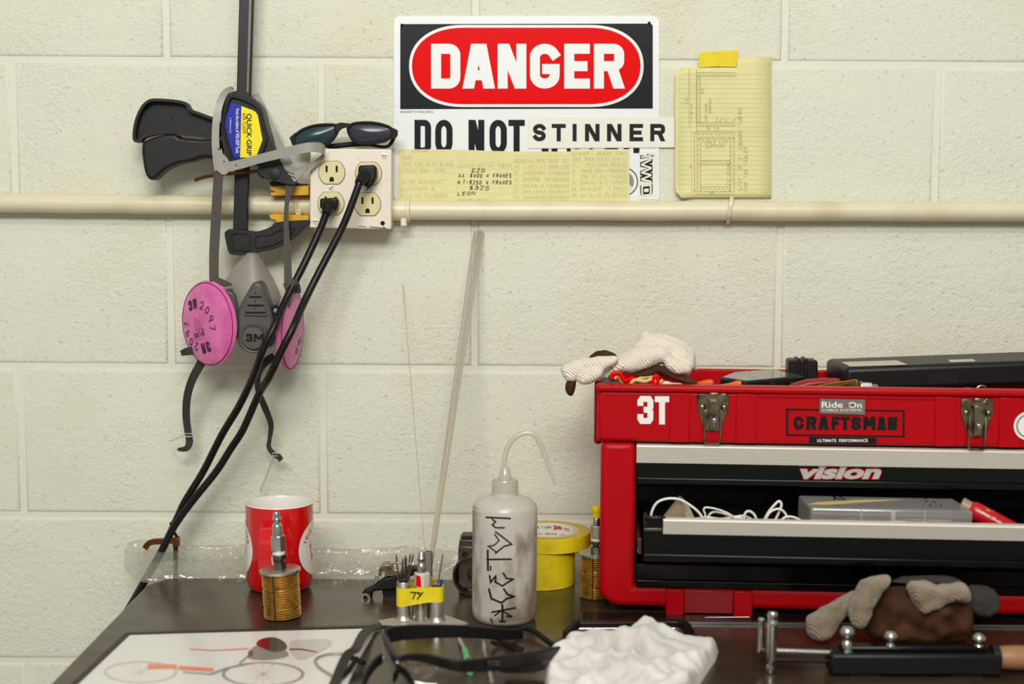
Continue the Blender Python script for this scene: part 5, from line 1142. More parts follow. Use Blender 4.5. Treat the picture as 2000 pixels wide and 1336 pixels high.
# front frame: posts and bottom rail in one moulding with rounded corners
rc = .022
out = [(u0, zmid)]+[(u0+rc+.004-(rc+.004)*math.cos(math.radians(a)), zb0+rc-rc*math.sin(math.radians(a))) for a in range(0, 91, 15)]
out += [(u1-rc+rc*math.sin(math.radians(a)), zb0+rc-rc*math.cos(math.radians(a))) for a in range(0, 91, 15)]+[(u1, zmid), (u1-.055, zmid), (u1-.055, zb1), (uw, zb1), (uw, zmid)]
tb().prism([(x, 0, z) for x, z in out], (0, .035, 0)).build('front_frame', RED, tc_, .007, 3)
for a_, b_ in ((u0+.014, u0+.020), (u1-.03, u1-.006)): tb().box((a_, .034, zb0+.006), (b_, DEP, zp0)).build('side_panel', RED, tc_, .002)
tb().box((u0+.01, DEP-.006, zb0+.006), (u1-.008, DEP, zr-.012)).build('back_panel', RED, tc_, .002)
tb().box((u0+.02, .034, zb0+.004), (u1-.02, DEP-.006, zb0+.010)).build('bottom_panel', RED, tc_, .001)
zt_ = zr-.045
tb().box((u0+.012, .010, zt_-.004), (u1-.008, DEP-.006, zt_)).build('tray_floor', RED, tc_, .001)
ut = tu(1167, 0, 800)
# top panel with lip
tb().box((ut, -.001, zp0), (u1+.004, .012, zr-.006)).build('top_panel', RED, tc_, .005, 3)
tb().box((ut-.002, -.006, zr-.008), (u1+.006, .014, zr)).build('rim_lip', RED, tc_, .003, 3)
tb().box((ut, .010, zp0), (ut+.006, .05, zr-.004)).build('tray_end', RED, tc_, .002)
tb().box((ut-.004, .05, zp0-.012), (ut+.006, DEP-.01, zr-.002)).build('hinge_bracket', RED, tc_, .004, 3)
tb().box((u1-.006, .010, zp0), (u1+.002, DEP-.01, zr-.004)).build('tray_end', RED, tc_, .002)
zbk = TXi @ W(1420, 721, (TX @ V((tu(1420), DEP-.012, 0))).y)
tb().box((ut+.002, DEP-.014, zr-.03), (u1, DEP-.004, zbk.z)).build('tray_back', RED, tc_, .002)
for a_, b_ in ((1308, 1347), (1437, 1478), (1826, 1866), (1951, 1992)): tb().box((tu(a_, 0, 810), -.0032, zp0+.001), (tu(b_, 0, 810), 0, zr-.0085)).build('panel_rib', RED, tc_, .001)
fr0, fr1 = tu(1480, 0, 800), tu(1825, 0, 800)
tb().box((fr0, -.0022, tz(778, 1600)), (fr1, 0, zr-.0085)).build('panel_ledge', RED, tc_, .0008)
# feet and lower clip
for a_, b_ in ((1300, 1336), (1432, 1469)): tb().box((tu(a_, 0, 1180), -.006, 0), (tu(b_, 0, 1180), .03, zb1-.001)).build('foot', RED, tc_, .0015)
tb().box((tu(1336, 0, 1180), -.001, tz(1198, 1380)), (tu(1432, 0, 1180), .03, zb1-.003)).build('foot_bridge', M['darkred'], tc_, .001)
tb().box((u0+.03, DEP-.05, 0), (u1-.03, DEP-.01, zb0+.008)).build('rear_foot', RED, tc_, .001)
for k in range(2): tb().box((u1-.10+.05*k, -.004, 0), (u1-.07+.05*k, .03, zb1-.001)).build('foot', RED, tc_, .0015)
# inside of the drawer bay
bay = M['drawer']
tb().box((uw-.002, .05, zb1-.001), (uw+.0005, DEP-.02, zmid)).build('bay_side', bay, tc_)
tb().box((uw, DEP-.03, zb1), (u1-.055, DEP-.02, zmid+.004)).build('bay_back', bay, tc_)
tb().box((uw, .01, zb1-.0015), (u1-.055, DEP-.03, zb1+.0005)).build('bay_floor', bay, tc_)
tb().box((uw, .004, zp0-.001), (u1-.055, DEP-.03, zp0+.0005)).build('bay_ceiling', bay, tc_)
def trim(name, ua, ub, za, zb_, w, parent):           # ribbed aluminium pull
    n = 11; prof = [(w+.006, za), (w-.002, za), (w-.0045, za+.001)]
    for i in range(n):
        z = za+.0015+(zb_-za-.003)*i/n; dz = (zb_-za-.003)/n
        prof += [(w-.0060, z+dz*.15), (w-.0060, z+dz*.62), (w-.0042, z+dz*.80)]
    prof += [(w-.0045, zb_-.001), (w-.002, zb_), (w+.006, zb_)]
    m = tb(); N = len(prof); m.add([(u, p, z) for u in (ua, ub) for p, z in prof], [(i, (i+1) % N, N+(i+1) % N, N+i) for i in range(N)]+[tuple(range(N)), tuple(reversed(range(N, 2*N)))])
    return m.build(name, M['alubright'], parent, smooth=0)
def drawer(zt0, zt1, zb_, w, ua, ub, trim_u, lip, name='drawer'):
    d = tb().box((ua, w, zb_), (ub, w+.003, zt1-.001)).build(name, bay, tc_, .0012)
    for x0_, x1_, nm in ((ua+.002, ua+.0035, 'drawer_side'), (ub-.0035, ub-.002, 'drawer_side')): tb().box((x0_, w+.003, zb_+.006), (x1_, w+.17, zt0)).build(nm, bay, d)
    tb().box((ua+.003, w+.003, zb_+.006), (ub-.003, w+.17, zb_+.0075)).build('drawer_floor', bay, d)
    tb().box((ua+.003, w+.168, zb_+.006), (ub-.003, w+.17, zt0)).build('drawer_back', bay, d)
    if trim_u is not None: trim('trim_handle', trim_u, ub, zt0, zt1, w, d)
    for k, (a_, b_) in enumerate(lip): tb().box((ua+.0008, w-.0045+.002*k, b_), (ub, w+.001, a_)).build('drawer_lip', bay, d, .0012, 3)
    return d
ux = u1-.058
z_ = lambda py, w=0: tz(py, 1300, w)
d1 = drawer(z_(905), z_(868), z_(946), -.001, tu(1243, 0, 900), ux, tu(1243, 0, 890), [(z_(932), z_(945))])
W2 = -.085
d2 = drawer(z_(1043, W2), z_(1012, W2), z_(1098, W2), W2, tu(1257, W2, 1060), T(1257, 1060, W2).x+(ux-tu(1243, 0, 900)), tu(1295, W2, 1030), [(z_(1081, W2), z_(1095, W2))])
tb().box((tu(1258, W2, 1020), W2-.003, z_(1038, W2)), (tu(1297, W2, 1020), W2+.001, z_(1031, W2))).build('exposed_bracket', M['steeldark'], d2, .001)
tb().box((tu(1258, W2, 1020), W2-.001, z_(1031, W2)), (tu(1264, W2, 1020), W2+.02, z_(1008, W2))).build('exposed_bracket', M['barsteel'], d2, .001)
tb().box((tu(1258, W2, 1020), W2-.002, z_(1016, W2)), (tu(1300, W2, 1020), W2+.004, z_(1009, W2))).build('top_edge', bay, d2, .001)
tb().box((uw+.002, W2+.02, z_(1058)), (uw+.006, .10, z_(1028))).build('drawer_slide', M['steeldark'], tc_, .001)
tb().box((uw+.003, -.004, z_(1080)), (uw+.007, .004, z_(1060))).build('slide_stop', M['ptfe'], tc_, .001)
d3 = drawer(z_(1108), z_(1100), z_(1146), 0.0, tu(1241, 0, 1120), ux, None, [(z_(1132), z_(1145))])
# latches
def latch(du, dz):
    g = lambda x, y, w: T(1060+x/4, 600+y/4, w)+V((du, 0, dz))
    def pl_(nm, pts, w0, w1, parent, bev, k=1, m=M['latch']):
        q = tb(); q.prism([g(x, y, w0)*1 if True else 0 for x, y in pts], (0, w1-w0, 0)); return q.build(nm, m, parent, bev, 2)
    L_ = pl_('latch', [(1205, 690), (1215, 678), (1280, 671), (1287, 690), (1300, 697), (1372, 697), (1385, 690), (1390, 672), (1448, 678), (1456, 692), (1455, 795), (1432, 840), (1412, 920), (1385, 966), (1272, 966), (1240, 900), (1228, 845), (1208, 800)], -.0035, .0, tc_, .0009)
    pl_('latch_lever', [(1302, 735), (1318, 728), (1368, 730), (1380, 742), (1388, 790), (1386, 850), (1372, 900), (1360, 905), (1360, 960), (1300, 960), (1300, 905), (1300, 860)], -.0085, -.002, L_, .0018)
    pl_('lever_fold', [(1305, 668), (1378, 668), (1380, 700), (1303, 700)], -.0055, -.002, L_, .001)
    pl_('latch_tongue', [(1322, 870), (1358, 868), (1362, 905), (1345, 915), (1325, 905)], -.0105, -.006, L_, .001, m=M['steel'])
    for x, y in ((1247, 782), (1418, 785)):
        q = MB(TX); q.lathe([(.0040, 0), (.0036, .0014), (.002, .0022), (.0002, .0024)], g(x, y, -.0034), (0, -1, 0), 18); q.build('rivet', M['latch'], L_, smooth=60)
    q = MB(TX); P = [g(x, y, w) for x, y, w in ((1272, 812, -.005), (1268, 900, -.0075), (1262, 1000, -.0085), (1262, 1050, -.0085), (1272, 1063, -.0085), (1370, 1066, -.0085), (1384, 1056, -.0085), (1388, 1000, -.0085), (1392, 900, -.0075), (1394, 815, -.005))]
    q.tube([V(p) for p in P], .00125, 8); q.build('wire_bail', M['latch'], L_)
    return L_
latch(0, 0)
p1, p2 = T(1392, 820), T(1906.5, 831); latch(p2.x-p1.x, p2.z-p1.z)
# lettering and stickers on the chest
def tmap(px0, py0, px1, py1, w): return lambda u, v: Tw(px0+u*(px1-px0), py1+v*(py0-py1), w)
block('number_lettering', [('3', 1245, 1276)], 773.5, 828, 11.5, 0, M['whiteprint'], tc_, mapf=lambda u, v: Tw(u, 828-v, -.0013))
block('letter_lettering', [('T', 1279, 1307)], 774, 829, 11.5, 0, M['whiteprint'], tc_, mapf=lambda u, v: Tw(u, 829-v, -.0013))
mb = MB()
for a_, b_, c_, d_ in ((1535, 798, 1539.5, 851), (1763, 801, 1767, 854)): mb.add([Tw(a_, b_, -.0013), Tw(c_, b_, -.0013), Tw(c_, d_, -.0013), Tw(a_, d_, -.0013)], [(0, 1, 2, 3)])
for a_, b_, c_, d_ in ((1535, 798, 1767, 802), (1535, 848, 1767, 852)): mb.add([Tw(a_, b_, -.0013), Tw(c_, b_+3, -.0013), Tw(c_, b_+6.5, -.0013), Tw(a_, b_+3.5, -.0013)], [(0, 1, 2, 3)])
mb.build('border_lettering', M['ink'], tc_, smooth=0)
xs_ = [(1550, 1570), (1575, 1595), (1598, 1619), (1624, 1640), (1641, 1660), (1662, 1682), (1686, 1710), (1713, 1731), (1734, 1752)]
CT = [-0.0013]
block('maker_lettering', [(ch, a_, b_) for ch, (a_, b_) in zip('CRAFTSMAN', xs_)], 813, 839.5, 7.4, 0, M['ink'], tc_, mapf=lambda u, v: Tw(u, 839.5-v+(u-1550)*.006, -.0013))
MB().tube([Tw(1755+3*math.cos(t), 818.5+3*math.sin(t), -.0013) for t in [2*PI*i/12 for i in range(12)]], .0002, 4, True).build('registered_marking', M['ink'], tc_)
gs = MB().prism([Tw(a_, b_, -.0034) for a_, b_ in ((1601, 779), (1690, 780.5), (1689, 810), (1600.5, 807.5))], wdir*.0012).build('grey_sticker', M['greysticker'], tc_, smooth=0)
btext('sticker_lettering', 'Ride', tmap(1605, 784.5, 1646, 796.5, -.0036), M['whiteprint'], gs, .012)
btext('sticker_lettering', 'On', tmap(1657, 785, 1683, 797, -.0036), M['whiteprint'], gs, .012)
btext('sticker_lettering', 'CABLE SYSTEMS', tmap(1605, 799, 1683, 803.5, -.0036), M['whiteprint'], gs)
MB().add([Tw(1648, 791, -.0036), Tw(1662, 790, -.0036), Tw(1662, 792.5, -.0036), Tw(1648, 792.5, -.0036)], [(0, 1, 2, 3)]).build('sticker_lettering', M['signred'], gs, smooth=0)
bs = MB().prism([Tw(a_, b_, -.0013) for a_, b_ in ((1580, 853), (1712.5, 855), (1712.5, 868), (1580, 866))], wdir*.0003).build('black_strip', M['ink'], tc_, smooth=0)
btext('strip_lettering', 'ULTIMATE  PERFORMANCE', tmap(1596, 857.5, 1695, 863.5, -.0015), M['whiteprint'], bs, .012)
sk = tmap(1554, 909, 1733, 937, -.0020)
def vmap(off, gx, gy): return lambda u, v: Tw(1557+gx+(u*.93+.07*v-0.02)*174, 936+gy-v*27, off)
for dx, dy in ((-1.2, -.6), (1.2, .6), (-1.0, .9), (1.0, -.9)): btext('brand_lettering', 'vision', vmap(-.0018, dx, dy), M['signred'], d1, .055)
btext('brand_lettering', 'vision', vmap(-.0021, 0, 0), M['silver'], d1, .045)
mb = MB()
for q in ([(1557, 906), (1577, 906), (1577, 911), (1556, 911)], [(1588, 906), (1606, 906), (1598, 911), (1580, 911)], [(1640, 905), (1662, 905), (1656, 910), (1632, 910)]): mb.add([Tw(a_, b_, -.0021) for a_, b_ in q], [(0, 1, 2, 3)])
mb.build('brand_lettering', M['silver'], d1, smooth=0)
c = T(2009, 832, -.0036); rd = MB(TX).lathe([(.0165, -.001), (.0165, .0002)], c, (0, -1, 0), 40).build('round_sticker', M['whiteprint'], tc_, smooth=0)
MB(TX).ring([c+V((.0140*math.cos(t), -.0004, .0140*math.sin(t))) for t in [2*PI*i/32 for i in range(32)]], [c+V((.0120*math.cos(t), -.0004, .0120*math.sin(t))) for t in [2*PI*i/32 for i in range(32)]], (0, .0002, 0)).build('sticker_marking', M['postergrey'], rd, smooth=0)

# ------------------------------------------------------------------ things in the open tray
def TW(px, py, w): return Tw(px, py, w)
zl = zt_                                     # tray floor
def tuck(name, label, cat, px, py, w):       # a thing standing on the tray floor
    p = TW(px, py, w); return thing(name, label, cat, (p.x, p.y, TP.z+zl))
# white knit glove, brown palm, on the left corner
gl = tuck('work_glove', 'white knit work glove with brown palm draped over the left corner of the red chest', 'glove', 1260, 745, .06)
zg = lambda *p: Z(1060, 600, 4, p)
kn = lambda a, s, sd: (lambda x, y: a*noise.noise(V((x*s, y*s, sd))))
def gm(w): return lambda px, py: TW(px, py, w)
fwd = -wdir
GP = []
GP.append(inflate('palm_back', zg((445, 540), (520, 460), (580, 390), (700, 320), (800, 290), (900, 290), (985, 330), (1010, 400), (1060, 430), (1150, 450), (1160, 500), (1140, 540), (1050, 530), (990, 480), (935, 435), (880, 460), (800, 490), (720, 520), (640, 520), (560, 515), (500, 570), (455, 575)), gm(.05), fwd, .022, M['knitwhite'], gl, 5, 22, .8, kn(.003, .04, 1)))
GP.append(inflate('finger', zg((140, 470), (200, 430), (330, 400), (460, 385), (560, 375), (600, 400), (560, 450), (480, 500), (440, 505), (440, 480), (380, 475), (320, 500), (270, 560), (250, 600), (190, 575), (150, 530)), gm(.03), fwd, .011, M['knitwhite'], gl, 4.5, 12, .8, kn(.002, .05, 2)))
GP.append(inflate('finger', zg((265, 590), (280, 540), (330, 490), (400, 468), (450, 480), (480, 520), (440, 560), (380, 590), (310, 606)), gm(.022), fwd, .010, M['knitwhite'], gl, 4.5, 10, .8, kn(.002, .05, 3)))
GP.append(inflate('finger', zg((950, 430), (1010, 400), (1090, 420), (1160, 460), (1165, 500), (1120, 525), (1060, 528), (1000, 500), (960, 460)), gm(.035), fwd, .012, M['knitwhite'], gl, 4.5, 12, .8, kn(.002, .05, 4)))
GP.append(inflate('wrist', zg((690, 330), (740, 262), (800, 215), (900, 225), (1010, 262), (1110, 310), (1180, 400), (1195, 490), (1120, 500), (1000, 430), (880, 360), (760, 350)), gm(.066), fwd, .014, M['knitwhite'], gl, 5, 16, .8, kn(.003, .05, 21)))
GP.append(inflate('cuff', zg((735, 300), (745, 230), (780, 182), (800, 178), (850, 205), (940, 205), (1040, 240), (1110, 275), (1170, 325), (1195, 370), (1190, 420), (1215, 480), (1195, 505), (1150, 460), (1060, 430), (1000, 390), (900, 310), (800, 320)), gm(.085), fwd, .016, M['knitwhite'], gl, 5, 16, .8, kn(.003, .05, 5)))
fuse(GP, .0022, .0009, 'knit_hand')
inflate('palm_patch', zg((352, 425), (362, 380), (415, 340), (490, 328), (545, 348), (585, 375), (570, 410), (440, 430)), gm(.06), fwd, .006, M['brown'], gl, 4, 9, .8)
inflate('fingertip', zg((170, 640), (176, 585), (200, 560), (268, 575), (258, 640), (240, 692), (215, 702), (185, 680)), gm(.022), fwd, .008, M['brown'], gl, 4, 10, .8)
inflate('fold', zg((700, 530), (800, 490), (900, 445), (960, 455), (1000, 505), (1060, 530), (1140, 535), (1200, 580), (1250, 622), (1180, 622), (1080, 590), (980, 560), (900, 530), (860, 545), (760, 555)), gm(.03), fwd, .010, M['brown'], gl, 4, 10, .8, kn(.003, .05, 6))
rg = tuck('coiled_tubing', 'tangle of small red and yellow tubing under the white glove in the red chest', 'tubing', 1240, 745, .03)
def coil(nm, m, pts, r, w, parent): return MB().tube([TW(a, b_, w+(q[0] if q else 0)) for a, b_, *q in spline([tuple(p) for p in pts], 5)], r, 8).build(nm, m, parent)
coil('red_loop', M['signred'], zg((540, 560), (550, 520), (600, 515), (620, 550), (650, 575), (710, 550)), .0026, .020, rg)
coil('yellow_loop', M['kraft'], zg((560, 555), (600, 530), (620, 580), (700, 600), (760, 560), (840, 540), (880, 580), (900, 610)), .0026, .024, rg)
coil('yellow_loop', M['kraft'], zg((690, 600), (720, 570), (800, 580), (860, 560), (900, 590), (940, 570)), .0022, .018, rg)
coil('red_loop', M['signred'], zg((860, 600), (870, 550), (895, 540), (900, 600)), .0024, .017, rg)
inflate('grey_cloth_bit', zg((445, 610), (450, 560), (480, 540), (560, 565), (680, 595), (690, 615), (600, 640), (460, 640)), gm(.028), fwd, .006, M['elastic'], rg, 4, 8, .8)
wt = inflate('white_tissue', zg((890, 640), (920, 580), (960, 568), (1010, 585), (1080, 590), (1140, 620), (1150, 650), (900, 660)), gm(.022), fwd, .007, M['cotton'], None, 4, 8, .8, kn(.004, .09, 7), loc=TW(1300, 760, .022))
tag(wt, 'small white tissue sticking up beside the tangled tubing in the chest', 'tissue')
plr = tuck('orange_pliers', 'pliers with orange grips lying in the tray beside the phone', 'pliers', 1400, 750, .05)
MB().tube([TW(a, b_, w) for a, b_, w in ((1352, 756, .05), (1366, 752, .045), (1385, 748, .04), (1393, 748, .038))], [.0035, .0042, .0044, .0034], 12).build('grip', M['orange'], plr)
MB().tube([TW(a, b_, w) for a, b_, w in ((1388, 764, .05), (1402, 757, .045), (1425, 754, .04), (1441, 750, .036), (1448, 749, .035))], [.0028, .0032, .0036, .0042, .003], 12).build('grip', M['orange'], plr)
MB().tube([TW(1352, 756, .05), TW(1330, 768, .06), TW(1300, 778, .06)], .003, 8).build('jaw', M['steeldark'], plr)
MB().tube([TW(1388, 764, .05), TW(1350, 772, .06), TW(1310, 782, .06)], .003, 8).build('jaw', M['steeldark'], plr)
# phone in a black case
zph = (TX @ V((0, 0, zr))).z
ph = tuck('phone', 'phone in a black rugged case lying screen up in the red chest', 'phone', 1490, 740, .07)
zph_ = zph-.0012
tl, tr_, fr2, fl = B(1432, 727.5, zph_), B(1512, 721.0, zph_), B(1572, 734.5, zph_), B(1455, 745.5, zph_)
fl0 = B(1406, 737.5, zph_)
top = [fl0, tl, tr_, fr2, fl]
MB().prism(top, (0, 0, -.0125)).build('case', M['black'], ph, .0025, 3)
ctr_ = sum(top, V((0, 0, 0)))/5
MB().prism([ctr_+(p-ctr_)*.93+V((0, 0, .0001)) for p in top], (0, 0, .0005)).build('screen', M['screen'], ph, smooth=0)
dF = (fr2-fl).normalized(); nF = V((dF.y, -dF.x, 0))
for f_, w_, h_, m_ in ((.12, .005, .005, 'steeldark'), (.26, .0025, .003, 'hole'), (.44, .009, .005, 'steeldark'), (.78, .013, .004, 'hole')):
    p = fl+(fr2-fl)*f_+V((0, 0, -.006)); q = MB()
    q.prism([p+dF*(w_*x)+V((0, 0, h_*z_2))+nF*.0006 for x, z_2 in rrect(-.5, -.5, .5, .5, .3, 3)], nF*-.001); q.build('port', M[m_], ph)
for sgn in (1,):
    p = fl+(fr2-fl)*.62+V((0, 0, -.0075)); MB().prism([p+dF*x+V((0, 0, z_2))+nF*.0005 for x, z_2 in ((-.018, -.006), (.004, -.006), (.006, .004), (-.017, .004))], nF*-.003).build('bumper', M['blackmatt'], ph, .0006)
rp_ = inflate('red_pouch', [(1530, 757), (1545, 748), (1570, 740), (1605, 736), (1638, 737), (1645, 743), (1642, 750), (1600, 757), (1560, 764), (1530, 768)], gm(.09), fwd, .010, M['darkred'], None, 5, 10, .8, loc=TW(1590, 765, .09))
tag(rp_, 'small red cloth pouch between the phone and the brass rule', 'pouch')
br = tuck('brass_rule', 'flat brass slotted rule with tick marks leaning in the red chest', 'rule', 1620, 755, .05)
zz5 = lambda *p: Z(1500, 640, 4, p)
outl = zz5((150, 505), (220, 485), (450, 440), (690, 404), (698, 408), (712, 470), (640, 482), (560, 492), (400, 520), (200, 560))
MB().prism([TW(a, b_, .05+(1680-a)*.0003) for a, b_ in outl], wdir*.003).build('brass_bar', mat('polished_brass', rgb(206, 160, 60), .3, .9), br, .0006)
mb = MB()
for x in range(250, 600, 36):
    y = 478-(x-250)*.165; a, b_ = zz5((x, y-3), (x+4, y+16)); mb.tube([TW(a[0], a[1], .05+(1680-a[0])*.0003-.0002), TW(b_[0], b_[1], .05+(1680-b_[0])*.0003-.0002)], .0003, 4)
a, b_ = zz5((400, 490), (640, 444)); mb.tube([TW(a[0], a[1], .05+(1680-a[0])*.0003-.0002), TW(b_[0], b_[1], .05+(1680-b_[0])*.0003-.0002)], .0009, 6)
mb.build('tick_marking', M['hole'], br)
c = TW(*zz5((648, 442))[0], .0495); MB(TX).lathe([(.0028, 0), (.0022, .001)], TXi @ c, (0, -1, 0), 14).build('rule_hole', M['steeldark'], br)
hb = tuck('hex_fitting', 'bright hex fitting lying at the end of the brass rule', 'fitting', 1695, 757, .04)
p0, p1 = TW(1681, 756, .04), TW(1703, 757.5, .04); MB().lathe([(.0060, 0), (.0068, .0006), (.0068, .012), (.0060, .0128)], p0, p1-p0, 6).build('hex_body', M['steel'], hb, .0004, smooth=20)
MB().lathe([(.0046, .0128)]+[(.0046-.0006*(i % 2), .0133+i*.0007) for i in range(9)]+[(.003, .02)], p0, p1-p0, 18).build('threaded_end', M['steel'], hb)
p0 = TW(1679, 756, .04); MB().lathe([(.0070, 0), (.0070, .0015)], p0, p1-p0, 24).build('flange', M['steel'], hb)
# long black case and the small block behind
zc_ = zph+.010
FL, FR, BL, BR = TW(1652, 718, .095), TW(2060, 703, .105), TW(1613, 700.5, .195), TW(2060, 682, .205)
FR = FL+(FR-FL).normalized()*.345; BR = BL+(FR-FL)
ks = tuck('tool_case', 'long flat black plastic case lying in the back of the red chest', 'case', 1850, 730, .12)
nT = (FR-FL).cross(BL-FL).normalized()
def ontop(a, b_): r = ray(a, b_); return CAM+r*((FL-CAM).dot(nT)/r.dot(nT))+nT*.0003
kb = MB().prism([FL, FR, BR, BL], (0, 0, -.030)).build('case_body', M['black'], ks, .006, 4)
dx_ = (FR-FL).normalized(); dy_ = (BL-FL)
dn_ = (dy_-dx_*dy_.dot(dx_)).normalized(); nF = -dn_
MB().prism([FL+dx_*.10+nF*.0003+V((0, 0, -.012)), FL+dx_*.135+nF*.0003+V((0, 0, -.012)), FL+dx_*.135+nF*.0003+V((0, 0, -.024)), FL+dx_*.10+nF*.0003+V((0, 0, -.024))], dn_*.0006).build('case_catch', M['hole'], ks)
for q in ([(1643, 708), (1751, 704.5), (1772, 713), (1660, 716.5)], [(1852, 703.5), (1900, 702), (1906, 706.5), (1855, 708)]):
    ps = [ontop(a, b_) for a, b_ in q]; MB().prism(ps, (0, 0, .0003)).build('case_label', mat('aged_label', rgb(190, 186, 168), .6), ks, smooth=0)
kc = tuck('small_black_case', 'small ribbed black case end standing left of the long black case', 'case', 1568, 720, .16)
plate_ = MB().prism([TW(a, b_, .165) for a, b_ in ((1540, 775), (1540, 706), (1544, 703), (1594, 704), (1597.5, 707), (1597.5, 775))], wdir*.03).build('case_body', M['black'], kc, .002, 3)
for a, b_ in ((1558, 1564), (1571, 1578)): MB().prism([TW(x, y, .163) for x, y in ((a, 772), (a, 701), (b_, 701), (b_, 772))], wdir*.033).build('case_rib', M['black'], kc, .001)
bg1 = inflate('brown_glove', [(1840, 772), (1850, 764), (1870, 757), (1890, 754), (1903, 757), (1910, 766), (1940, 764), (1970, 760), (2000, 759), (2040, 762), (2050, 780), (1840, 780)], gm(.05), fwd, .014, mat('brown_leather', rgb(112, 84, 54), .7, bump=(90, .4, .002)), None, 6, 12, .8, kn(.003, .05, 8), loc=TW(1940, 775, .05))
tag(bg1, 'brown glove showing just above the rim by the right latch of the chest', 'glove')
wl = tuck('wire_loop', 'small bent metal loop standing up by the right latch of the chest', 'wire', 1916, 760, .03)
coil('loop', M['latch'], [(1905, 768), (1908, 758), (1914, 754), (1922, 754.5), (1926, 760), (1926, 770)], .0011, .03, wl)

# ------------------------------------------------------------------ things in the open drawer
wd2 = W2
zd = z_(1098, W2)+.0078
def dthing(name, label, cat, px, w): p = TX @ V((tu(px, w, 1000), w, zd)); return thing(name, label, cat, p)
cbl = dthing('white_cable', 'thin white cable bunched in loops in the open drawer', 'cable', 1400, .0)
za = lambda *p: Z(1120, 840, 3.341, p)
def wire(pts, r, w, parent, nm='cable_loop'):
    P = spline([(a, b_, (q[0] if q else w)) for a, b_, *q in pts], 5); return MB().tube([TW(a, b_, q) for a, b_, q in P], r, 8).build(nm, M['white'], parent)
wire(za((500, 640), (510, 540), (545, 475), (610, 448), (690, 452), (760, 490), (810, 530), (840, 570), (860, 620)), .0014, -.05, cbl)
wire(za((830, 620), (860, 560), (850, 520), (870, 505), (950, 520), (1020, 550), (1060, 580)), .0011, -.04, cbl)
wire(za((860, 600), (900, 540), (960, 540), (1040, 565), (1110, 560), (1160, 580)), .0013, -.03, cbl)
wire(za((1110, 620), (1120, 545), (1150, 530), (1185, 560), (1200, 620)), .0014, -.045, cbl)
wire(za((1230, 620), (1270, 540), (1320, 480), (1345, 465), (1357, 490), (1340, 540), (1310, 600)), .0014, -.045, cbl)
wire(za((1240, 610), (1280, 540), (1330, 515), (1370, 530), (1400, 580), (1410, 620)), .0013, -.05, cbl)
wire(za((1330, 620), (1380, 570), (1440, 570), (1500, 600)), .0013, -.055, cbl)
wire(za((800, 580), (870, 570), (960, 580), (1060, 570), (1160, 590), (1260, 590)), .0014, -.035, cbl)
scp = dthing('paper_cone', 'brown cone-shaped piece lying among the white cable in the drawer', 'cone', 1335, -.02)
a, b_ = za((640, 600), (745, 545)); p0, p1 = TW(1296, 1022, -.03), TW(1338, 1000, -.035)
ax = (p1-p0).normalized(); L_ = (p1-p0).length*1.1
MB().lathe([(.006, 0), (.019, L_), (.0182, L_), (.0055, .001)], p0, ax, 28, caps=False).build('cone_wall', M['cardbrown'], scp, smooth=60)
# organiser box
og = dthing('organiser_box', 'clear plastic organiser box with marker scribbles lying in the open drawer', 'plastic box', 1720, .0)
zv = lambda *p: Z(1540, 860, 4.348, p)
zo = z_(985, W2)
Zb = (TX @ V((0, 0, 0))).z
zz_t = TW(1590, 990, -.06).z
oF = [B(a, b_, zz_t) for a, b_ in zv((190, 570), (1570, 600), (1385, 455), (55, 440))]
oF[2] = oF[1]+(oF[3]-oF[0])*.8; oF[3] = oF[0]+(oF[3]-oF[0])*.8
ob_ = MB().prism(oF, (0, 0, -.028)).build('lid', M['orgbox'], og, .003, 3)
e1 = (oF[1]-oF[0]); e2 = (oF[3]-oF[0]); nf = V((e1.y, -e1.x, 0)).normalized()
for f_ in (.31, .70): MB().prism([oF[0]+e1*f_+nf*.0012, oF[0]+e1*(f_+.006)+nf*.0012, oF[0]+e1*(f_+.006)+nf*.0012+V((0, 0, -.026)), oF[0]+e1*f_+nf*.0012+V((0, 0, -.026))], nf*-.002).build('divider', M['tube'], og)
for f_, h0_, h1_ in ((.435, .016, .026), (.495, .002, .026), (.55, .016, .026)): MB().prism([oF[0]+e1*f_+nf*.002+V((0, 0, -h0_)), oF[0]+e1*(f_+.028)+nf*.002+V((0, 0, -h0_)), oF[0]+e1*(f_+.028)+nf*.002+V((0, 0, -h1_)), oF[0]+e1*f_+nf*.002+V((0, 0, -h1_))], nf*-.003).build('catch', M['tube'], og, .0006)
MB().prism([oF[0]+V((0, 0, -.0135))+nf*.0016, oF[1]+V((0, 0, -.0135))+nf*.0016, oF[1]+V((0, 0, -.0165))+nf*.0016, oF[0]+V((0, 0, -.0165))+nf*.0016], nf*-.002).build('lid_seam', M['tube'], og)
tpn = [oF[0]+e1*.0+e2*.22, oF[0]+e1*.12+e2*.22, oF[0]+e1*.65+e2*.78, oF[0]+e1*.40+e2*.70, oF[0]+e1*.08+e2*.42]
MB().prism([p+V((0, 0, .0002)) for p in tpn], (0, 0, .0003)).build('tape_strip', M['kraft'], og, smooth=0)
mb = MB()
om = lambda u, v: oF[0]+e1*u+e2*v+V((0, 0, .0006))
for pts in ([(.20, .62), (.235, .95)], [(.215, .9), (.25, .55)], [(.24, .75), (.29, .8)], [(.26, .95), (.275, .6)], [(.76, .25), (.80, .5), (.79, .2), (.83, .45), (.82, .2), (.85, .4)], [(.77, .55), (.81, .8), (.80, .5), (.84, .75), (.83, .55)], [(.79, .85), (.83, .95)]): stroke2(mb, pts, .010, om, True, 0)
mb.build('marker_lettering', M['ink'], og, smooth=0, nrm=False)
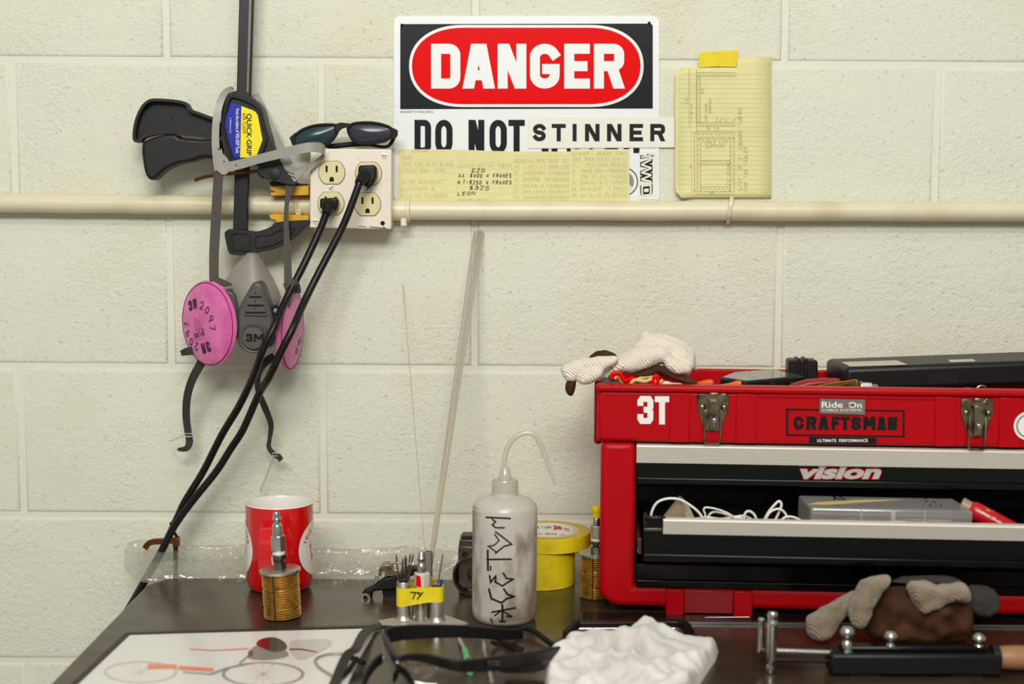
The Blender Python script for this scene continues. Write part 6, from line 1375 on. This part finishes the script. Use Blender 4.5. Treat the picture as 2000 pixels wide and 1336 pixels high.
for f_, m_, ln in ((.1, 'barsteel', .15), (.42, 'darkred', .1), (.5, 'steel', .12), (.15, 'steel', .1)):
    p = oF[0]+e1*f_+e2*.35+V((0, 0, -.020)); MB().cyl(p, p+e1*ln, .005).build('stored_part', M[m_], og)
# red bottle
p0, p1 = TW(1893, 992, -.045), TW(1958, 1027, -.055); ax = (p1-p0).normalized()
rbx = dthing('energy_drink_bottle', 'small red and yellow plastic bottle lying at the right of the open drawer', 'bottle', 1930, -.05)
L_ = .07; rb_ = .0105
MB().lathe([(rb_*.7, 0), (rb_*.95, .004), (rb_, .010), (rb_, L_-.004), (rb_*.8, L_)], p0, ax, 32).build('bottle_body', mat('shrink_sleeve_red', rgb(176, 18, 30), .25), rbx)
MB().lathe([(rb_*.62, -.010), (rb_*.72, -.009), (rb_*.72, -.0005), (rb_*.72, .0005)], p0, ax, 28).build('cap', mat('cap_tan', rgb(150, 130, 100), .4), rbx)
e = V((0, -1, .35)); e = (e-ax*e.dot(ax)).normalized(); g = ax.cross(e)
def rbm(u, v, k=1.004):
    t = v/rb_; return p0+ax*u+(e*math.cos(t)+g*math.sin(t))*rb_*k
q = MB()
for cu, cv, ru, rv in ((.018, -.012, .006, .007), (.034, .010, .003, .006), (.028, .006, .002, .008)):
    q.add([rbm(cu+ru*math.cos(2*PI*i/16), cv+rv*math.sin(2*PI*i/16)) for i in range(16)], [tuple(range(16))])
q.build('bottle_print', M['yellow'], rbx, smooth=0)
q = MB(); hand(q, 'CAFFEINE ENHANCED', .012, -.002, .0024, lambda u, v: rbm(u, -v), .0004, .62, 0, 0); q.build('bottle_lettering', M['whiteprint'], rbx, smooth=0, nrm=False)

# ================================================================== foreground on the bench
# steel straightedge in front of the chest
q = [B(1136, 1200.5, .0), B(1136, 1217, .0)]
t = thing('steel_straightedge', 'long polished steel strip lying on the bench in front of the chest feet', 'straightedge', (q[1].x, q[1].y, 0))
MB().hexa([(q[1].x, q[1].y, 0.0002), (1.0, q[1].y-.012, 0.0002), (1.0, q[0].y-.012, 0.0002), (q[0].x, q[0].y, 0.0002)], [(q[1].x, q[1].y, .0032), (1.0, q[1].y-.012, .0032), (1.0, q[0].y-.012, .0032), (q[0].x, q[0].y, .0032)]).build('strip', mat('steel_dark_reflection', rgb(36, 31, 27), .12, .2), t, .0006)  # steel coloured dark to carry the chest's reflection
sx = MB().box((q[1].x+.001, q[1].y-.0014, .0004), (1.0, q[1].y-.0006, .0030)); 
for v in sx.v: v.y -= .012*(v.x-q[1].x)/(1.0-q[1].x)
sx.build('edge_glint', M['steel'], t)  # bright bar puts the reflected line into the front edge
p0, p1 = B(1375, 1201.5, .0048), B(1461, 1201, .0048)
o = MB().tube([p0-V((0, .009, 0)), p0+(p1-p0)*.6-V((0, .009, 0)), p1-V((0, .009, 0))], [.0003, .0009, .0012], 8).build('scriber', M['steel'], None, loc=p0); tag(o, 'thin bright scriber lying in front of the red foot of the chest', 'scriber')

# poster sheet with a black tape border
pst = thing('poster_sheet', 'glossy bicycle poster taped to the bench at the left', 'poster', B(420, 1290))
PC = [B(246, 1240, .0006), B(736, 1227, .0006), B(700, 1290, .0006), B(640, 1420, .0006), B(60, 1420, .0006)]
MB().prism(PC, (0, 0, -.0004)).build('sheet', M['poster'], pst, smooth=0)
pm = lambda x, y: B(60+x/3.03, 1140+y/3.03, .0009)
def pshape(nm, pts, m, z=0, k=0): MB().add([pm(*p)+V((0, 0, z)) for p in (spline(pts, 4, True) if k else pts)], [tuple(range(len(pts)*(4 if k else 1)))]).build(nm, m, pst, smooth=0, nrm=False)
def wheel(cx, cy, rx, ry, m):
    n = 40; mb = MB(); o_ = [(cx+rx*math.cos(2*PI*i/n), cy+ry*math.sin(2*PI*i/n)) for i in range(n)]; i_ = [(cx+rx*.92*math.cos(2*PI*i/n), cy+ry*.90*math.sin(2*PI*i/n)) for i in range(n)]
    mb.add([pm(*p) for p in o_+i_], [(k, (k+1) % n, n+(k+1) % n, n+k) for k in range(n)])
    for k in range(10):
        a = PI*k/10; dx, dy = rx*.92*math.cos(a), ry*.9*math.sin(a); mb.add([pm(cx-dx-1, cy-dy), pm(cx-dx+1, cy-dy), pm(cx+dx+1, cy+dy), pm(cx+dx-1, cy+dy)], [(0, 1, 2, 3)])
    mb.build('wheel_print', m, pst, smooth=0, nrm=False)
wheel(650, 522, 218, 64, M['posterpale']); wheel(1375, 535, 245, 72, M['postergrey'])
pshape('frame_print', [(695, 475), (860, 478), (870, 500), (690, 505)], M['posterorange'], .0001); pshape('frame_print', [(880, 485), (1085, 500), (1075, 520), (870, 508)], M['posterorange'], .0001)
pshape('frame_print', [(940, 384), (1080, 392), (1290, 380), (1290, 388), (1080, 398), (940, 390)], M['posterorange'], .0001)
pshape('rider_print', [(1285, 430), (1300, 390), (1345, 365), (1400, 372), (1500, 390), (1520, 430), (1400, 452), (1300, 445)], M['postergrey'], .0001, 1)
pshape('rider_print', [(1335, 360), (1370, 328), (1440, 318), (1500, 345), (1515, 385), (1450, 405), (1390, 390)], M['posterdark'], .0002, 1)
pshape('rider_print', [(1335, 358), (1365, 328), (1430, 320), (1405, 350), (1420, 385), (1380, 385)], M['posterred'], .0003, 1)
pshape('rider_print', [(1290, 400), (1310, 398), (1315, 425), (1288, 432)], M['posterdark'], .0003, 1)
pshape('rider_print', [(1545, 340), (1650, 330), (1760, 330), (1780, 360), (1700, 410), (1600, 450), (1550, 420), (1530, 390)], M['posterpale'], .0001, 1)
pshape('frame_print', [(1530, 385), (1600, 384), (1695, 402), (1695, 410), (1600, 394), (1530, 394)], M['posterred'], .0002)
pshape('frame_print', [(900, 520), (1060, 532), (1160, 495), (1300, 470), (1300, 476), (1170, 503), (1070, 540), (900, 526)], M['postergrey'], .0002)
pshape('frame_print', [(1230, 470), (1290, 420), (1297, 424), (1240, 476)], M['postergrey'], .0002)
def strip(nm, a, b_, w_, m, parent, z=.0016, th=.0010):
    a, b_ = B(*a, z), B(*b_, z); d = (b_-a).normalized(); s = V((-d.y, d.x, 0))*w_/2
    return MB().prism([a-s, b_-s, b_+s, a+s], (0, 0, -th)).build(nm, m, parent, .0003)
strip('tape_border', (244, 1237), (783, 1220.5), .0070, M['blacktape'], pst)
strip('tape_border', (248, 1238), (50, 1425), .0070, M['blacktape'], pst)

# loose strap and wire loop beside the glasses
stp = thing('loose_strap', 'black elastic strap curling off the poster beside the safety glasses', 'strap', B(690, 1320))
zk = lambda *p: Z(640, 1180, 7.692, p)
sp_ = [(p[0], p[1]) for p in zk((760, 340), (660, 360), (570, 420), (510, 500), (440, 640), (400, 690), (320, 740), (260, 830), (200, 960), (130, 1130), (60, 1300))]
zz6 = [.003, .006, .012, .016, .018, .018, .016, .013, .010, .006, .004]
P = spline([tuple(B(a, b_, z))for (a, b_), z in zip(sp_, zz6)], 5); n = len(P)
S = []
for i in range(n):
    d = (V(P[min(i+1, n-1)])-V(P[max(i-1, 0)])).normalized(); s = d.cross(V((0, 0, 1))).normalized(); S.append(s*.0048+V((0, 0, .0018)))
MB().band([V(p) for p in P], S, .0016).build('webbing', M['blacktape'], stp, .0004)
P = [B(a, b_, .008) for a, b_ in zk((330, 800), (440, 840), (550, 885))]; MB().tube(P, .0028, 8).build('cross_toggle', M['blackmatt'], stp)
P = spline([tuple(B(a, b_, z)) for (a, b_), z in zip(zk((400, 870), (330, 970), (240, 1070), (150, 1130)), (.008, .006, .004, .003))], 5); MB().tube([V(p) for p in P], .0028, 8).build('strap_tail', M['blackmatt'], stp)
P = spline([tuple(B(a, b_, .002)) for a, b_ in ((700, 1285), (668, 1277), (635, 1279), (616, 1288), (622, 1302), (642, 1316), (660, 1326))], 6); MB().tube([V(p) for p in P], .0013, 8).build('wire_loop', M['postergrey'], stp)

# safety glasses
sgl = thing('safety_glasses', 'clear safety glasses with black temples and neck cord on the bench front', 'glasses', B(900, 1300))
zq = lambda *p: Z(600, 1160, 3.571, p)
def gtube(nm, pts, wz, wt_, m=M['black'], k=5):
    P = [V(p) for p in spline([tuple(B(a, b_, z)) for a, b_, z in pts], k)]; n = len(P); W_ = wz if isinstance(wz, (list, tuple)) else [wz, wz]
    S = [V((0, 0, (W_[0]+(W_[-1]-W_[0])*i/(n-1)) if len(W_) == 2 else W_[min(int(i/(n-1)*(len(W_)-1)), len(W_)-1)])) for i in range(n)]
    return MB().band(P, S, wt_).build(nm, m, sgl, min(.0012, wt_*.3), 2)
gtube('temple', [(p[0], p[1], z) for p, z in zip(zq((548, 300), (600, 280), (700, 268), (800, 262), (960, 260), (1100, 263), (1280, 275), (1400, 282), (1500, 278)), (.034, .034, .033, .032, .029, .025, .018, .013, .010))], [.0085, .0055], .0045)
hl = zq((690, 268), (745, 276)); 
gtube('brow_bar', [(p[0], p[1], z) for p, z in zip(zq((640, 455), (690, 442), (760, 440), (850, 452), (940, 478), (1050, 500), (1150, 500), (1260, 490), (1340, 480)), (.036, .038, .039, .039, .038, .036, .034, .032, .031))], [.0028, .0075], .0045)
gtube('temple', [(p[0], p[1], z) for p, z in zip(zq((1330, 482), (1450, 465), (1600, 440), (1750, 405), (1850, 380)), (.031, .028, .024, .018, .014))], [.0075, .0055], .0050)
gtube('nose_frame', [(p[0], p[1], z) for p, z in zip(zq((540, 310), (570, 370), (600, 430), (630, 480), (630, 540), (605, 590)), (.036, .036, .036, .034, .026, .018))], .0042, .0042)
gtube('frame_rim', [(p[0], p[1], z) for p, z in zip(zq((640, 520), (690, 560), (730, 620), (760, 690)), (.030, .022, .012, .006))], .0038, .0036)
gtube('frame_rim', [(p[0], p[1], z) for p, z in zip(zq((520, 450), (470, 490), (420, 560), (390, 640), (370, 720)), (.026, .024, .020, .014, .008))], .0050, .0036)
gtube('hinge', [(p[0], p[1], z) for p, z in zip(zq((1255, 487), (1300, 484), (1336, 482)), (.0335, .0332, .0325))], .0030, .0052, M['steeldark'])
def lensq(pts, nm='lens'):
    q = [B(p[0], p[1], z) for p, z in pts]; c_ = sum(q, V((0, 0, 0)))/len(q)+V((-.004, -.004, 0)); n = len(q)
    o_ = MB().add(q+[c_], [(i, (i+1) % n, n) for i in range(n)]).build(nm, M['clear'], sgl, smooth=180); sd = o_.modifiers.new('thickness', 'SOLIDIFY'); sd.thickness = .0018
lensq(list(zip(zq((502, 320), (545, 320), (600, 420), (630, 480), (620, 590), (560, 500), (520, 430)), (.036, .036, .036, .036, .016, .010, .016))))
lensq(list(zip(zq((640, 460), (760, 445), (940, 482), (1050, 505), (1000, 600), (850, 680), (740, 690), (660, 600)), (.034, .036, .036, .034, .012, .004, .004, .012))))
o_ = MB().prism([B(p[0], p[1], z) for p, z in zip(zq((1340, 515), (1500, 490), (1660, 470), (1700, 470), (1660, 530), (1560, 552), (1400, 555), (1335, 545)), (.022, .02, .018, .016, .006, .004, .004, .008))], (0, .002, 0)).build('side_shield', mat('smoky_shield', rgb(96, 94, 90), .12), sgl, .0008)
def cordp(pts, r): P = spline([tuple(B(p[0], p[1], z)) for p, z in pts], 6); MB().tube([V(p) for p in P], r, 10).build('neck_cord', M['blackmatt'], sgl)
cordp(list(zip(zq((1290, 262), (1310, 240), (1400, 240), (1500, 234), (1580, 260), (1650, 310), (1715, 352), (1775, 330), (1820, 280), (1875, 215)), (.014, .013, .010, .008, .007, .006, .005, .006, .010, .014))), .0031)
cordp(list(zip(zq((1800, 300), (1830, 330), (1800, 360), (1690, 385)), (.008, .006, .006, .008))), .0028)
cordp(list(zip(zq((1290, 290), (1350, 330), (1400, 360), (1470, 400), (1440, 420)), (.004, .003, .003, .003, .003))), .0022)
gtube('cord_slide', [(p[0], p[1], z) for p, z in zip(zq((1800, 290), (1850, 240), (1885, 205)), (.010, .013, .015))], .0045, .0075, M['blackmatt'])
for a, b_ in (((1375, 330), (1500, 385)),): gtube('cord_tag', [(p[0], p[1], .002) for p in zq(a, b_)], .0014, .006, M['barsteel'])

# picks between the glasses
def pick(label, a, b_, c_, d_, bandcol):
    p0 = B(*a, .003); t = thing('dental_pick', label, 'hand tool', (p0.x, p0.y, 0), 'two slim picks under the safety glasses')
    P = [B(*a, .0026), B(*b_, .0042), B(*c_, .0042), B(*d_, .0030)]
    MB().tube(P, [.0006, .0034, .0030, .0026], 12).build('shaft', M['steel'] if bandcol else M['alu'], t)
    if bandcol:
        q0 = P[2]+(P[3]-P[2])*-.1; q1 = P[2]+(P[3]-P[2])*.35; MB().cyl(q0, q1, .0036).build('green_grip', M['green'], t, .0006)
        q0 = P[2]+(P[3]-P[2])*.85; q1 = P[2]+(P[3]-P[2])*1.05; MB().cyl(q0, q1, .0034).build('green_grip', M['green'], t, .0006)
pick('slim metal pick with green bands lying under the safety glasses', (893.5, 1236), (900, 1252), (909, 1274), (918, 1312), True)
pick('plain slim metal pick lying right of the green-banded one', (944, 1250), (947.5, 1265), (953, 1294), (960, 1330), False)

# hacksaw frame peeking out behind the rag
hs_ = thing('hacksaw_frame', 'black saw frame with a bright bar lying behind the white rag', 'saw', B(1240, 1230))
zr_ = lambda *p: Z(1020, 1160, 3.704, p)
P = spline([tuple(B(a, b_, .009)) for a, b_ in zr_((400, 232), (700, 226), (1000, 220), (1130, 222), (1180, 236), (1200, 262), (1195, 300), (1170, 330))], 5)
MB().band([V(p) for p in P], [V((0, 0, .0048))]*len(P), .0085).build('frame', M['black'], hs_, .0015, 3)
P = spline([tuple(B(a, b_, .008)) for a, b_ in zr_((395, 264), (700, 262), (1050, 260), (1130, 266), (1165, 290), (1175, 320))], 5)
MB().band([V(p) for p in P], [V((0, 0, .0032))]*len(P), .004).build('bright_bar', M['steel'], hs_, .0008)
c = B(*zr_((1216, 280))[0], .008); MB().lathe([(.0058, -.003), (.0062, 0), (.0045, .003), (.0018, .0034)], c, (.6, -.5, .4), 10).build('wing_bolt', M['steeldark'], hs_)

# white rag
RO = [(1062, 1400), (1064, 1330), (1068, 1300), (1082, 1284), (1098, 1272), (1112, 1258), (1125, 1252), (1150, 1250), (1190, 1252), (1228, 1248), (1246, 1240), (1262, 1238), (1300, 1246), (1350, 1256), (1392, 1264), (1404, 1270), (1398, 1290), (1382, 1314), (1362, 1345), (1330, 1400)]
def ragn(x, y):
    X, Y = x-1062, (y-1236)*2.4; w1 = noise.noise(V((X*.006, Y*.006, 1.7)))*60
    def ridge(dx, dy, fq, sd, wp=1.0):
        q = noise.noise(V(((X*dx+Y*dy+w1*wp)*fq, (Y*dx-X*dy)*fq*.28, sd))); return 1-abs(q)*1.7
    r1 = max(0, ridge(.8, .6, .016, 3.1)); r2 = max(0, ridge(-.35, .94, .022, 7.7)); r3 = max(0, ridge(.95, -.3, .045, 11.2, .5))
    return .0105*r1**1.7+.0060*r2**2.0+.0012*r3**2-.006+.007*math.exp(-((x-1258)**2/500+(y-1252)**2/250))+.004*math.exp(-((x-1110)**2/700+(y-1285)**2/900))
rag = inflate('white_rag', RO, lambda a, b_: B(a, b_, .0005), (0, 0, 1), .016, M['cotton'], None, 4.5, 20, 0.0, ragn, loc=B(1220, 1330), smooth=180, sub=1)
tag(rag, 'crumpled white cotton rag in the front of the bench', 'rag')

# grey knit glove with brown palm on the right
gg = thing('work_glove', 'worn grey knit glove with brown coated palm lying in front of the red chest', 'glove', B(1740, 1262))
zx = lambda *p: Z(1440, 1080, 3.571, p); YG = B(1740, 1262).y-.012
wm = lambda y: (lambda a, b_: W(a, b_, y))
inflate('coated_palm', zx((880, 560), (900, 470), (950, 380), (975, 290), (1040, 235), (1130, 222), (1250, 235), (1400, 260), (1560, 300), (1635, 380), (1640, 470), (1620, 560), (1560, 630), (1300, 650), (1050, 640), (940, 600)), wm(YG), (0, -1, .1), .032, M['brown'], gg, 7, 45, .8, kn(.012, .03, 11), sub=1)
GP = []
GP.append(inflate('knit_finger', zx((478, 500), (480, 440), (520, 430), (600, 380), (700, 320), (780, 280), (830, 260), (860, 330), (800, 400), (720, 470), (690, 530), (640, 590), (580, 612), (520, 600), (485, 550)), wm(YG+.012), (0, -1, 0), .013, M['knitgrey'], gg, 5, 16, .9, kn(.003, .06, 12)))
GP.append(inflate('knit_finger', zx((775, 440), (790, 350), (825, 250), (865, 190), (950, 170), (1050, 148), (1075, 170), (1060, 215), (1010, 260), (960, 340), (930, 430), (900, 500), (850, 530), (800, 500)), wm(YG-.02), (0, -1, 0), .014, M['knitgrey'], gg, 5, 18, .9, kn(.003, .06, 13)))
GP.append(inflate('knit_cuff', zx((1180, 240), (1215, 195), (1280, 192), (1350, 210), (1400, 228), (1480, 215), (1560, 205), (1605, 235), (1630, 290), (1615, 340), (1560, 345), (1520, 330), (1450, 350), (1380, 395), (1300, 425), (1260, 400), (1210, 320)), wm(YG-.03), (0, -1, 0), .013, M['knitgrey'], gg, 5, 18, .9, kn(.005, .05, 14)))
fuse(GP, .0022, .0008, 'knit_hand')
dgk = mat('dark_grey_knit', rgb(50, 48, 40), .95, bump=(200, .4, .001))
inflate('knit_back', zx((1060, 200), (1150, 160), (1300, 150), (1450, 150), (1560, 180), (1600, 230), (1500, 240), (1300, 215), (1180, 230)), wm(YG+.02), (0, -1, 0), .012, dgk, gg, 6, 16, .9, kn(.004, .05, 15))
g2 = inflate('dark_glove', zx((1590, 240), (1640, 215), (1720, 220), (1790, 245), (1830, 300), (1830, 370), (1790, 430), (1720, 455), (1640, 440), (1600, 400), (1600, 700), (1590, 700), (1580, 400)), wm(YG+.022), (0, -1, 0), .016, dgk, gg, 6, 20, .9, kn(.004, .05, 16))

# bench jig on the right
JY = B(1506, 1314).y
jg = thing('clamping_jig', 'black bar jig with round steel knobs and pins at the right front', 'jig', B(1640, 1312))
def jx(px, py, y=JY): return W(px, py, y)
sj = mpp(JY); st = M['steel']
a = jx(1507, 1290); zb_ = jx(1507, 1194).z
zl_ = lambda px, pts, m, nm, y=JY: MB().lathe([(r*sj, jx(px, py, y).z) for py, r in pts], (jx(px, 1290, y).x, y, 0), n=28).build(nm, m, jg, smooth=40)
zl_(1507, [(1290, 8.5), (1289, 10.5), (1224, 10.5), (1222, 11), (1214, 11), (1212, 9.5), (1206, 9.5), (1204, 11), (1199, 11), (1195, 9), (1194.5, 6)], st, 'tall_pin')
zl_(1505, [(1315, 5), (1312, 9), (1304, 10), (1299, 9), (1297, 6), (1290, 6)], st, 'pin_foot')
zl_(1485.5, [(1274, 5), (1272.5, 7.5), (1268, 6.2), (1212, 6.2), (1210, 7.5), (1207, 6.5), (1206, 4)], st, 'short_pin', JY+.02)
MB().cyl(jx(1486, 1271, JY+.02), jx(1508, 1276), .003).build('pin_link', M['steeldark'], jg)
MB().cyl(jx(1512, 1271), jx(1625, 1275), 5.5*sj).build('guide_rod', st, jg)
MB().cyl(jx(1512, 1288), jx(1617, 1291), 4*sj).build('guide_rod', M['black'], jg)
A_, C_ = jx(1617, 1299), jx(1950, 1268)
MB().box((A_.x, JY-.014, 0.002), (C_.x, JY+.016, jx(1617, 1270).z)).build('base_bar', M['black'], jg, .003, 2)
MB().box((jx(1640, 1268).x, JY-.006, jx(1617, 1270).z-.001), (jx(1925, 1268).x, JY+.008, jx(1640, 1259).z)).build('slide_bar', M['drawer'], jg, .002, 2)
for px, pts in ((1653, [(1272, 14), (1268, 14), (1262, 11), (1255, 11), (1250, 7), (1246, 8), (1242, 14), (1236, 15.5), (1228, 14), (1224, 9), (1223, 4)]), (1738, [(1266, 10), (1260, 10), (1256, 6), (1252, 11), (1246, 14.5), (1240, 14.5), (1234, 10), (1232, 4)]), (1910, [(1268, 10), (1262, 10), (1258, 7), (1254, 12), (1248, 14.5), (1242, 13), (1238, 8), (1236, 4)])): zl_(px, pts, st, 'knob')
MB().cyl(jx(1936, 1284), jx(1950, 1284), .0125).build('ferrule', M['barsteel'], jg)
MB().lathe([(.009, 0), (.0115, .004), (.0125, .02), (.0115, .06), (.010, .09)], jx(1946, 1284), (1, 0, 0), 28).build('handle', M['wood'], jg)
MB().box((A_.x+.02, JY-.012, 0), (A_.x+.05, JY+.014, .003)).build('jig_foot', M['blackmatt'], jg)
MB().box((C_.x-.05, JY-.012, 0), (C_.x-.02, JY+.014, .003)).build('jig_foot', M['blackmatt'], jg)
